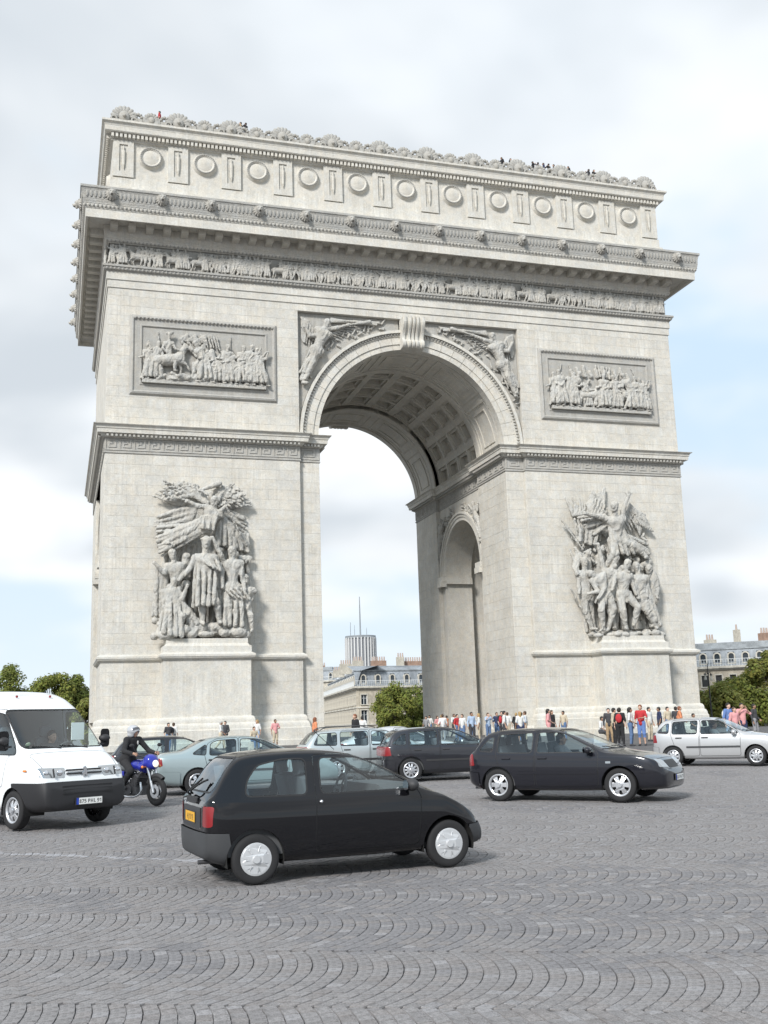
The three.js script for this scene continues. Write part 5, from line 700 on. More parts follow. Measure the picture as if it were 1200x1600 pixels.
// ---------------------------------------------------------------- vehicles
function chaikin(p, n = 2) { for (let k = 0; k < n; k++) { const q = [p[0]]; for (let i = 0; i + 1 < p.length; i++) { const a = p[i], b = p[i + 1]; q.push([lerp(a[0], b[0], 0.25), lerp(a[1], b[1], 0.25)], [lerp(a[0], b[0], 0.75), lerp(a[1], b[1], 0.75)]); } q.push(p[p.length - 1]); p = q; } return p; }
function curve(pts, n = 2) { const p = chaikin(pts, n); return x => { if (x <= p[0][0]) return p[0][1]; for (let i = 0; i + 1 < p.length; i++) if (x <= p[i + 1][0]) return lerp(p[i][1], p[i + 1][1], (x - p[i][0]) / Math.max(1e-6, p[i + 1][0] - p[i][0])); return p[p.length - 1][1]; }; }
function loft(S) {
  const top = curve(S.top), bot = curve(S.bot), belt = curve(S.belt, 1), plan = curve(S.plan), x0 = S.top[0][0], x1 = S.top[S.top.length - 1][0];
  const section = x => {
    const w = plan(x), yT = top(x), yB = bot(x), yS = Math.min(belt(x), yT - 0.05), h = yT - yS, wb = w * 0.955;
    const wr = Math.max(0.25, wb - S.tumble * h - 0.1 * w * Math.exp(-h / 0.12)), e = S.edge ?? 0.075;
    return chaikin([[0, yB], [w * 0.78, yB], [w * 0.93, yB + 0.05], [w * 0.975, lerp(yB, yS, 0.28)], [w, lerp(yB, yS, 0.55)], [w * 0.995, lerp(yB, yS, 0.8)], [w * 0.972, yS - 0.012], [wb, yS + 0.012], [lerp(wb, wr, 0.5), lerp(yS, yT, 0.5)], [wr + 0.02, yT - Math.min(e, h * 0.5)], [wr - 0.06, yT - 0.022], [wr * 0.5, yT - 0.004], [0, yT]], 2);
  };
  const rings = [], N = S.n ?? 96, capN = 5;
  const ringOf = (x, s, xo) => { const q = section(x), cy = (top(x) + bot(x)) / 2; return q.map(([z, y]) => [xo, lerp(cy, y, s), z * s]); };
  for (let i = capN; i >= 1; i--) { const s = 1 - Math.pow(i / capN, 1.4) * 0.995; rings.push(ringOf(x0, s, x0 - (S.capR ?? 0.05) * (1 - s * s * s))); }
  for (let i = 0; i <= N; i++) { const t = i / N, x = lerp(x0, x1, t); rings.push(ringOf(x, 1, x)); }
  for (let i = 1; i <= capN; i++) { const s = 1 - Math.pow(i / capN, 1.4) * 0.995; rings.push(ringOf(x1, s, x1 + (S.capF ?? 0.06) * (1 - s * s * s))); }
  const M = rings[0].length, full = rings.map(r => [...r, ...r.slice(0, -1).reverse().slice(0, -1).map(([x, y, z]) => [x, y, -z])]), W = full[0].length;
  const P = [], I = []; full.forEach(r => r.forEach(p => P.push(...p)));
  for (let i = 0; i + 1 < full.length; i++) for (let j = 0; j < W; j++) { const a = i * W + j, b = i * W + (j + 1) % W, c = a + W, d = b + W; I.push(a, b, d, a, d, c); }
  const g = new THREE.BufferGeometry(); g.setAttribute('position', new THREE.Float32BufferAttribute(P, 3)); g.setIndex(I); g.computeVertexNormals();
  const n = g.attributes.normal.array, V = []; for (let i = 0; i < P.length / 3; i++) V.push({ p: [P[3 * i], P[3 * i + 1], P[3 * i + 2]], n: [n[3 * i], n[3 * i + 1], n[3 * i + 2]] });
  // make sure normals point outwards
  { const k = V[Math.floor(full.length / 2) * W + (M - 1)]; if (k.n[1] < 0) for (const v of V) v.n = v.n.map(a => -a); }
  const T = []; for (let i = 0; i < I.length; i += 3) T.push([V[I[i]], V[I[i + 1]], V[I[i + 2]]]); return { T, section, top, belt, plan };
}
const mixV = (a, b, t) => ({ p: v3.mix(a.p, b.p, t), n: v3.norm(v3.mix(a.n, b.n, t)) });
function clipOut(T, poly, ax, ay, test) { // returns [inside, outside]
  let area = 0; poly.forEach((p, i) => { const q = poly[(i + 1) % poly.length]; area += p[0] * q[1] - q[0] * p[1]; }); if (area < 0) poly = [...poly].reverse();
  const bx0 = Math.min(...poly.map(p => p[0])), bx1 = Math.max(...poly.map(p => p[0])), by0 = Math.min(...poly.map(p => p[1])), by1 = Math.max(...poly.map(p => p[1]));
  const IN = [], OUT = [];
  for (const t of T) {
    const xs = t.map(v => v.p[ax]), ys = t.map(v => v.p[ay]);
    if (Math.min(...xs) > bx1 || Math.max(...xs) < bx0 || Math.min(...ys) > by1 || Math.max(...ys) < by0 || !test(t)) { OUT.push(t); continue; }
    let cur = t; const outs = [];
    for (let e = 0; e < poly.length && cur.length; e++) { const a = poly[e], b = poly[(e + 1) % poly.length], d = v => (b[0] - a[0]) * (v.p[ay] - a[1]) - (b[1] - a[1]) * (v.p[ax] - a[0]); const i1 = [], o1 = [];
      for (let k = 0; k < cur.length; k++) { const u = cur[k], w = cur[(k + 1) % cur.length], du = d(u), dw = d(w); if (du >= 0) i1.push(u); else o1.push(u); if ((du >= 0) !== (dw >= 0)) { const m = mixV(u, w, du / (du - dw)); i1.push(m); o1.push(m); } }
      if (o1.length >= 3) outs.push(o1); cur = i1.length >= 3 ? i1 : []; }
    if (!cur.length) { OUT.push(t); continue; }
    for (const o of outs) for (let k = 1; k + 1 < o.length; k++) OUT.push([o[0], o[k], o[k + 1]]);
    for (let k = 1; k + 1 < cur.length; k++) IN.push([cur[0], cur[k], cur[k + 1]]);
  }
  return [IN, OUT];
}
function triGeo(T, push = 0) { const P = [], N = [], U = []; for (let t of T) { const a = v3.cross(v3.sub(t[1].p, t[0].p), v3.sub(t[2].p, t[0].p)), m = v3.add(v3.add(t[0].n, t[1].n), t[2].n); if (a[0] * m[0] + a[1] * m[1] + a[2] * m[2] < 0) t = [t[0], t[2], t[1]]; for (const v of t) { P.push(v.p[0] + v.n[0] * push, v.p[1] + v.n[1] * push, v.p[2] + v.n[2] * push); N.push(...v.n); U.push(v.p[0] + v.p[2], v.p[1]); } } const g = new THREE.BufferGeometry(); g.setAttribute('position', new THREE.Float32BufferAttribute(P, 3)); g.setAttribute('normal', new THREE.Float32BufferAttribute(N, 3)); g.setAttribute('uv', new THREE.Float32BufferAttribute(U, 2)); return g; }
const grow = (poly, d) => { const cx = poly.reduce((s, p) => s + p[0], 0) / poly.length, cy = poly.reduce((s, p) => s + p[1], 0) / poly.length; const n = poly.length; let area = 0; poly.forEach((p, i) => { const q = poly[(i + 1) % n]; area += p[0] * q[1] - q[0] * p[1]; }); const sg = area > 0 ? 1 : -1;
  return poly.map((p, i) => { const a = poly[(i - 1 + n) % n], b = poly[(i + 1) % n], u = [p[0] - a[0], p[1] - a[1]], w = [b[0] - p[0], b[1] - p[1]], lu = Math.hypot(...u), lw = Math.hypot(...w), n1 = [u[1] / lu * sg, -u[0] / lu * sg], n2 = [w[1] / lw * sg, -w[0] / lw * sg], k = Math.max(0.35, 1 + n1[0] * n2[0] + n1[1] * n2[1]); return [p[0] + (n1[0] + n2[0]) / k * d, p[1] + (n1[1] + n2[1]) / k * d]; }); };
// rounded convex polygon
const roundPoly = (poly, r = 0.25) => { const q = []; const n = poly.length; for (let i = 0; i < n; i++) { const a = poly[(i - 1 + n) % n], p = poly[i], b = poly[(i + 1) % n]; const la = Math.hypot(p[0] - a[0], p[1] - a[1]), lb = Math.hypot(p[0] - b[0], p[1] - b[1]), d = Math.min(r, la * 0.45, lb * 0.45), s = [lerp(p[0], a[0], d / la), lerp(p[1], a[1], d / la)], e = [lerp(p[0], b[0], d / lb), lerp(p[1], b[1], d / lb)]; for (const t of [0, 0.33, 0.67, 1]) q.push([(1 - t) * (1 - t) * s[0] + 2 * t * (1 - t) * p[0] + t * t * e[0], (1 - t) * (1 - t) * s[1] + 2 * t * (1 - t) * p[1] + t * t * e[1]]); } return q; };
const CM = {
  glass: phys([0.86, 0.955, 0.965], 0.03, { transmission: 1, thickness: 0, ior: 1.75, specularIntensity: 1 }),
  seal: std([0.012, 0.012, 0.013], 0.6), plastic: std([0.03, 0.03, 0.032], 0.62), plasticG: std([0.045, 0.047, 0.05], 0.6), bumperD: std([0.018, 0.018, 0.02], 0.55), tyre: std([0.016, 0.016, 0.017], 0.85), under: std([0.01, 0.01, 0.01], 0.9),
  alloy: phys([0.62, 0.63, 0.65], 0.32, { metalness: 0.75 }), hubcap: phys([0.55, 0.56, 0.57], 0.42, { metalness: 0.35 }), steel: phys([0.08, 0.08, 0.085], 0.5, { metalness: 0.4 }), chrome: phys([0.75, 0.76, 0.78], 0.12, { metalness: 1 }),
  red: phys([0.22, 0.005, 0.008], 0.3, { clearcoat: 0.5 }), orange: phys([0.75, 0.22, 0.02], 0.2, { clearcoat: 1 }), lens: phys([0.42, 0.44, 0.45], 0.22, { metalness: 0.8, clearcoat: 1, clearcoatRoughness: 0.03 }), brakeLit: new THREE.MeshStandardMaterial({ color: 0x800408, emissive: 0xff1408, emissiveIntensity: 0.9, roughness: 0.3 }),
  seat: std([0.1, 0.11, 0.12], 0.9), dash: std([0.08, 0.083, 0.087], 0.8), cloth: std([0.12, 0.13, 0.14], 0.95),
};
const paint = (c, metal = 0.0, rough = 0.35) => phys(c, metal ? rough : 0.6, { metalness: metal, specularIntensity: metal ? 0.3 : 0, clearcoat: 1, clearcoatRoughness: 0.03 });
function wheelGroup(car, x, z, r, w, kind) {
  const g = sub('wheel', car, [x, r, z]); const s = Math.sign(z), rr = r * (kind === 'petal' ? 0.635 : 0.66), hw = w / 2;
  const prof = [[rr, -hw * 0.86], [rr + 0.02, -hw * 0.98], [r * 0.86, -hw], [r * 0.965, -hw * 0.86], [r, -hw * 0.6], [r, hw * 0.6], [r * 0.965, hw * 0.86], [r * 0.86, hw], [rr + 0.02, hw * 0.98], [rr, hw * 0.86]].map(p => new THREE.Vector2(...p));
  const ty = new THREE.LatheGeometry(prof, 40); ty.rotateX(Math.PI / 2); part('tyre', ty, CM.tyre, g);
  // rim: barrel, face with openings, hub
  const L = []; const bar = new THREE.LatheGeometry([[rr - 0.03, -hw * 0.7], [rr - 0.02, hw * 0.4], [rr + 0.004, hw * 0.8], [rr + 0.006, hw * 0.9], [rr - 0.014, hw * 0.92], [rr - 0.03, hw * 0.7]].map(p => new THREE.Vector2(...p)), 40); bar.rotateX(Math.PI / 2); L.push(bar);
  const sh = new THREE.Shape(); sh.absarc(0, 0, rr - 0.012, 0, Math.PI * 2); const hole = pts => { const h = new THREE.Path(); pts.forEach((p, i) => i ? h.lineTo(...p) : h.moveTo(...p)); h.closePath(); sh.holes.push(h); };
  const pol = (a, q) => [q * Math.cos(a), q * Math.sin(a)];
  const n = { six: 6, petal: 7, five: 5, eight: 8, multi: 10 }[kind] ?? 6;
  for (let i = 0; i < n; i++) { const a = (i + 0.5) / n * 2 * Math.PI, d = Math.PI / n; if (kind === 'petal') hole([pol(a - d * 0.36, rr * 0.94), pol(a, rr * 0.955), pol(a + d * 0.36, rr * 0.94), pol(a + d * 0.13, rr * 0.72), pol(a + d * 0.07, rr * 0.48), pol(a - d * 0.07, rr * 0.48), pol(a - d * 0.13, rr * 0.72)]); else { const k = kind === 'multi' ? 0.6 : 0.5; hole([pol(a - d * k, rr * 0.86), pol(a, rr * 0.9), pol(a + d * k, rr * 0.86), pol(a + d * k * 0.75, rr * 0.45), pol(a - d * k * 0.75, rr * 0.45)]); } }
  const face = new THREE.ExtrudeGeometry(sh, { depth: 0.02, bevelEnabled: true, bevelSize: 0.006, bevelThickness: 0.008, bevelSegments: 2, curveSegments: 28 });
  { const p = face.attributes.position; for (let i = 0; i < p.count; i++) { const q = Math.hypot(p.getX(i), p.getY(i)) / rr; p.setZ(i, p.getZ(i) + (kind === 'petal' ? 0.03 * (1 - q * q) : 0.025 * Math.cos(q * 3.1) - 0.01)); } face.computeVertexNormals(); }
  face.translate(0, 0, hw * 0.55); L.push(face); const hub = new THREE.CylinderGeometry(0.04, 0.05, 0.03, 16); hub.rotateX(Math.PI / 2); hub.translate(0, 0, hw * 0.55 + 0.05); L.push(hub);
  const rim = merge(L.map(q => q)); if (s < 0) rim.rotateY(Math.PI); part('rim', rim, kind === 'petal' ? CM.hubcap : CM.alloy, g);
  const br = new THREE.CylinderGeometry(rr * 0.9, rr * 0.9, 0.02, 24); br.rotateX(Math.PI / 2); br.translate(0, 0, 0); part('brake_disc', br, CM.under, g);
  return g;
}
function tube(pts, r, seg = 8, n = 24) { return new THREE.TubeGeometry(new THREE.CatmullRomCurve3(pts.map(p => new THREE.Vector3(...p))), n, r, seg); }
function rbox(w, h, d, b = 0.03) { const s = new THREE.Shape(), x = w / 2 - b, y = h / 2 - b; s.moveTo(-x, -y); s.lineTo(x, -y); s.lineTo(x, y); s.lineTo(-x, y); s.closePath(); const g = new THREE.ExtrudeGeometry(s, { depth: d - 2 * b, bevelEnabled: true, bevelSize: b, bevelThickness: b, bevelSegments: 3 }); g.translate(0, 0, -d / 2 + b); return g; }
function plateTex(text, bg, fg, blue) { const c = document.createElement('canvas'); c.width = 512; c.height = 112; const x = c.getContext('2d'); x.fillStyle = bg; x.fillRect(0, 0, 512, 112); if (blue) { x.fillStyle = '#1b3fa8'; x.fillRect(0, 0, 50, 112); } x.fillStyle = fg; x.font = 'bold 88px sans-serif'; x.textAlign = 'center'; x.textBaseline = 'middle'; x.fillText(text, blue ? 280 : 256, 60); const t = new THREE.CanvasTexture(c); t.colorSpace = THREE.SRGBColorSpace; return t; }
function makeCar(S, label, category, pos, turn, group) {
  const car = thing(S.name, label, category, pos, turn, group), B = loft(S); let T = B.T;
  const side = t => Math.abs(t[0].p[2]) > 0.3 && Math.abs((t[0].n[2] + t[1].n[2] + t[2].n[2]) / 3) > 0.3, any = () => true;
  const cut = (poly, ax, ay, test) => { const [i, o] = clipOut(T, poly, ax, ay, test); T = o; return i; };
  const both = (list, name, mat, push = 0) => { for (const s of [1, -1]) { const t = list.filter(q => q[0].p[2] * s > 0); if (t.length) part(name, triGeo(t, push), mat, car); } };
  const fr = t => t[0].n[0] > 0.2, re = t => t[0].n[0] < -0.2;
  const P2 = S.paint;
  for (const w of S.windows) { const p = roundPoly(w, S.wr ?? 0.06); both(cut(p, 0, 1, side), 'window', CM.glass, -0.006); both(cut(grow(p, 0.018), 0, 1, side), 'window_seal', CM.seal, 0.001); }
  { const p = roundPoly(S.wind, 0.08), t = t => fr(t) && t[0].p[1] > S.wind[0][1] - 0.3; part('windscreen', triGeo(cut(p, 2, 1, t), -0.004), CM.glass, car); part('windscreen_seal', triGeo(cut(grow(p, 0.022), 2, 1, t), 0.001), CM.seal, car); }
  if (S.rear) { const p = roundPoly(S.rear, 0.08), t = t => re(t) && t[0].p[0] < S.rearX; part('rear_window', triGeo(cut(p, 2, 1, t), -0.004), CM.glass, car); part('rear_window_seal', triGeo(cut(grow(p, 0.02), 2, 1, t), 0.001), CM.seal, car); }
  // wheel openings
  const arcs = []; for (const ax of [0, S.wb]) { const p = []; for (let i = 0; i < 28; i++) { const a = i / 28 * 2 * Math.PI; p.push([ax + S.arch * Math.cos(a), S.r + S.arch * Math.sin(a)]); } cut(p, 0, 1, t => Math.abs(t[0].p[2]) > 0.4); for (const s of [1, -1]) { const so = new Soup(), zz = B.plan(ax), m = 20; for (let i = 0; i < m; i++) { const a = lerp(-0.25, Math.PI + 0.25, i / m), b = lerp(-0.25, Math.PI + 0.25, (i + 1) / m), q = (t, z) => [ax + S.arch * Math.cos(t), S.r + S.arch * Math.sin(t), s * z]; so.quad(q(a, zz * 0.55), q(b, zz * 0.55), q(b, zz * 0.965), q(a, zz * 0.965)); so.tri([ax, S.r, s * zz * 0.55], q(a, zz * 0.55), q(b, zz * 0.55)); } arcs.push(so.geo()); } }
  for (const a of arcs) part('wheel_housing', a, CM.under, car);
  for (const l of S.lamps ?? []) { const t = l.ax === 'side' ? any : l.ax === 'front' ? fr : re; const polys = l.both === false || l.ax === 'side' ? [l.p] : [l.p, l.p.map(([z, y]) => [-z, y])]; let all = []; for (const p of polys) all = all.concat(cut(roundPoly(p, l.round ?? 0.03), l.ax === 'side' ? 0 : 2, 1, t)); if (l.single) part(l.name, triGeo(all, 0.004), l.m, car); else both(all, l.name, l.m, 0.004); }
  for (const b of S.bumpers ?? []) { part(b.name, triGeo(cut(b.p, 0, 1, any), b.push ?? 0.012), b.m ?? P2, car); }
  for (const b of S.strips ?? []) both(cut(b.p, 0, 1, side), b.name ?? 'rub_strip', b.m ?? CM.plastic, 0.014);
  for (const d of S.doors ?? []) { const p = roundPoly(d, 0.05); both(cut(p, 0, 1, side), 'door', P2, 0); both(cut(grow(p, 0.011), 0, 1, side), 'door_gap', CM.seal, -0.004); }
  if (S.bonnet) { const p = roundPoly(S.bonnet, 0.06), t = t => t[0].n[1] > 0.3 && t[0].p[1] > 0.5; part('bonnet', triGeo(cut(p, 0, 2, t)), P2, car); part('bonnet_gap', triGeo(cut(grow(p, 0.01), 0, 2, t), -0.004), CM.seal, car); }
  part('body', triGeo(T), P2, car);
  for (const [x, z] of [[0, 1], [0, -1], [S.wb, 1], [S.wb, -1]]) wheelGroup(car, x, z * (B.plan(x) - S.tw / 2 - 0.012), S.r, S.tw, S.wheel);
  // cabin
  const fy = S.floor ?? 0.3, cz = B.plan(S.wb * 0.5) * 0.5, sx = S.seatX ?? S.wb * 0.5, sy = S.seatY ?? 0.52;
  part('floor', box(-0.2, S.wb + 0.15, fy - 0.06, fy, -cz * 1.72, cz * 1.72), CM.under, car);
  part('door_cards', merge([1, -1].map(s => box(-0.3, S.dashX, fy, B.belt(0.8) - 0.09, s > 0 ? cz * 1.72 : -cz * 1.76, s > 0 ? cz * 1.76 : -cz * 1.72))), CM.dash, car);
  const seat = z => { const c = xf(rbox(0.5, 0.16, 0.5, 0.06), { p: [sx, sy - 0.02, z] }), b = xf(rbox(0.14, 0.62, 0.48, 0.06), { p: [sx - 0.27, sy + 0.3, z], r: [0, 0, 0.22] }), h = xf(rbox(0.1, 0.2, 0.26, 0.045), { p: [sx - 0.37, sy + 0.72, z], r: [0, 0, 0.15] }); return merge([c, b, h]); };
  for (const s of [1, -1]) part('seat', seat(s * cz * 0.88), CM.seat, car);
  if (S.backSeat !== undefined) part('rear_seat', merge([xf(rbox(0.5, 0.16, cz * 3.1, 0.06), { p: [S.backSeat, sy, 0] }), xf(rbox(0.14, 0.55, cz * 3.1, 0.06), { p: [S.backSeat - 0.25, sy + 0.28, 0], r: [0, 0, 0.25] }), ...[1, -1].map(s => xf(rbox(0.1, 0.18, 0.24, 0.04), { p: [S.backSeat - 0.34, sy + 0.64, s * cz * 0.85], r: [0, 0, 0.15] }))]), CM.seat, car);
  part('dashboard', xf(rbox(0.45, 0.28, cz * 3.3, 0.09), { p: [S.dashX, S.dashY, 0] }), CM.dash, car);
  const sw = new THREE.TorusGeometry(0.18, 0.016, 8, 28); const sp = [0, 2.1, 4.2].map(a => xf(new THREE.BoxGeometry(0.17, 0.03, 0.012), { p: [0.085 * Math.cos(a), 0.085 * Math.sin(a), 0], r: [0, 0, a] })); part('steering_wheel', xf(merge([sw, ...sp]), { p: [S.dashX - 0.36, S.dashY + 0.07, -cz * 0.88], r: [0.3, Math.PI / 2, 0, 'YXZ'] }), CM.dash, car);
  for (const s of [1, -1]) { const m = S.mirror; const hg = new THREE.SphereGeometry(0.1, 14, 10); hg.scale(0.75, 0.72, 1.05); const o = part('door_mirror', xf(hg, { p: [m[0], m[1], s * (B.plan(m[0]) + (m[2] ?? 0.05))], r: [0, s * 0.25, 0] }), S.mirrorM ?? CM.plastic, car); part('mirror_glass', xf(new THREE.CircleGeometry(0.07, 16), { p: [m[0] - 0.077, m[1], s * (B.plan(m[0]) + (m[2] ?? 0.05))], r: [0, -Math.PI / 2, 0], s: [1.2, 0.85, 1] }), CM.chrome, o); }
  for (const h of S.handles ?? []) for (const s of [1, -1]) part('door_handle', xf(rbox(0.19, 0.035, 0.03, 0.012), { p: [h[0], h[1], s * (B.plan(h[0]) * 0.985 + 0.004)] }), S.handleM ?? CM.plastic, car);
  for (const p of S.plates ?? []) { const g = xf(new THREE.PlaneGeometry(0.52, 0.11), { r: [0, p.f * Math.PI / 2, 0], p: [p.x, p.y, 0] }); part('number_plate', g, std(0xffffff, 0.5, { map: p.t }), car); part('plate_backing', box(p.x - (p.f > 0 ? 0.02 : -0.006), p.x - (p.f > 0 ? 0.006 : -0.02), p.y - 0.065, p.y + 0.065, -0.27, 0.27), CM.plastic, car); }
  part('exhaust', xf(new THREE.CylinderGeometry(0.025, 0.025, 0.25, 10), { p: [S.top[0][0] + 0.08, 0.24, 0.4], r: [0, 0, Math.PI / 2] }), CM.steel, car);
  for (const z of [-0.25, 0.3]) part('wiper', tube([[S.wiper[0] + 0.03, S.wiper[1], z - 0.2], [S.wiper[0] - 0.02, S.wiper[1] + 0.04, z + 0.1], [S.wiper[0] - 0.03, S.wiper[1] + 0.05, z + 0.35]], 0.009, 5, 8), CM.seal, car);
  car.userData.B = undefined; S.extra?.(car, B); return car;
}
function plansym(x0, x1, w, r0 = 0.86, r1 = 0.82) { return [[x0, w * r0], [x0 + 0.1, w * 0.95], [x0 + 0.35, w * 0.99], [0.6, w], [x1 - 1.2, w], [x1 - 0.55, w * 0.98], [x1 - 0.2, w * 0.93], [x1, w * r1]]; }
const cars = 'cars driving round the square', P = {};
const yg = (x, z) => groundY(x, z) + 0.002;
// small black three-door hatchback, nearest
{
  const S = { name: 'hatchback_car', paint: paint([0.006, 0.006, 0.0075], 0, 0.3), wb: 2.345, r: 0.268, tw: 0.16, arch: 0.325, tumble: 0.34, edge: 0.07, wheel: 'petal', capR: 0.04, capF: 0.05,
    top: [[-0.52, 0.93], [-0.46, 1.0], [-0.22, 1.36], [-0.02, 1.415], [0.5, 1.435], [0.95, 1.42], [1.34, 1.345], [2.08, 0.965], [2.3, 0.865], [2.54, 0.75], [2.72, 0.62], [2.81, 0.47]],
    bot: [[-0.52, 0.3], [-0.3, 0.2], [0.4, 0.19], [2.2, 0.19], [2.81, 0.24]], belt: [[-0.52, 0.9], [0.8, 0.885], [2.0, 0.86], [2.9, 0.7]], plan: plansym(-0.52, 2.81, 0.815, 0.87, 0.8),
    windows: [[[-0.1, 0.945], [0.6, 0.93], [0.62, 1.31], [0.35, 1.315], [0.06, 1.26], [-0.07, 1.1]], [[0.78, 0.93], [1.93, 0.93], [1.87, 1.0], [1.38, 1.27], [1.22, 1.305], [0.8, 1.315]]],
    wind: [[-0.62, 1.0], [0.62, 1.0], [0.53, 1.365], [-0.53, 1.365]], rear: [[-0.58, 1.0], [0.58, 1.0], [0.52, 1.35], [-0.52, 1.35]], rearX: 0.1,
    lamps: [{ name: 'tail_light', ax: 'back', p: [[0.55, 0.63], [0.74, 0.63], [0.74, 0.85], [0.56, 0.85]], m: CM.red }, { name: 'headlight', ax: 'front', p: [[0.4, 0.5], [0.68, 0.53], [0.64, 0.69], [0.4, 0.67]], m: CM.lens, round: 0.08 }, { name: 'plate_recess', ax: 'back', p: [[-0.46, 0.6], [0.46, 0.6], [0.46, 0.83], [-0.46, 0.83]], m: CM.plastic, single: true, both: false }],
    bumpers: [{ name: 'rear_bumper', p: [[-0.7, 0.2], [-0.24, 0.2], [-0.3, 0.56], [-0.7, 0.58]], m: CM.plasticG, push: 0.02 }, { name: 'front_bumper', p: [[2.56, 0.15], [3.1, 0.15], [3.1, 0.49], [2.62, 0.47]], m: CM.plasticG, push: 0.02 }],
    doors: [[[0.7, 0.3], [1.95, 0.3], [2.0, 0.84], [1.93, 0.975], [1.41, 1.3], [1.22, 1.345], [0.72, 1.35]]], bonnet: [[2.18, -0.6], [2.18, 0.6], [2.68, 0.52], [2.68, -0.52]],
    dashX: 1.75, dashY: 0.84, seatX: 1.0, backSeat: 0.2, mirror: [1.85, 0.97, 0.06], handles: [], wiper: [2.1, 0.97], plates: [{ x: -0.572, y: 0.715, f: -1, t: plateTex('HJ 10 19', '#d9a326', '#2a1d08', false) }],
    extra: car => { part('rear_wiper', merge([tube([[-0.52, 0.96, -0.1], [-0.56, 1.0, 0.0], [-0.46, 1.09, 0.14], [-0.42, 1.12, 0.26]], 0.012, 6, 12), tube([[-0.53, 0.95, -0.16], [-0.58, 0.98, -0.08], [-0.44, 1.13, 0.08]], 0.012, 6, 12)]), CM.seal, car); part('tailgate_handle', xf(rbox(0.04, 0.07, 0.5, 0.018), { p: [-0.545, 0.9, 0] }), CM.plastic, car); part('tail_lamp_glow', xf(new THREE.SphereGeometry(0.03, 10, 8), { p: [-0.5, 0.665, 0.64] }), CM.brakeLit, car); part('door_lock', xf(new THREE.SphereGeometry(0.022, 10, 8), { p: [0.76, 0.84, 0.812] }), CM.chrome, car); part('aerial', tube([[1.2, 1.39, 0], [0.95, 1.62, 0]], 0.004, 5, 3), CM.seal, car); } };
  const th = 0.08, c = Math.cos(th), s = Math.sin(th), z0 = 0.73; // right rear contact at (-23.00, 71.65)
  const x = -22.95 - s * z0, z = 71.4 - c * z0; const o = makeCar(S, 'small black three-door hatchback nearest the camera, yellow rear number plate', 'car', [x, yg(x, z) + 0.0, z], th, cars); o.rotation.z = 0.004; P.black = S;
}
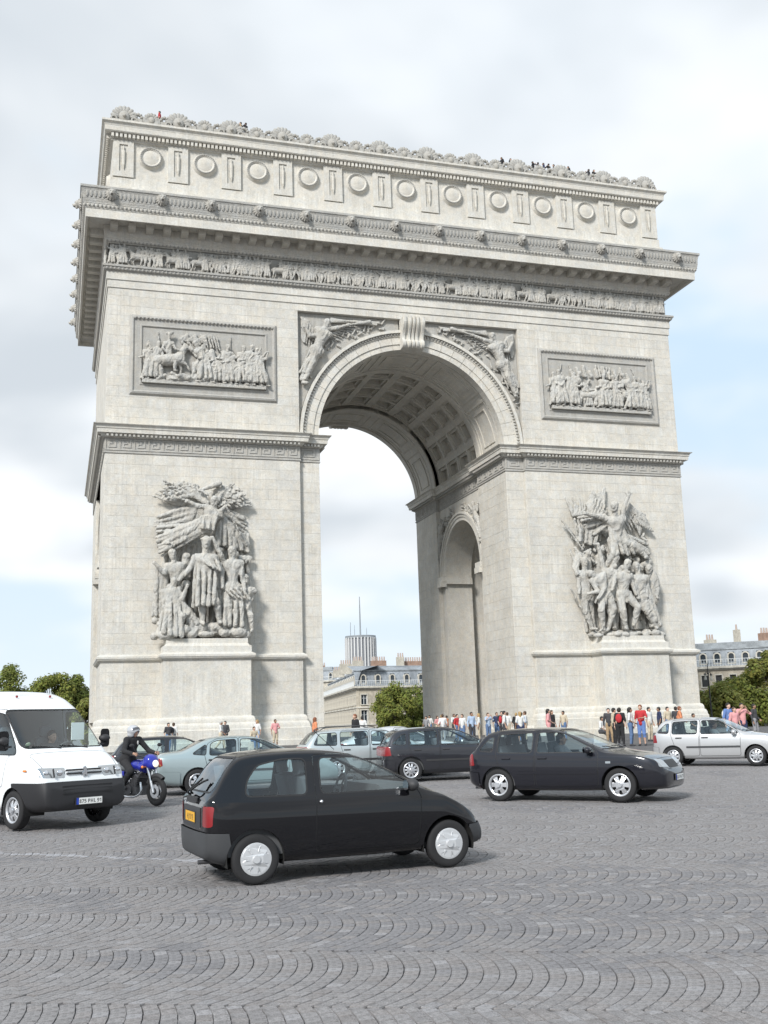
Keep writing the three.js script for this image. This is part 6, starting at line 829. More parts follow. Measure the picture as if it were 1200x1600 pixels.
// hatchback family shared by several five-door cars
function hatch(o) {
  const wb = o.wb ?? 2.51, H = o.H ?? 1.43, k = H / 1.43, w = o.w ?? 0.865, ro = o.ro ?? 0.74, fo = o.fo ?? 0.87, up = o.rearUp ?? 0.0, X1 = wb + fo;
  return { name: 'hatchback_car', paint: o.paint, wb, r: o.r ?? 0.31, tw: 0.19, arch: (o.r ?? 0.31) + 0.05, tumble: o.tumble ?? 0.36, edge: 0.07, wheel: o.wheel, capR: 0.05, capF: 0.07,
    top: [[-ro, 0.93 * k], [-ro + 0.08, 1.0 * k], [-0.34 - up, 1.33 * k], [-0.12, 1.4 * k], [0.5, H], [1.05, 1.425 * k], [1.38, 1.37 * k], [wb - 0.3, 0.985 * k], [wb - 0.06, 0.945 * k], [wb + fo * 0.5, 0.885 * k], [wb + fo * 0.86, 0.79 * k], [X1, 0.64 * k]],
    bot: [[-ro, 0.32], [-0.4, 0.22], [0.4, 0.19], [wb - 0.2, 0.19], [X1, 0.25]], belt: [[-ro, 0.93 * k], [0.8, 0.9 * k], [X1, 0.84 * k]], plan: plansym(-ro, X1, w, 0.86, 0.8),
    windows: [[[-0.42 - up * 0.8, 1.0 * k], [-0.12, 0.97 * k], [-0.1, 1.26 * k], [-0.2, 1.24 * k]], [[0.0, 0.955 * k], [0.74, 0.945 * k], [0.76, 1.325 * k], [0.02, 1.3 * k]], [[0.86, 0.945 * k], [wb - 0.47, 0.945 * k], [wb - 0.52, 1.0 * k], [1.42, 1.29 * k], [1.22, 1.325 * k], [0.88, 1.325 * k]]],
    wind: [[-0.66, 1.0 * k], [0.66, 1.0 * k], [0.55, 1.375 * k], [-0.55, 1.375 * k]], rear: [[-0.6, 1.02 * k], [0.6, 1.02 * k], [0.53, 1.34 * k], [-0.53, 1.34 * k]], rearX: 0.1,
    lamps: [{ name: 'tail_light', ax: 'side', p: [[-ro - 0.2, 0.68 * k], [-ro + 0.14, 0.7 * k], [-ro + 0.1, 0.93 * k], [-ro - 0.2, 0.93 * k]], m: CM.red, round: 0.02 }, { name: 'headlight', ax: 'front', p: [[0.34, 0.62 * k], [0.72, 0.64 * k], [0.7, 0.79 * k], [0.36, 0.77 * k]], m: CM.lens }, { name: 'grille', ax: 'front', p: [[-0.29, 0.61 * k], [0.29, 0.61 * k], [0.31, 0.75 * k], [-0.31, 0.75 * k]], m: CM.plastic, single: true, both: false }, ...(o.lamps ?? [])],
    bumpers: [{ name: 'rear_bumper', p: [[-ro - 0.2, 0.2], [-0.42, 0.2], [-0.42, 0.56], [-ro - 0.2, 0.6]], m: o.bump, push: 0.022 }, { name: 'front_bumper', p: [[wb + 0.4, 0.15], [X1 + 0.2, 0.15], [X1 + 0.2, 0.55], [wb + 0.4, 0.53]], m: o.bump, push: 0.022 }],
    strips: [{ p: [[0.42, 0.53], [wb - 0.42, 0.53], [wb - 0.42, 0.58], [0.42, 0.58]], m: o.strip ?? CM.plastic }],
    doors: [[[0.12, 0.44], [0.2, 0.3], [0.78, 0.3], [0.82, 1.37 * k], [0.0, 1.35 * k], [-0.04, 0.95 * k]], [[0.83, 0.3], [wb - 0.43, 0.3], [wb - 0.4, 0.9 * k], [wb - 0.5, 1.03 * k], [1.45, 1.33 * k], [1.22, 1.37 * k], [0.845, 1.37 * k]]],
    bonnet: [[wb - 0.1, -w * 0.8], [wb - 0.1, w * 0.8], [wb + fo * 0.8, w * 0.68], [wb + fo * 0.8, -w * 0.68]],
    dashX: wb - 0.62, dashY: 0.85 * k, seatX: 1.08, backSeat: 0.25, mirror: [wb - 0.56, 0.98 * k, 0.07], mirrorM: o.mirrorM, handles: [[0.2, 0.83 * k], [0.98, 0.83 * k]], handleM: o.handleM, wiper: [wb - 0.32, 0.99 * k], plates: o.plates, extra: o.extra };
}
const PLACED = [];
const place = (S, label, x, z, deg, cat = 'car', grp = cars) => (PLACED.push({ x, z, turn: deg * Math.PI / 180, sx: S.seatX, zc: -S.plan[3][1] * 0.44 }), 0) || makeCar(S, label, cat, [x, yg(x, z), z], deg * Math.PI / 180, grp);
const anchor = (cx, cz, deg, dx, dz) => { const t = deg * Math.PI / 180; return [cx - Math.cos(t) * dx - Math.sin(t) * dz, cz + Math.sin(t) * dx - Math.cos(t) * dz]; };
{ // dark five-door hatchback to the right
  const body = paint([0.012, 0.0125, 0.018], 0.2, 0.32);
  const S = hatch({ paint: body, wheel: 'six', bump: body, r: 0.315, mirrorM: body, handleM: body, strip: body, ro: 0.66, fo: 0.82, wb: 2.53, lamps: [{ name: 'indicator', ax: 'side', p: [[2.28, 0.72], [2.38, 0.72], [2.38, 0.76], [2.28, 0.76]], m: CM.lens, round: 0.01 }], plates: [{ x: 3.47, y: 0.43, f: 1, t: plateTex('624 PVA 75', '#e8e8e4', '#151515', true) }], extra: car => { for (const s of [-1, 1]) part('fog_lamp', xf(new THREE.CylinderGeometry(0.05, 0.05, 0.02, 16), { p: [3.36, 0.38, s * 0.52], r: [0, 0, Math.PI / 2] }), CM.lens, car); part('badge', merge([-1.5, -0.5, 0.5, 1.5].map(i => xf(new THREE.TorusGeometry(0.026, 0.006, 6, 18), { p: [3.455, 0.685, i * 0.036], r: [0, Math.PI / 2, 0] }))), CM.chrome, car); } });
  const [x, z] = anchor(-16.43, 62.92, -47, 0, 0.77); place(S, 'dark blue-black five-door hatchback with six-spoke silver wheels, front turned to the right', x, z, -47);
}
{ // silver hatch far right with its driver
  const body = paint([0.5, 0.505, 0.51], 0.45, 0.36);
  const S = hatch({ paint: body, wheel: 'eight', bump: body, wb: 2.41, H: 1.42, w: 0.83, ro: 0.6, fo: 0.72, r: 0.285, rearUp: 0.05, strip: CM.plasticG, handleM: CM.plastic, mirrorM: body });
  const [x, z] = anchor(-5.6, 56.4, -47.5, 2.41, 0.74); place(S, 'silver five-door hatchback at the right edge of the photo', x, z, -47.5); P.silver = [x, z];
}
{ // charcoal hatch in the middle
  const body = paint([0.03, 0.031, 0.037], 0.35, 0.36);
  const S = hatch({ paint: body, wheel: 'multi', bump: body, wb: 2.51, H: 1.43, ro: 0.66, fo: 0.86, rearUp: 0.1, strip: CM.plastic });
  const [x, z] = anchor(-15.96, 55.75, -7, 0, 0.77); place(S, 'charcoal five-door hatchback between the silver estate and the dark hatchback', x, z, -7);
}
{ // grey-green saloon at the left
  const body = paint([0.33, 0.4, 0.41], 0.4, 0.36), wb = 2.67, S = hatch({ paint: body, wheel: 'six', bump: body, wb, H: 1.4, ro: 1.0, fo: 0.9, w: 0.87, strip: CM.plastic });
  S.name = 'saloon_car'; const k = 1.4 / 1.43; S.top = [[-0.95, 0.93], [-0.9, 1.02], [-0.6, 1.05], [-0.32, 1.07], [0.2, 1.34], [0.6, 1.39], [1.0, 1.4], [1.35, 1.385], [1.65, 1.32], [wb - 0.2, 0.96], [wb, 0.92], [wb + 0.45, 0.83], [wb + 0.75, 0.7], [wb + 0.9, 0.54]];
  S.windows = [[[-0.12, 0.985], [0.2, 0.95], [0.22, 1.2]], [[0.3, 0.945], [0.94, 0.94], [0.96, 1.3], [0.5, 1.28], [0.34, 1.22]], [[1.06, 0.94], [wb - 0.4, 0.93], [wb - 0.46, 0.98], [1.68, 1.24], [1.45, 1.295], [1.08, 1.3]]]; S.rear = [[-0.6, 1.05], [0.6, 1.05], [0.52, 1.3], [-0.52, 1.3]]; S.rearX = 0.4;
  S.wind = [[-0.66, 0.99], [0.66, 0.99], [0.55, 1.34], [-0.55, 1.34]]; S.doors = [[[0.3, 0.44], [0.4, 0.3], [0.98, 0.3], [1.01, 1.345], [0.5, 1.33], [0.26, 1.22], [0.18, 0.93]], [[1.03, 0.3], [wb - 0.43, 0.3], [wb - 0.36, 0.88], [wb - 0.46, 1.0], [1.7, 1.29], [1.45, 1.34], [1.035, 1.345]]]; S.handles = [[0.36, 0.83], [1.16, 0.83]]; S.seatX = 1.3; S.backSeat = 0.5; S.dashX = wb - 0.55; S.mirror = [wb - 0.5, 0.96, 0.06]; S.wiper = [wb - 0.22, 0.97];
  S.lamps[0].p = [[-1.2, 0.7], [-0.84, 0.72], [-0.86, 0.9], [-1.2, 0.92]];
  const [x, z] = anchor(-21.75, 56.6, -1, 0, 0.78); place(S, 'grey-green saloon car behind the black hatchback, beside the motorcycle', x, z, 0);
}
{ // silver estate with roof rails
  const body = paint([0.42, 0.465, 0.475], 0.4, 0.36), wb = 2.62, S = hatch({ paint: body, wheel: 'six', bump: body, wb, H: 1.44, ro: 0.95, fo: 0.88, strip: CM.plastic });
  S.name = 'estate_car'; S.top = [[-0.95, 0.93], [-0.9, 1.0], [-0.62, 1.33], [-0.45, 1.39], [0.3, 1.43], [1.0, 1.44], [1.35, 1.41], [1.6, 1.345], [wb - 0.22, 0.985], [wb, 0.94], [wb + 0.4, 0.86], [wb + 0.72, 0.72], [wb + 0.88, 0.55]];
  S.windows = [[[-0.68, 0.99], [-0.02, 0.965], [0.0, 1.31], [-0.5, 1.29]], [[0.1, 0.955], [0.9, 0.945], [0.92, 1.33], [0.12, 1.32]], [[1.02, 0.945], [wb - 0.42, 0.945], [wb - 0.48, 1.0], [1.62, 1.28], [1.42, 1.325], [1.04, 1.33]]]; S.doors = S.doors.map((d, i) => d.map(([x, y]) => [x + 0.14, y])); S.handles = [[0.28, 0.83], [1.12, 0.83]]; S.seatX = 1.2; S.backSeat = 0.35;
  S.extra = (car, B) => { for (const s of [1, -1]) part('roof_rail', merge([tube([[-0.45, 1.395, s * 0.53], [-0.35, 1.45, s * 0.53], [0.3, 1.49, s * 0.535], [1.0, 1.485, s * 0.53], [1.2, 1.43, s * 0.53]], 0.016, 6, 24)]), CM.plasticG, car); };
  const x = -17.3, z = 52.5; place(S, 'silver estate car with roof rails in the middle of the traffic', x, z, -3);
}
{ // pale silver coupe, mostly hidden
  const body = paint([0.55, 0.56, 0.57], 0.35, 0.36), wb = 2.5, S = hatch({ paint: body, wheel: 'six', bump: body, wb, H: 1.42, ro: 0.85, fo: 0.86, strip: body, rearUp: -0.1 });
  S.name = 'fastback_car'; S.top = [[-0.85, 0.95], [-0.7, 1.02], [-0.2, 1.22], [0.25, 1.36], [0.7, 1.42], [1.1, 1.41], [1.4, 1.35], [wb - 0.28, 0.98], [wb - 0.06, 0.94], [wb + 0.4, 0.85], [wb + 0.7, 0.72], [wb + 0.86, 0.55]]; S.windows = [[[-0.1, 1.02], [0.5, 0.96], [0.55, 1.28], [0.3, 1.24]], S.windows[2]]; S.rear = [[-0.58, 1.06], [0.58, 1.06], [0.5, 1.33], [-0.5, 1.33]]; S.rearX = 0.4; S.doors = [S.doors[1]];
  const x = -15.5, z = 49.9; place(S, 'pale silver fastback car showing only its roof behind the charcoal hatchback', x, z, -14);
}
{ // dark car behind the motorcyclist
  const body = paint([0.02, 0.021, 0.026], 0.2, 0.36), S = hatch({ paint: body, wheel: 'multi', bump: body, H: 1.41, ro: 0.7, fo: 0.86, rearUp: 0.05 });
  const x = -22.9, z = 52.4; place(S, 'black hatchback behind the motorcyclist, partly hidden by the grey-green saloon', x, z, -4);
}
{ // white panel van at the left edge
  const white = paint([0.74, 0.76, 0.77], 0, 0.4), wb = 2.85, X1 = 3.72;
  const S = { name: 'panel_van', paint: white, wb, r: 0.33, tw: 0.2, arch: 0.39, tumble: 0.12, edge: 0.16, wheel: 'six', capR: 0.03, capF: 0.05, n: 120,
    top: [[-0.9, 2.4], [-0.8, 2.44], [0.4, 2.47], [1.2, 2.46], [1.75, 2.38], [2.15, 2.17], [2.32, 2.06], [3.02, 1.38], [3.1, 1.32], [3.4, 1.16], [3.6, 0.98], [X1, 0.74]], bot: [[-0.9, 0.4], [-0.4, 0.3], [2.2, 0.3], [3.2, 0.3], [X1, 0.34]], belt: [[-0.9, 1.26], [2.2, 1.26], [3.0, 1.2], [X1, 0.95]], plan: [[-0.9, 0.88], [-0.6, 0.93], [0.5, 0.94], [2.5, 0.94], [3.0, 0.93], [3.4, 0.9], [3.6, 0.85], [X1, 0.78]],
    windows: [[[1.72, 1.3], [2.86, 1.28], [2.8, 1.42], [2.3, 1.98], [2.1, 2.02], [1.74, 2.02]]], wr: 0.07, wind: [[-0.81, 1.39], [0.81, 1.39], [0.75, 2.06], [-0.75, 2.06]], rear: null,
    lamps: [{ name: 'headlight', ax: 'front', p: [[0.4, 0.86], [0.84, 0.88], [0.84, 1.04], [0.34, 1.03]], m: CM.lens, round: 0.02 }], bumpers: [{ name: 'front_bumper', p: [[2.85, 0.2], [3.95, 0.2], [3.95, 0.79], [2.85, 0.79]], m: CM.bumperD, push: 0.028 }], strips: [{ p: [[0.5, 0.6], [2.4, 0.6], [2.4, 0.72], [0.5, 0.72]] }],
    doors: [[[1.62, 0.42], [2.42, 0.42], [2.5, 0.75], [2.96, 0.95], [2.96, 1.3], [2.36, 2.05], [2.1, 2.09], [1.64, 2.09]]], bonnet: [[3.14, -0.8], [3.14, 0.8], [3.58, 0.74], [3.58, -0.74]],
    floor: 0.55, dashX: 2.75, dashY: 1.22, seatX: 2.05, seatY: 0.95, mirror: [2.72, 1.52, 0.11], handles: [[1.78, 1.08]], wiper: [3.02, 1.36], plates: [{ x: 3.825, y: 0.46, f: 1, t: plateTex('875 PHL 91', '#e8e8e4', '#151515', true) }],
    extra: car => {
      part('grille_bar', merge([0.93, 0.99].map(y => xf(rbox(0.03, 0.018, 0.72, 0.007), { p: [3.645 - (y - 0.93) * 0.35, y, 0], r: [0, 0, 0.35] }))), CM.seal, car);
      // emblem: small chrome rearing-beast silhouette
      const e = new THREE.Shape(); [[-0.03, -0.07], [0.0, -0.035], [0.03, -0.07], [0.045, -0.06], [0.025, -0.02], [0.05, 0.0], [0.045, 0.015], [0.02, 0.005], [0.025, 0.045], [0.0, 0.075], [-0.03, 0.06], [-0.02, 0.02], [-0.045, -0.02]].forEach((p, i) => i ? e.lineTo(...p) : e.moveTo(...p)); e.closePath(); part('emblem', xf(new THREE.ExtrudeGeometry(e, { depth: 0.012, bevelEnabled: true, bevelSize: 0.003, bevelThickness: 0.003, bevelSegments: 1 }), { p: [3.665, 0.955, 0], r: [0, Math.PI / 2, 0], s: [1.2, 1.2, 1] }), CM.chrome, car);
      part('lower_grille', merge([0.6, 0.66, 0.72].map(y => xf(rbox(0.02, 0.022, 1.0, 0.006), { p: [3.79 - (y - 0.6) * 0.25, y, 0] }))), CM.seal, car);
      for (const s of [1, -1]) { part('mirror_arm', merge([xf(rbox(0.1, 0.3, 0.2, 0.05), { p: [2.72, 1.52, s * 1.05] }), tube([[2.72, 1.42, s * 0.9], [2.72, 1.4, s * 1.02]], 0.02, 6, 3)]), CM.plastic, car); part('side_marker', xf(rbox(0.1, 0.035, 0.02, 0.008), { p: [3.22, 1.0, s * 0.92] }), CM.orange, car); part('roof_marker', xf(new THREE.SphereGeometry(0.025, 8, 6), { p: [1.9, 2.33, s * 0.35] }), CM.red, car); }
      for (const s of [1, -1]) { part('lamp_divider', xf(rbox(0.03, 0.15, 0.02, 0.006), { p: [3.66, 0.95, s * 0.62], r: [0, 0, 0.3] }), CM.seal, car); for (const zz of [0.48, 0.73]) part('lamp_reflector', xf(new THREE.SphereGeometry(0.055, 14, 10), { p: [3.63 - (zz - 0.48) * 0.12, 0.95, s * zz], s: [0.35, 1, 1] }), CM.chrome, car); }
      part('paper_notice', box(2.5, 2.52, 1.5, 1.82, -0.72, -0.45), std([0.75, 0.75, 0.72], 0.9), car); part('windscreen_sticker', xf(new THREE.CylinderGeometry(0.045, 0.045, 0.004, 18), { p: [2.965, 1.45, 0.72], r: [0, 0, 0.8] }), std([0.5, 0.65, 0.5], 0.7), car);
    } };
  const deg = -58, [x, z] = anchor(-25.68, 63.2, deg, wb, 0.8); P.van = [x, z, deg]; place(S, 'white high-roof panel van with black bumper at the left edge', x, z, deg, 'van');
}
// motorcycle
{
  const deg = -56, t = deg * Math.PI / 180, wb = 1.42, [x, z] = anchor(-22.95, 59.35, deg, wb, 0);
  const m = thing('motorcycle', 'blue naked motorcycle with round headlight ridden beside the white van', 'motorcycle', [x, yg(x, z), z], t);
  const blue = paint([0.025, 0.035, 0.33], 0.1, 0.3), blk = CM.plastic, r = 0.31;
  for (const [nm, wx, tw] of [['wheel', 0, 0.16], ['wheel', wb, 0.12]]) { const g = sub(nm, m, [wx, r, 0]); const ty = new THREE.TorusGeometry(r - tw / 2, tw / 2, 12, 40); part('tyre', ty, CM.tyre, g); const L = [new THREE.TorusGeometry(r - tw - 0.01, 0.022, 8, 40)]; for (let i = 0; i < 3; i++) { const a = i * 2.094; for (const o of [-0.12, 0.12]) L.push(xf(new THREE.CylinderGeometry(0.012, 0.016, r - tw - 0.04, 6), { r: [0, 0, a + o], p: [-Math.sin(a + o) * (r - tw - 0.04) / 2, Math.cos(a + o) * (r - tw - 0.04) / 2, 0] })); } const hub = new THREE.CylinderGeometry(0.045, 0.045, 0.14, 16); hub.rotateX(Math.PI / 2); L.push(hub); part('rim', merge(L), CM.steel, g); const d = new THREE.RingGeometry(0.07, 0.145, 28); for (const s of [-1, 1]) part('brake_disc', xf(d.clone(), { p: [0, 0, s * 0.065] }), CM.alloy, g); }
  const fork = s => tube([[wb, r, s * 0.1], [wb - 0.19, 0.78, s * 0.1], [wb - 0.27, 0.98, s * 0.1]], 0.024, 8, 8); for (const s of [-1, 1]) { part('fork_leg', fork(s), CM.chrome, m); part('fork_slider', tube([[wb + 0.005, r - 0.03, s * 0.1], [wb - 0.08, 0.53, s * 0.1]], 0.033, 8, 4), CM.alloy, m); }
  const mud = new THREE.TorusGeometry(r + 0.02, 0.055, 6, 16, 1.7); mud.scale(1, 1, 1.0); part('mudguard', xf(mud, { p: [wb, r, 0], r: [0, 0, 0.9] }), blk, m);
  part('swingarm', merge([-1, 1].map(s => tube([[0, r, s * 0.11], [0.45, 0.36, s * 0.1]], 0.025, 8, 4))), CM.alloy, m);
  part('frame', merge([tube([[wb - 0.24, 0.88, 0], [0.9, 0.62, 0.12], [0.55, 0.42, 0.13], [0.45, 0.35, 0.12]], 0.026), tube([[wb - 0.24, 0.88, 0], [0.9, 0.62, -0.12], [0.55, 0.42, -0.13], [0.45, 0.35, -0.12]], 0.026), tube([[0.6, 0.72, 0.1], [0.1, 0.78, 0.08], [-0.25, 0.82, 0.05]], 0.018), tube([[0.6, 0.72, -0.1], [0.1, 0.78, -0.08], [-0.25, 0.82, -0.05]], 0.018)]), CM.steel, m);
  part('engine', merge([xf(rbox(0.42, 0.28, 0.36, 0.05), { p: [0.72, 0.36, 0] }), xf(rbox(0.2, 0.28, 0.36, 0.03), { p: [0.86, 0.54, 0], r: [0, 0, -0.4] }), ...[0, 1, 2, 3, 4].map(i => xf(rbox(0.24, 0.012, 0.4, 0.004), { p: [0.84 + i * 0.016, 0.48 + i * 0.04, 0], r: [0, 0, -0.4] })), xf(new THREE.CylinderGeometry(0.11, 0.11, 0.44, 18), { p: [0.7, 0.35, 0], r: [Math.PI / 2, 0, 0] })]), CM.steel, m);
  part('exhaust', merge([tube([[0.98, 0.5, 0.1], [1.03, 0.3, 0.12], [0.85, 0.2, 0.14], [0.4, 0.22, 0.17], [0.0, 0.32, 0.2]], 0.024), tube([[0.05, 0.31, 0.2], [-0.45, 0.42, 0.22]], 0.055, 12, 6)]), CM.chrome, m);
  { const F = new Field(0.018); F.ell([0.83, 0.86, 0], [0.3, 0.13, 0.15], 0.04).ell([1.0, 0.83, 0], [0.14, 0.14, 0.16], 0.05).ell([0.6, 0.82, 0], [0.14, 0.08, 0.11], 0.04); part('fuel_tank', F.mesh(), blue, m); }
  { const F = new Field(0.018); F.ell([1.2, 0.95, 0], [0.17, 0.15, 0.17], 0.05).ell([1.27, 0.86, 0], [0.12, 0.1, 0.14], 0.05).cap([1.05, 0.82, 0.15], [1.2, 0.9, 0.13], 0.05, 0.06, 0.04).cap([1.05, 0.82, -0.15], [1.2, 0.9, -0.13], 0.05, 0.06, 0.04); part('headlamp_fairing', F.mesh(), blue, m); }
  part('headlight', xf(new THREE.SphereGeometry(0.085, 18, 12, 0, Math.PI * 2, 0, 1.2), { p: [1.34, 0.89, 0], r: [0, 0, -1.45] }), new THREE.MeshStandardMaterial({ color: 0xf5f2e6, emissive: 0xfff0d0, emissiveIntensity: 0.6, roughness: 0.2 }), m);
  { const F = new Field(0.02); F.cap([0.05, 0.84, 0], [0.5, 0.8, 0], 0.09, 0.1, 0.05).cap([0.05, 0.84, 0.06], [0.45, 0.8, 0.09], 0.07, 0.06, 0.05).cap([0.05, 0.84, -0.06], [0.45, 0.8, -0.09], 0.07, 0.06, 0.05).cap([-0.1, 0.88, 0], [-0.4, 0.93, 0], 0.08, 0.05, 0.04); part('seat', F.mesh(), CM.seat, m); }
  part('side_panel', merge([-1, 1].map(s => xf(rbox(0.3, 0.12, 0.03, 0.012), { p: [0.3, 0.68, s * 0.13] }))), blue, m);
  part('handlebar', merge([tube([[1.0, 1.08, 0.36], [1.08, 1.07, 0.2], [1.13, 1.0, 0], [1.08, 1.07, -0.2], [1.0, 1.08, -0.36]], 0.014, 8, 24)]), CM.steel, m); for (const s of [-1, 1]) { part('grip', tube([[1.035, 1.077, s * 0.25], [0.985, 1.083, s * 0.4]], 0.019, 8, 4), CM.tyre, m); part('mirror', merge([tube([[1.06, 1.08, s * 0.24], [1.04, 1.26, s * 0.36]], 0.007, 5, 6), xf(new THREE.SphereGeometry(0.07, 12, 8), { p: [1.03, 1.29, s * 0.38], s: [0.35, 0.6, 1] })]), blk, m); part('indicator', merge([tube([[1.22, 0.83, s * 0.1], [1.22, 0.83, s * 0.22]], 0.008, 5, 2), xf(new THREE.SphereGeometry(0.032, 10, 8), { p: [1.22, 0.83, s * 0.24] })]), CM.orange, m); part('footpeg', tube([[0.5, 0.36, s * 0.15], [0.5, 0.36, s * 0.28]], 0.014, 6, 2), CM.steel, m); }
  part('rear_mudguard', xf(new THREE.TorusGeometry(r + 0.06, 0.05, 6, 16, 1.3), { p: [0, r, 0], r: [0, 0, 1.5] }), blk, m); part('instrument_pod', xf(new THREE.CylinderGeometry(0.05, 0.06, 0.05, 16), { p: [1.14, 1.08, 0], r: [0, 0, -0.5] }), blk, m);
  P.bike = { x, z, t };
}
// ---------------------------------------------------------------- people
const handGeo = curl => { // wrist at origin, fingers along -y, palm facing +z, thumb on +x
  const F = new Field(0.0105); F.cap([0, 0.01, 0], [0, -0.03, 0], 0.022, 0.026, 0.01); for (let i = 0; i < 4; i++) { const x = (i - 1.5) * 0.0195; F.cap([x * 0.7, -0.02, 0], [x, -0.085, 0.002], 0.013, 0.0105, 0.008); }
  [0.072, 0.08, 0.074, 0.058].forEach((L, i) => { const x = (1.5 - i) * 0.0195; let p = [x, -0.088, 0.002], a = 0.1; const seg = [0.45, 0.32, 0.23]; seg.forEach((s, k) => { a += curl * [0.5, 0.7, 0.6][k]; const q = [p[0] + x * 0.03, p[1] - Math.cos(a) * L * s, p[2] + Math.sin(a) * L * s]; F.cap(p, q, 0.0098 - k * 0.0008, 0.009 - k * 0.0008, 0.003); p = q; }); });
  F.cap([0.016, -0.02, 0.004], [0.042, -0.052, 0.016], 0.013, 0.0115, 0.006).cap([0.042, -0.052, 0.016], [0.046 - curl * 0.01, -0.088, 0.026 + curl * 0.012], 0.011, 0.009, 0.003); return F.mesh(); };
const HANDS = { relax: handGeo(0.35), grip: handGeo(1.15) };
function headGeo() { const F = new Field(0.0145), c = [0, 0, 0]; F.ell([0, 0.025, -0.012], [0.074, 0.09, 0.094], 0.02).cap([0, -0.03, 0.02], [0, -0.075, 0.042], 0.058, 0.034, 0.03).ell([0, -0.02, 0.05], [0.058, 0.06, 0.04], 0.02).cap([0, 0.012, 0.082], [0, -0.02, 0.102], 0.009, 0.014, 0.008).cap([-0.03, 0.026, 0.078], [0.03, 0.026, 0.078], 0.01, 0.01, 0.012); for (const s of [-1, 1]) F.ell([s * 0.03, 0.005, 0.094], [0.018, 0.012, 0.015], 0.012, true).ball([s * 0.03, 0.005, 0.077], 0.0125, 0.002).ell([s * 0.078, -0.005, -0.005], [0.01, 0.03, 0.018], 0.005); F.cap([-0.02, -0.052, 0.082], [0.02, -0.052, 0.082], 0.007, 0.007, 0.003).cap([-0.016, -0.061, 0.08], [0.016, -0.061, 0.08], 0.007, 0.007, 0.003); return F.mesh(); }
const HEAD = headGeo();
const HAIRS = { short: (() => { const F = new Field(0.016); F.ell([0, 0.045, -0.02], [0.083, 0.085, 0.1], 0.02).ell([0, -0.01, -0.05], [0.078, 0.07, 0.07], 0.02).ell([0, -0.03, 0.075], [0.07, 0.085, 0.06], 0.015, true); return F.mesh(); })(), long: (() => { const F = new Field(0.016); F.ell([0, 0.045, -0.02], [0.086, 0.088, 0.102], 0.02).cap([0, 0, -0.06], [0, -0.2, -0.07], 0.075, 0.06, 0.04).cap([0.06, 0, -0.03], [0.07, -0.17, -0.03], 0.035, 0.025, 0.02).cap([-0.06, 0, -0.03], [-0.07, -0.17, -0.03], 0.035, 0.025, 0.02).ell([0, -0.04, 0.085], [0.064, 0.1, 0.065], 0.015, true); return F.mesh(); })() };
function orient(g, from, to, at, roll = 0) { const q = new THREE.Quaternion().setFromUnitVectors(new THREE.Vector3(...from), new THREE.Vector3(...v3.norm(to))); g = g.clone(); if (roll) g.rotateY(roll); g.applyQuaternion(q); g.translate(...at); return g; }
const mir = p => [-p[0], p[1], p[2]];
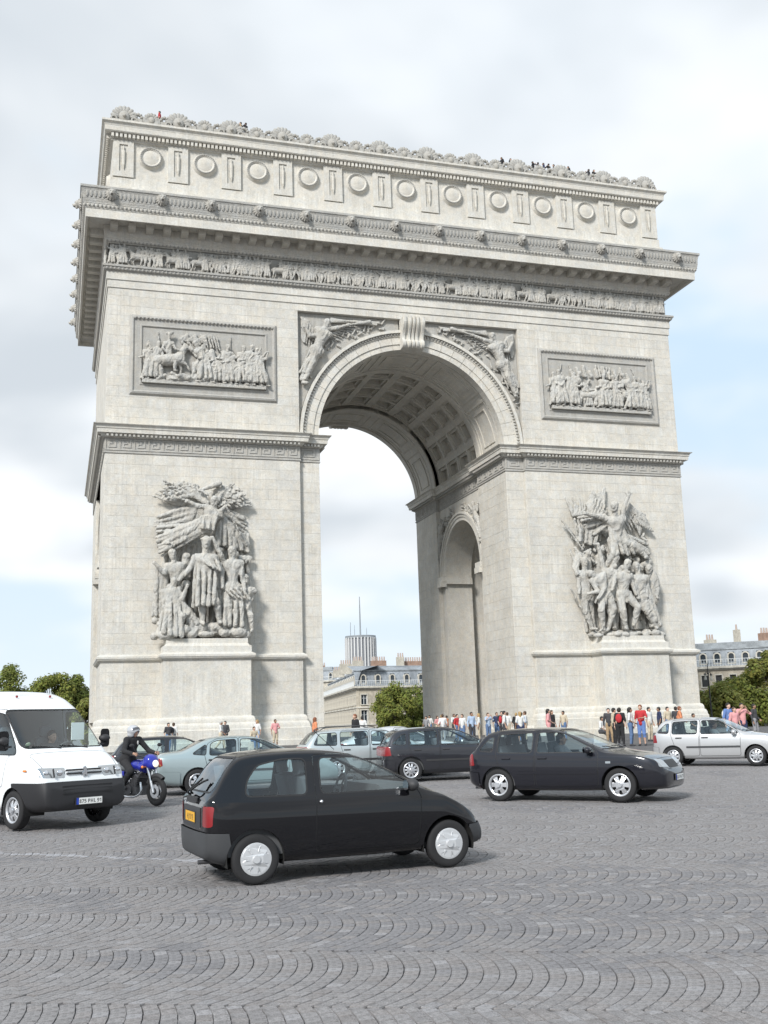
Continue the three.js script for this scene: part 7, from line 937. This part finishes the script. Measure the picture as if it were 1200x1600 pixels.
function buildPerson(o) {
  const J = { pv: [0, 0.94, 0], ch: [0, 1.3, 0.0], hd: [0, 1.59, 0.025], eL: [0.245, 1.14, -0.03], wL: [0.27, 0.89, 0.05], eR: [-0.245, 1.14, -0.03], wR: [-0.27, 0.89, 0.05], kL: [0.1, 0.5, 0.02], aL: [0.115, 0.085, -0.02], kR: [-0.1, 0.5, 0.02], aR: [-0.115, 0.085, -0.02], toe: 0.15, ...o.J };
  const ax = v3.norm(v3.sub(J.ch, J.pv)), S = s => v3.add(v3.add(J.ch, [s * 0.172, 0, 0]), v3.mul(ax, 0.115)), Hh = s => v3.add(J.pv, [s * 0.085, -0.02, 0]);
  const c = o.cell ?? 0.042, mk = () => new Field(c);
  const body = (F, inf) => { F.cap(v3.add(J.ch, [0.06, 0.04, 0]), v3.mix(J.ch, J.pv, 0.5), 0.105 + inf, 0.1 + inf, 0.06).cap(v3.add(J.ch, [-0.06, 0.04, 0]), v3.mix(J.ch, J.pv, 0.5), 0.105 + inf, 0.1 + inf, 0.06).cap(v3.mix(J.ch, J.pv, 0.5), J.pv, 0.12 + inf, 0.125 + inf, 0.06).cap(S(1), S(-1), 0.055 + inf, 0.055 + inf, 0.05); };
  const arm = (F, s, inf, part2 = 1) => { const e = s > 0 ? J.eL : J.eR, w = s > 0 ? J.wL : J.wR; F.cap(S(s), e, 0.052 + inf, 0.04 + inf, 0.03); if (part2 > 0) F.cap(e, v3.mix(e, w, part2), 0.041 + inf, lerp(0.041, 0.028, part2) + inf, 0.02); };
  const leg = (F, s, inf, part2 = 1) => { const k = s > 0 ? J.kL : J.kR, a = s > 0 ? J.aL : J.aR; F.cap(Hh(s), k, 0.088 + inf, 0.057 + inf, 0.04); if (part2 > 0) { F.cap(k, v3.mix(k, a, part2), 0.056 + inf, lerp(0.056, 0.036, part2) + inf, 0.03); F.ball(v3.add(v3.mix(k, a, 0.3), [0, 0, -0.012]), 0.055 + inf, 0.03); } };
  // one continuous body
  let F = mk(); body(F, -0.008); for (const s of [1, -1]) { arm(F, s, 0); leg(F, s, 0); } F.cap(v3.add(J.ch, v3.mul(ax, 0.1)), v3.add(J.hd, [0, -0.06, -0.02]), 0.058, 0.052, 0.03);
  for (const s of [1, -1]) { const a = s > 0 ? J.aL : J.aR; F.cap(a, v3.add(a, [0, -0.04, J.toe * 0.6]), 0.036, 0.026, 0.02); }
  const hd = HEAD.clone(); if (o.headRot) { hd.rotateX(o.headRot[0]); hd.rotateY(o.headRot[1]); } hd.translate(...J.hd);
  const hands = [[J.eL, J.wL, 1], [J.eR, J.wR, -1]].map(([e, w, s]) => { let h = HANDS[o.grip ? 'grip' : 'relax'].clone(); if (s > 0) { h.scale(-1, 1, 1); if (h.index) { const a = h.index.array; for (let i = 0; i < a.length; i += 3) { const t = a[i]; a[i] = a[i + 1]; a[i + 1] = t; } } } return orient(h, [0, -1, 0], v3.sub(w, e), w, o.handRoll ?? (s > 0 ? -1.3 : 1.3)); });
  const skin = merge([F.mesh(), hd, ...hands]);
  F = mk(); body(F, 0.012); for (const s of [1, -1]) arm(F, s, 0.014, o.sleeve ?? 0); if (o.jacket) F.cap(v3.add(J.ch, v3.mul(ax, 0.13)), v3.add(J.hd, [0, -0.1, -0.02]), 0.075, 0.066, 0.02).cap(v3.add(J.pv, [-0.05, 0, 0]), v3.add(J.pv, [0.05, 0, 0]), 0.15, 0.15, 0.05); const top = F.mesh();
  F = mk(); if (o.skirt) { for (const s of [1, -1]) F.cap(Hh(s), v3.add(s > 0 ? J.kL : J.kR, [0, 0.06, 0]), 0.11, 0.13, 0.12); } else { F.cap(v3.add(J.pv, [-0.04, 0.04, 0]), v3.add(J.pv, [0.04, 0.04, 0]), 0.125, 0.125, 0.05); for (const s of [1, -1]) leg(F, s, 0.016, o.shorts ? 0.05 : 0.96); } const legs = F.mesh();
  F = new Field(0.026); for (const s of [1, -1]) { const a = s > 0 ? J.aL : J.aR; F.cap(v3.add(a, [0, -0.035, -0.03]), v3.add(a, [s * 0.02, -0.05, J.toe]), 0.042, 0.034, 0.02).cap(a, v3.add(a, [0, o.boots ? 0.18 : -0.02, 0]), 0.045, 0.05, 0.02); } const shoes = F.mesh();
  const hair = (HAIRS[o.hair ?? 'short']).clone(); if (o.headRot) { hair.rotateX(o.headRot[0]); hair.rotateY(o.headRot[1]); } hair.translate(...J.hd);
  const out = { skin, top, legs, shoes, hair };
  if (o.bag) { F = mk(); F.ell(v3.add(J.ch, [0, -0.06, -0.2]), [0.15, 0.21, 0.09], 0.03).cap(v3.add(J.ch, [0.09, 0.14, 0.02]), v3.add(J.ch, [0.1, -0.1, 0.1]), 0.022, 0.022).cap(v3.add(J.ch, [-0.09, 0.14, 0.02]), v3.add(J.ch, [-0.1, -0.1, 0.1]), 0.022, 0.022); out.backpack = F.mesh(); }
  return out;
}
const POSES = {
  stand: buildPerson({ sleeve: 0.05 }), standLong: buildPerson({ sleeve: 0.95, hair: 'short', J: { wL: [0.2, 0.98, 0.16], kL: [0.12, 0.5, 0.05] } }),
  woman: buildPerson({ sleeve: 0, hair: 'long', J: { eR: [-0.26, 1.15, -0.02], wR: [-0.12, 1.02, 0.2] } }), skirt: buildPerson({ sleeve: 0, hair: 'long', skirt: true }),
  walk: buildPerson({ sleeve: 0.05, J: { kL: [0.09, 0.52, 0.16], aL: [0.1, 0.1, 0.22], kR: [-0.09, 0.49, -0.02], aR: [-0.1, 0.14, -0.3], eL: [0.24, 1.15, -0.14], wL: [0.24, 0.94, -0.1], eR: [-0.24, 1.15, 0.06], wR: [-0.22, 0.97, 0.24] } }),
  photo: buildPerson({ sleeve: 0.1, J: { eL: [0.28, 1.27, 0.16], wL: [0.1, 1.47, 0.26], eR: [-0.28, 1.27, 0.16], wR: [-0.1, 1.47, 0.26] } }), bag: buildPerson({ sleeve: 0.1, bag: true, J: { kL: [0.1, 0.5, 0.08], aL: [0.12, 0.085, 0.08] } }),
  sit: buildPerson({ sleeve: 0.1, J: { pv: [0, 0.56, 0], ch: [0, 0.91, 0.06], hd: [0, 1.2, 0.1], kL: [0.13, 0.55, 0.42], aL: [0.13, 0.085, 0.44], kR: [-0.13, 0.55, 0.42], aR: [-0.13, 0.085, 0.44], eL: [0.25, 0.78, 0.12], wL: [0.16, 0.64, 0.34], eR: [-0.25, 0.78, 0.12], wR: [-0.16, 0.64, 0.34] } }),
  shorts: buildPerson({ sleeve: 0.05, shorts: true, J: { eL: [0.26, 1.2, 0.05], wL: [0.12, 1.16, 0.24] } }),
};
const SK = [[0.52, 0.33, 0.24], [0.45, 0.27, 0.19], [0.3, 0.17, 0.11], [0.58, 0.38, 0.29]].map(c => std(c, 0.6)), HAIR = { b: std([0.015, 0.012, 0.01], 0.6), n: std([0.07, 0.04, 0.022], 0.6), y: std([0.36, 0.24, 0.1], 0.6), r: std([0.2, 0.07, 0.03], 0.6), g: std([0.4, 0.39, 0.37], 0.7) };
const clothMap = new Map(); const cloth = c => { const k = c.join(); if (!clothMap.has(k)) clothMap.set(k, std(c, 0.92, { bumpMap: MB.bmpG, bumpScale: 0.01 })); return clothMap.get(k); };
const C3 = { white: [0.62, 0.62, 0.6], black: [0.02, 0.02, 0.022], red: [0.42, 0.03, 0.035], pink: [0.62, 0.3, 0.3], navy: [0.03, 0.04, 0.09], jeans: [0.1, 0.16, 0.28], blue: [0.12, 0.2, 0.42], lblue: [0.36, 0.45, 0.58], beige: [0.5, 0.43, 0.32], grey: [0.25, 0.25, 0.26], dark: [0.05, 0.05, 0.055], tan: [0.35, 0.25, 0.15], orange: [0.62, 0.24, 0.12], green: [0.1, 0.2, 0.1], purple: [0.17, 0.1, 0.3] };
let pk = 0;
function person(pose, x, z, turn, top, legs, hair, label, o = {}) {
  const G = POSES[pose], y = o.y ?? (Math.hypot(x, z) < 47.7 ? groundY(x, z) + 0.09 : groundY(x, z)); const t = thing('person', label, 'person', [x, y, z], turn, o.group); const s = o.s ?? 1; t.scale.setScalar(s);
  const b = part('body', G.skin, SK[(o.skin ?? pk++) % SK.length], t); part('shirt', G.top, cloth(C3[top]), t); part(pose === 'skirt' ? 'skirt' : 'trousers', G.legs, cloth(C3[legs]), t); part('shoes', G.shoes, cloth(C3[o.shoe ?? 'dark']), t); part('hair', G.hair, HAIR[hair], t); if (G.backpack) part('backpack', G.backpack, cloth(C3[o.bagc ?? 'navy']), t); return t;
}
{
  const gC = 'visitors gathered under the arch', gL = 'visitors by the left pier', gR = 'visitors on the right of the plaza', gT = 'visitors on the roof of the arch';
  // by the left pier
  person('stand', -18.62, 17.87, 0.4, 'dark', 'jeans', 'b', 'dark-haired person in dark top by the left pier, left of a white shirt', { group: gL }); person('bag', -18.26, 17.31, 2.6, 'white', 'grey', 'n', 'person in white shirt with dark backpack by the left pier', { group: gL, bagc: 'dark' });
  person('walk', -15.55, 18.25, 1.2, 'white', 'beige', 'g', 'grey-haired person in white top before the left pedestal', { group: gL }); person('standLong', -15.14, 17.3, -0.6, 'dark', 'dark', 'b', 'person all in black before the left pedestal', { group: gL });
  person('sit', -13.98, 20.53, 0.3, 'beige', 'jeans', 'n', 'seated person in beige top right of the left pedestal', { group: gL }); person('woman', -13.4, 18.6, -0.9, 'white', 'lblue', 'y', 'fair-haired woman in white right of the left pedestal', { group: gL }); person('shorts', -12.34, 18.8, 0.2, 'pink', 'beige', 'n', 'person in pink top and shorts near the inner edge of the left pier', { group: gL });
  person('woman', -12.06, 28.07, 1.7, 'orange', 'dark', 'r', 'woman in orange top at the left jamb behind the silver estate', { group: gL }); person('standLong', -11.33, 33.41, -1.2, 'black', 'dark', 'r', 'red-haired man in black sweater above the silver estate roof', { s: 1.05, group: gL }); person('stand', -8.84, 25.8, 2.8, 'white', 'jeans', 'b', 'person in white shirt seen just right of the man in black', { group: gL });
  // crowd under the arch
  const R = rng(55), tops = ['white', 'lblue', 'white', 'pink', 'beige', 'white', 'navy', 'grey', 'white', 'orange'], words = { white: 'white', lblue: 'pale blue', pink: 'pink', beige: 'beige', navy: 'navy', grey: 'grey', orange: 'orange', black: 'black', red: 'red', purple: 'purple', blue: 'blue' };
  const pw = { stand: 'standing', woman: 'with long hair', bag: 'with backpack', photo: 'taking a picture', standLong: 'in long sleeves', walk: 'walking', skirt: 'in a skirt', shorts: 'in shorts' };
  const crowd = [['stand', 3.34, 2.39, 'white', 'jeans'], ['woman', 3.1, 4.43, 'pink', 'beige'], ['bag', 2.15, 8.34, 'white', 'beige'], ['photo', 4.77, 2.91, 'orange', 'grey'], ['walk', 2.38, 10.55, 'white', 'dark'], ['bag', -1.38, 21.97, 'red', 'jeans'], ['stand', -1.71, 23.98, 'white', 'jeans'], ['woman', 0.23, 20.45, 'white', 'beige'], ['standLong', -1.32, 25.21, 'lblue', 'dark'], ['photo', 0.1, 22.55, 'lblue', 'jeans'], ['bag', -1.16, 26.36, 'white', 'dark'], ['stand', 1.06, 21.87, 'navy', 'jeans'], ['skirt', -0.63, 26.59, 'white', 'navy'], ['walk', 0.83, 23.95, 'black', 'dark'], ['stand', 2.32, 21.33, 'white', 'beige'], ['bag', 0.1, 26.91, 'lblue', 'jeans'], ['standLong', 1.56, 24.27, 'white', 'beige'], ['standLong', 2.29, 23.51, 'black', 'dark'], ['woman', 0.11, 29.11, 'pink', 'pink'], ['skirt', 1.05, 28.44, 'black', 'black'], ['stand', 3.0, 25.2, 'beige', 'jeans'], ['walk', -2.4, 22.6, 'white', 'grey'], ['photo', 5.2, 6.5, 'white', 'jeans'], ['stand', 1.5, 6.2, 'grey', 'dark']];
  const where = ['under the arch', 'before the right jamb']; crowd.forEach(([p, x, z, t, l], i) => person(p, x + (R() - 0.5) * 0.5, z + (z > 15 ? (R() - 0.5) * 5 : 0), R() * 6.28, t, l, ['b', 'n', 'y', 'b', 'n'][i % 5], `person ${pw[p]} in ${words[t]} top and ${l === 'jeans' ? 'jeans' : l + ' legwear'} ${where[z > 15 ? 1 : 0]}`, { group: gC, s: 0.96 + R() * 0.1, bagc: i % 2 ? 'dark' : 'red' }));
  // right side
  person('sit', 1.34, 34.19, 0.5, 'white', 'dark', 'b', 'seated dark-haired person in white, leftmost of the right-hand visitors', { group: gR }); person('standLong', 0.27, 37.02, -0.5, 'dark', 'tan', 'b', 'person in dark jacket and tan trousers behind the dark hatchback', { group: gR }); person('stand', 0.0, 38.01, 1.4, 'beige', 'black', 'b', 'person in beige top and black trousers behind the dark hatchback', { group: gR }); person('stand', 3.12, 32.89, 0.1, 'grey', 'black', 'n', 'person in grey top farther back near the right pedestal', { group: gR });
  person('woman', -0.35, 40.11, 0.9, 'white', 'jeans', 'b', 'long-haired woman in white top and blue jeans beside the man in red', { group: gR }); person('bag', -0.75, 39.9, 2.4, 'black', 'black', 'b', 'person in black with red backpack left of the woman in jeans', { group: gR, bagc: 'red' }); person('shorts', 0.06, 40.35, -0.8, 'red', 'blue', 'r', 'tall red-haired person in red shirt and blue shorts', { group: gR, s: 1.06 });
  person('stand', 3.94, 34.51, 0.4, 'white', 'beige', 'b', 'person in white behind the person in red', { group: gR }); for (const [x, z, t, l] of [[5.93, 32.2, 'navy', 'dark'], [6.3, 32.43, 'beige', 'jeans'], [7.2, 31.81, 'dark', 'grey']]) person('stand', x, z, R() * 6, t, l, 'b', `person in ${t === 'dark' ? 'charcoal' : t} top above the silver hatchback roof`, { group: gR });
  person('walk', 5.77, 34.45, 1, 'orange', 'dark', 'r', 'person in orange top above the silver hatchback roof', { group: gR }); person('sit', 8.45, 31.42, 0.2, 'dark', 'dark', 'b', 'seated person in charcoal by the right end of the arch', { group: gR });
  person('bag', 1.54, 44.84, 0.2, 'blue', 'lblue', 'b', 'person in blue top and pale trousers before the right-hand trees', { group: gR, s: 1.03, bagc: 'white' }); person('stand', 1.28, 45.6, 0.1, 'pink', 'dark', 'n', 'shorter person in pink top beside the silver car bonnet', { group: gR, s: 0.93 }); person('photo', 1.79, 45.4, -0.2, 'pink', 'navy', 'b', 'taller person in pink top lifting both hands before the trees', { group: gR, s: 1.02 }); person('standLong', 7.04, 38.92, 0.5, 'dark', 'grey', 'b', 'person in charcoal standing right of the two pink tops', { group: gR });
  // roof
  [[-18.9, 'red'], [-12.82, 'tan'], [-12.43, 'dark'], [8.71, 'black'], [9.51, 'black'], [11.49, 'black'], [11.99, 'dark'], [12.48, 'navy'], [12.95, 'black'], [13.42, 'dark'], [14.76, 'black'], [16.67, 'dark'], [17.15, 'black']].forEach(([x, c], i) => person(['stand', 'standLong', 'photo'][i % 3], x, 10.2, R() * 6, c, 'dark', 'b', i === 0 ? 'tiny figure in red on the roof near the left corner' : i === 1 ? 'tiny figure in tan on the roof left of centre' : i === 2 ? 'tiny dark figure beside the tan one on the roof' : 'tiny dark figure looking over the right half of the roof cresting', { y: 45.6, group: gT, s: 0.92 }));
}
// drivers
function driver(label, key, car, off, top) { const G = POSES[key]; const t = thing('person', label, 'person', [0, 0, 0], 0, 'drivers'); const c = car; t.rotation.y = c.turn + Math.PI / 2; const f = [Math.cos(c.turn), -Math.sin(c.turn)], r = [Math.sin(c.turn), Math.cos(c.turn)]; t.position.set(c.x + f[0] * off[0] + r[0] * off[2], groundY(c.x, c.z) + off[1], c.z + f[1] * off[0] + r[1] * off[2]); part('body', G.skin, SK[1], t); part('shirt', G.top, cloth(C3[top]), t); part('trousers', G.legs, cloth(C3.dark), t); part('shoes', G.shoes, cloth(C3.black), t); part('hair', G.hair, HAIR.b, t); }
POSES.drive = buildPerson({ sleeve: 0.05, grip: true, J: { pv: [0, 0.56, 0], ch: [0, 0.89, -0.13], hd: [0, 1.17, -0.13], kL: [0.13, 0.66, 0.42], aL: [0.13, 0.3, 0.7], kR: [-0.13, 0.66, 0.42], aR: [-0.13, 0.3, 0.7], eL: [0.25, 0.76, 0.08], wL: [0.15, 0.86, 0.32], eR: [-0.25, 0.76, 0.08], wR: [-0.15, 0.86, 0.32] } });
driver('driver in white shirt at the wheel of the silver hatchback', 'drive', { x: P.silver[0], z: P.silver[1], turn: -47.5 * Math.PI / 180 }, [1.12, 0.0, -0.37], 'white');
[[0, 'driver in grey top inside the dark blue-black hatchback', 'grey'], [2, 'driver in pale blue shirt inside the charcoal hatchback', 'lblue'], [3, 'driver in beige top inside the grey-green saloon', 'beige'], [4, 'driver in navy top inside the silver estate car', 'navy']].forEach(([i, l, c]) => { const p = PLACED[i]; driver(l, 'drive', p, [p.sx, 0, p.zc], c); });
driver('driver in dark shirt behind the windscreen of the white van', 'drive', { x: P.van[0], z: P.van[1], turn: P.van[2] * Math.PI / 180 }, [2.05, 0.4, -0.41], 'dark');
{ // motorcyclist
  const b = P.bike, o = { sleeve: 1, jacket: true, grip: true, boots: true, cell: 0.016, headRot: [0.12, 0.25], handRoll: 1.57, J: { pv: [0, 0.98, 0], ch: [0, 1.31, 0.13], hd: [0, 1.575, 0.2], eL: [0.34, 1.17, 0.3], wL: [0.31, 1.12, 0.56], eR: [-0.34, 1.17, 0.3], wR: [-0.31, 1.12, 0.56], kL: [0.23, 0.74, 0.42], aL: [0.24, 0.43, 0.12], kR: [-0.23, 0.74, 0.42], aR: [-0.24, 0.43, 0.12] } };
  const G = buildPerson(o), t = thing('person', 'motorcyclist in black jacket and trousers with pale open-face helmet', 'person', [0, 0, 0], 0); const f = [Math.cos(b.t), -Math.sin(b.t)]; t.position.set(b.x + f[0] * 0.4, groundY(b.x, b.z) + 0.0, b.z + f[1] * 0.4); t.rotation.y = b.t + Math.PI / 2;
  part('body', G.skin, SK[1], t); part('jacket', G.top, cloth(C3.black), t); part('trousers', G.legs, cloth(C3.black), t); part('boots', G.shoes, cloth(C3.dark), t);
  const F = new Field(0.009); F.ell([0, 0.035, -0.015], [0.125, 0.13, 0.145], 0.02).ell([0, -0.06, -0.03], [0.115, 0.08, 0.11], 0.03).ell([0, -0.05, 0.13], [0.09, 0.09, 0.1], 0.02, true).ell([0, -0.13, 0], [0.09, 0.07, 0.1], 0.02, true); const h = F.mesh(); h.rotateX(0.12); h.rotateY(0.25); h.translate(...o.J.hd); const hm = part('helmet', h, phys([0.5, 0.51, 0.53], 0.25, { metalness: 0.3, clearcoat: 1 }), t);
  const v = new THREE.SphereGeometry(0.142, 24, 10, Math.PI * 0.15, Math.PI * 0.7, 1.25, 0.42); v.rotateX(-0.5); v.rotateX(0.12); v.rotateY(0.25); v.translate(o.J.hd[0], o.J.hd[1] + 0.03, o.J.hd[2]); part('visor', v, phys([0.3, 0.3, 0.32], 0.05, { transmission: 0.8, thickness: 0 }), hm);
  part('jacket_badge', xf(new THREE.SphereGeometry(0.03, 10, 8), { p: [0.07, 1.35, 0.262], s: [0.8, 1.6, 0.3] }), cloth(C3.white), t);
}
renderer.render(scene, camera);
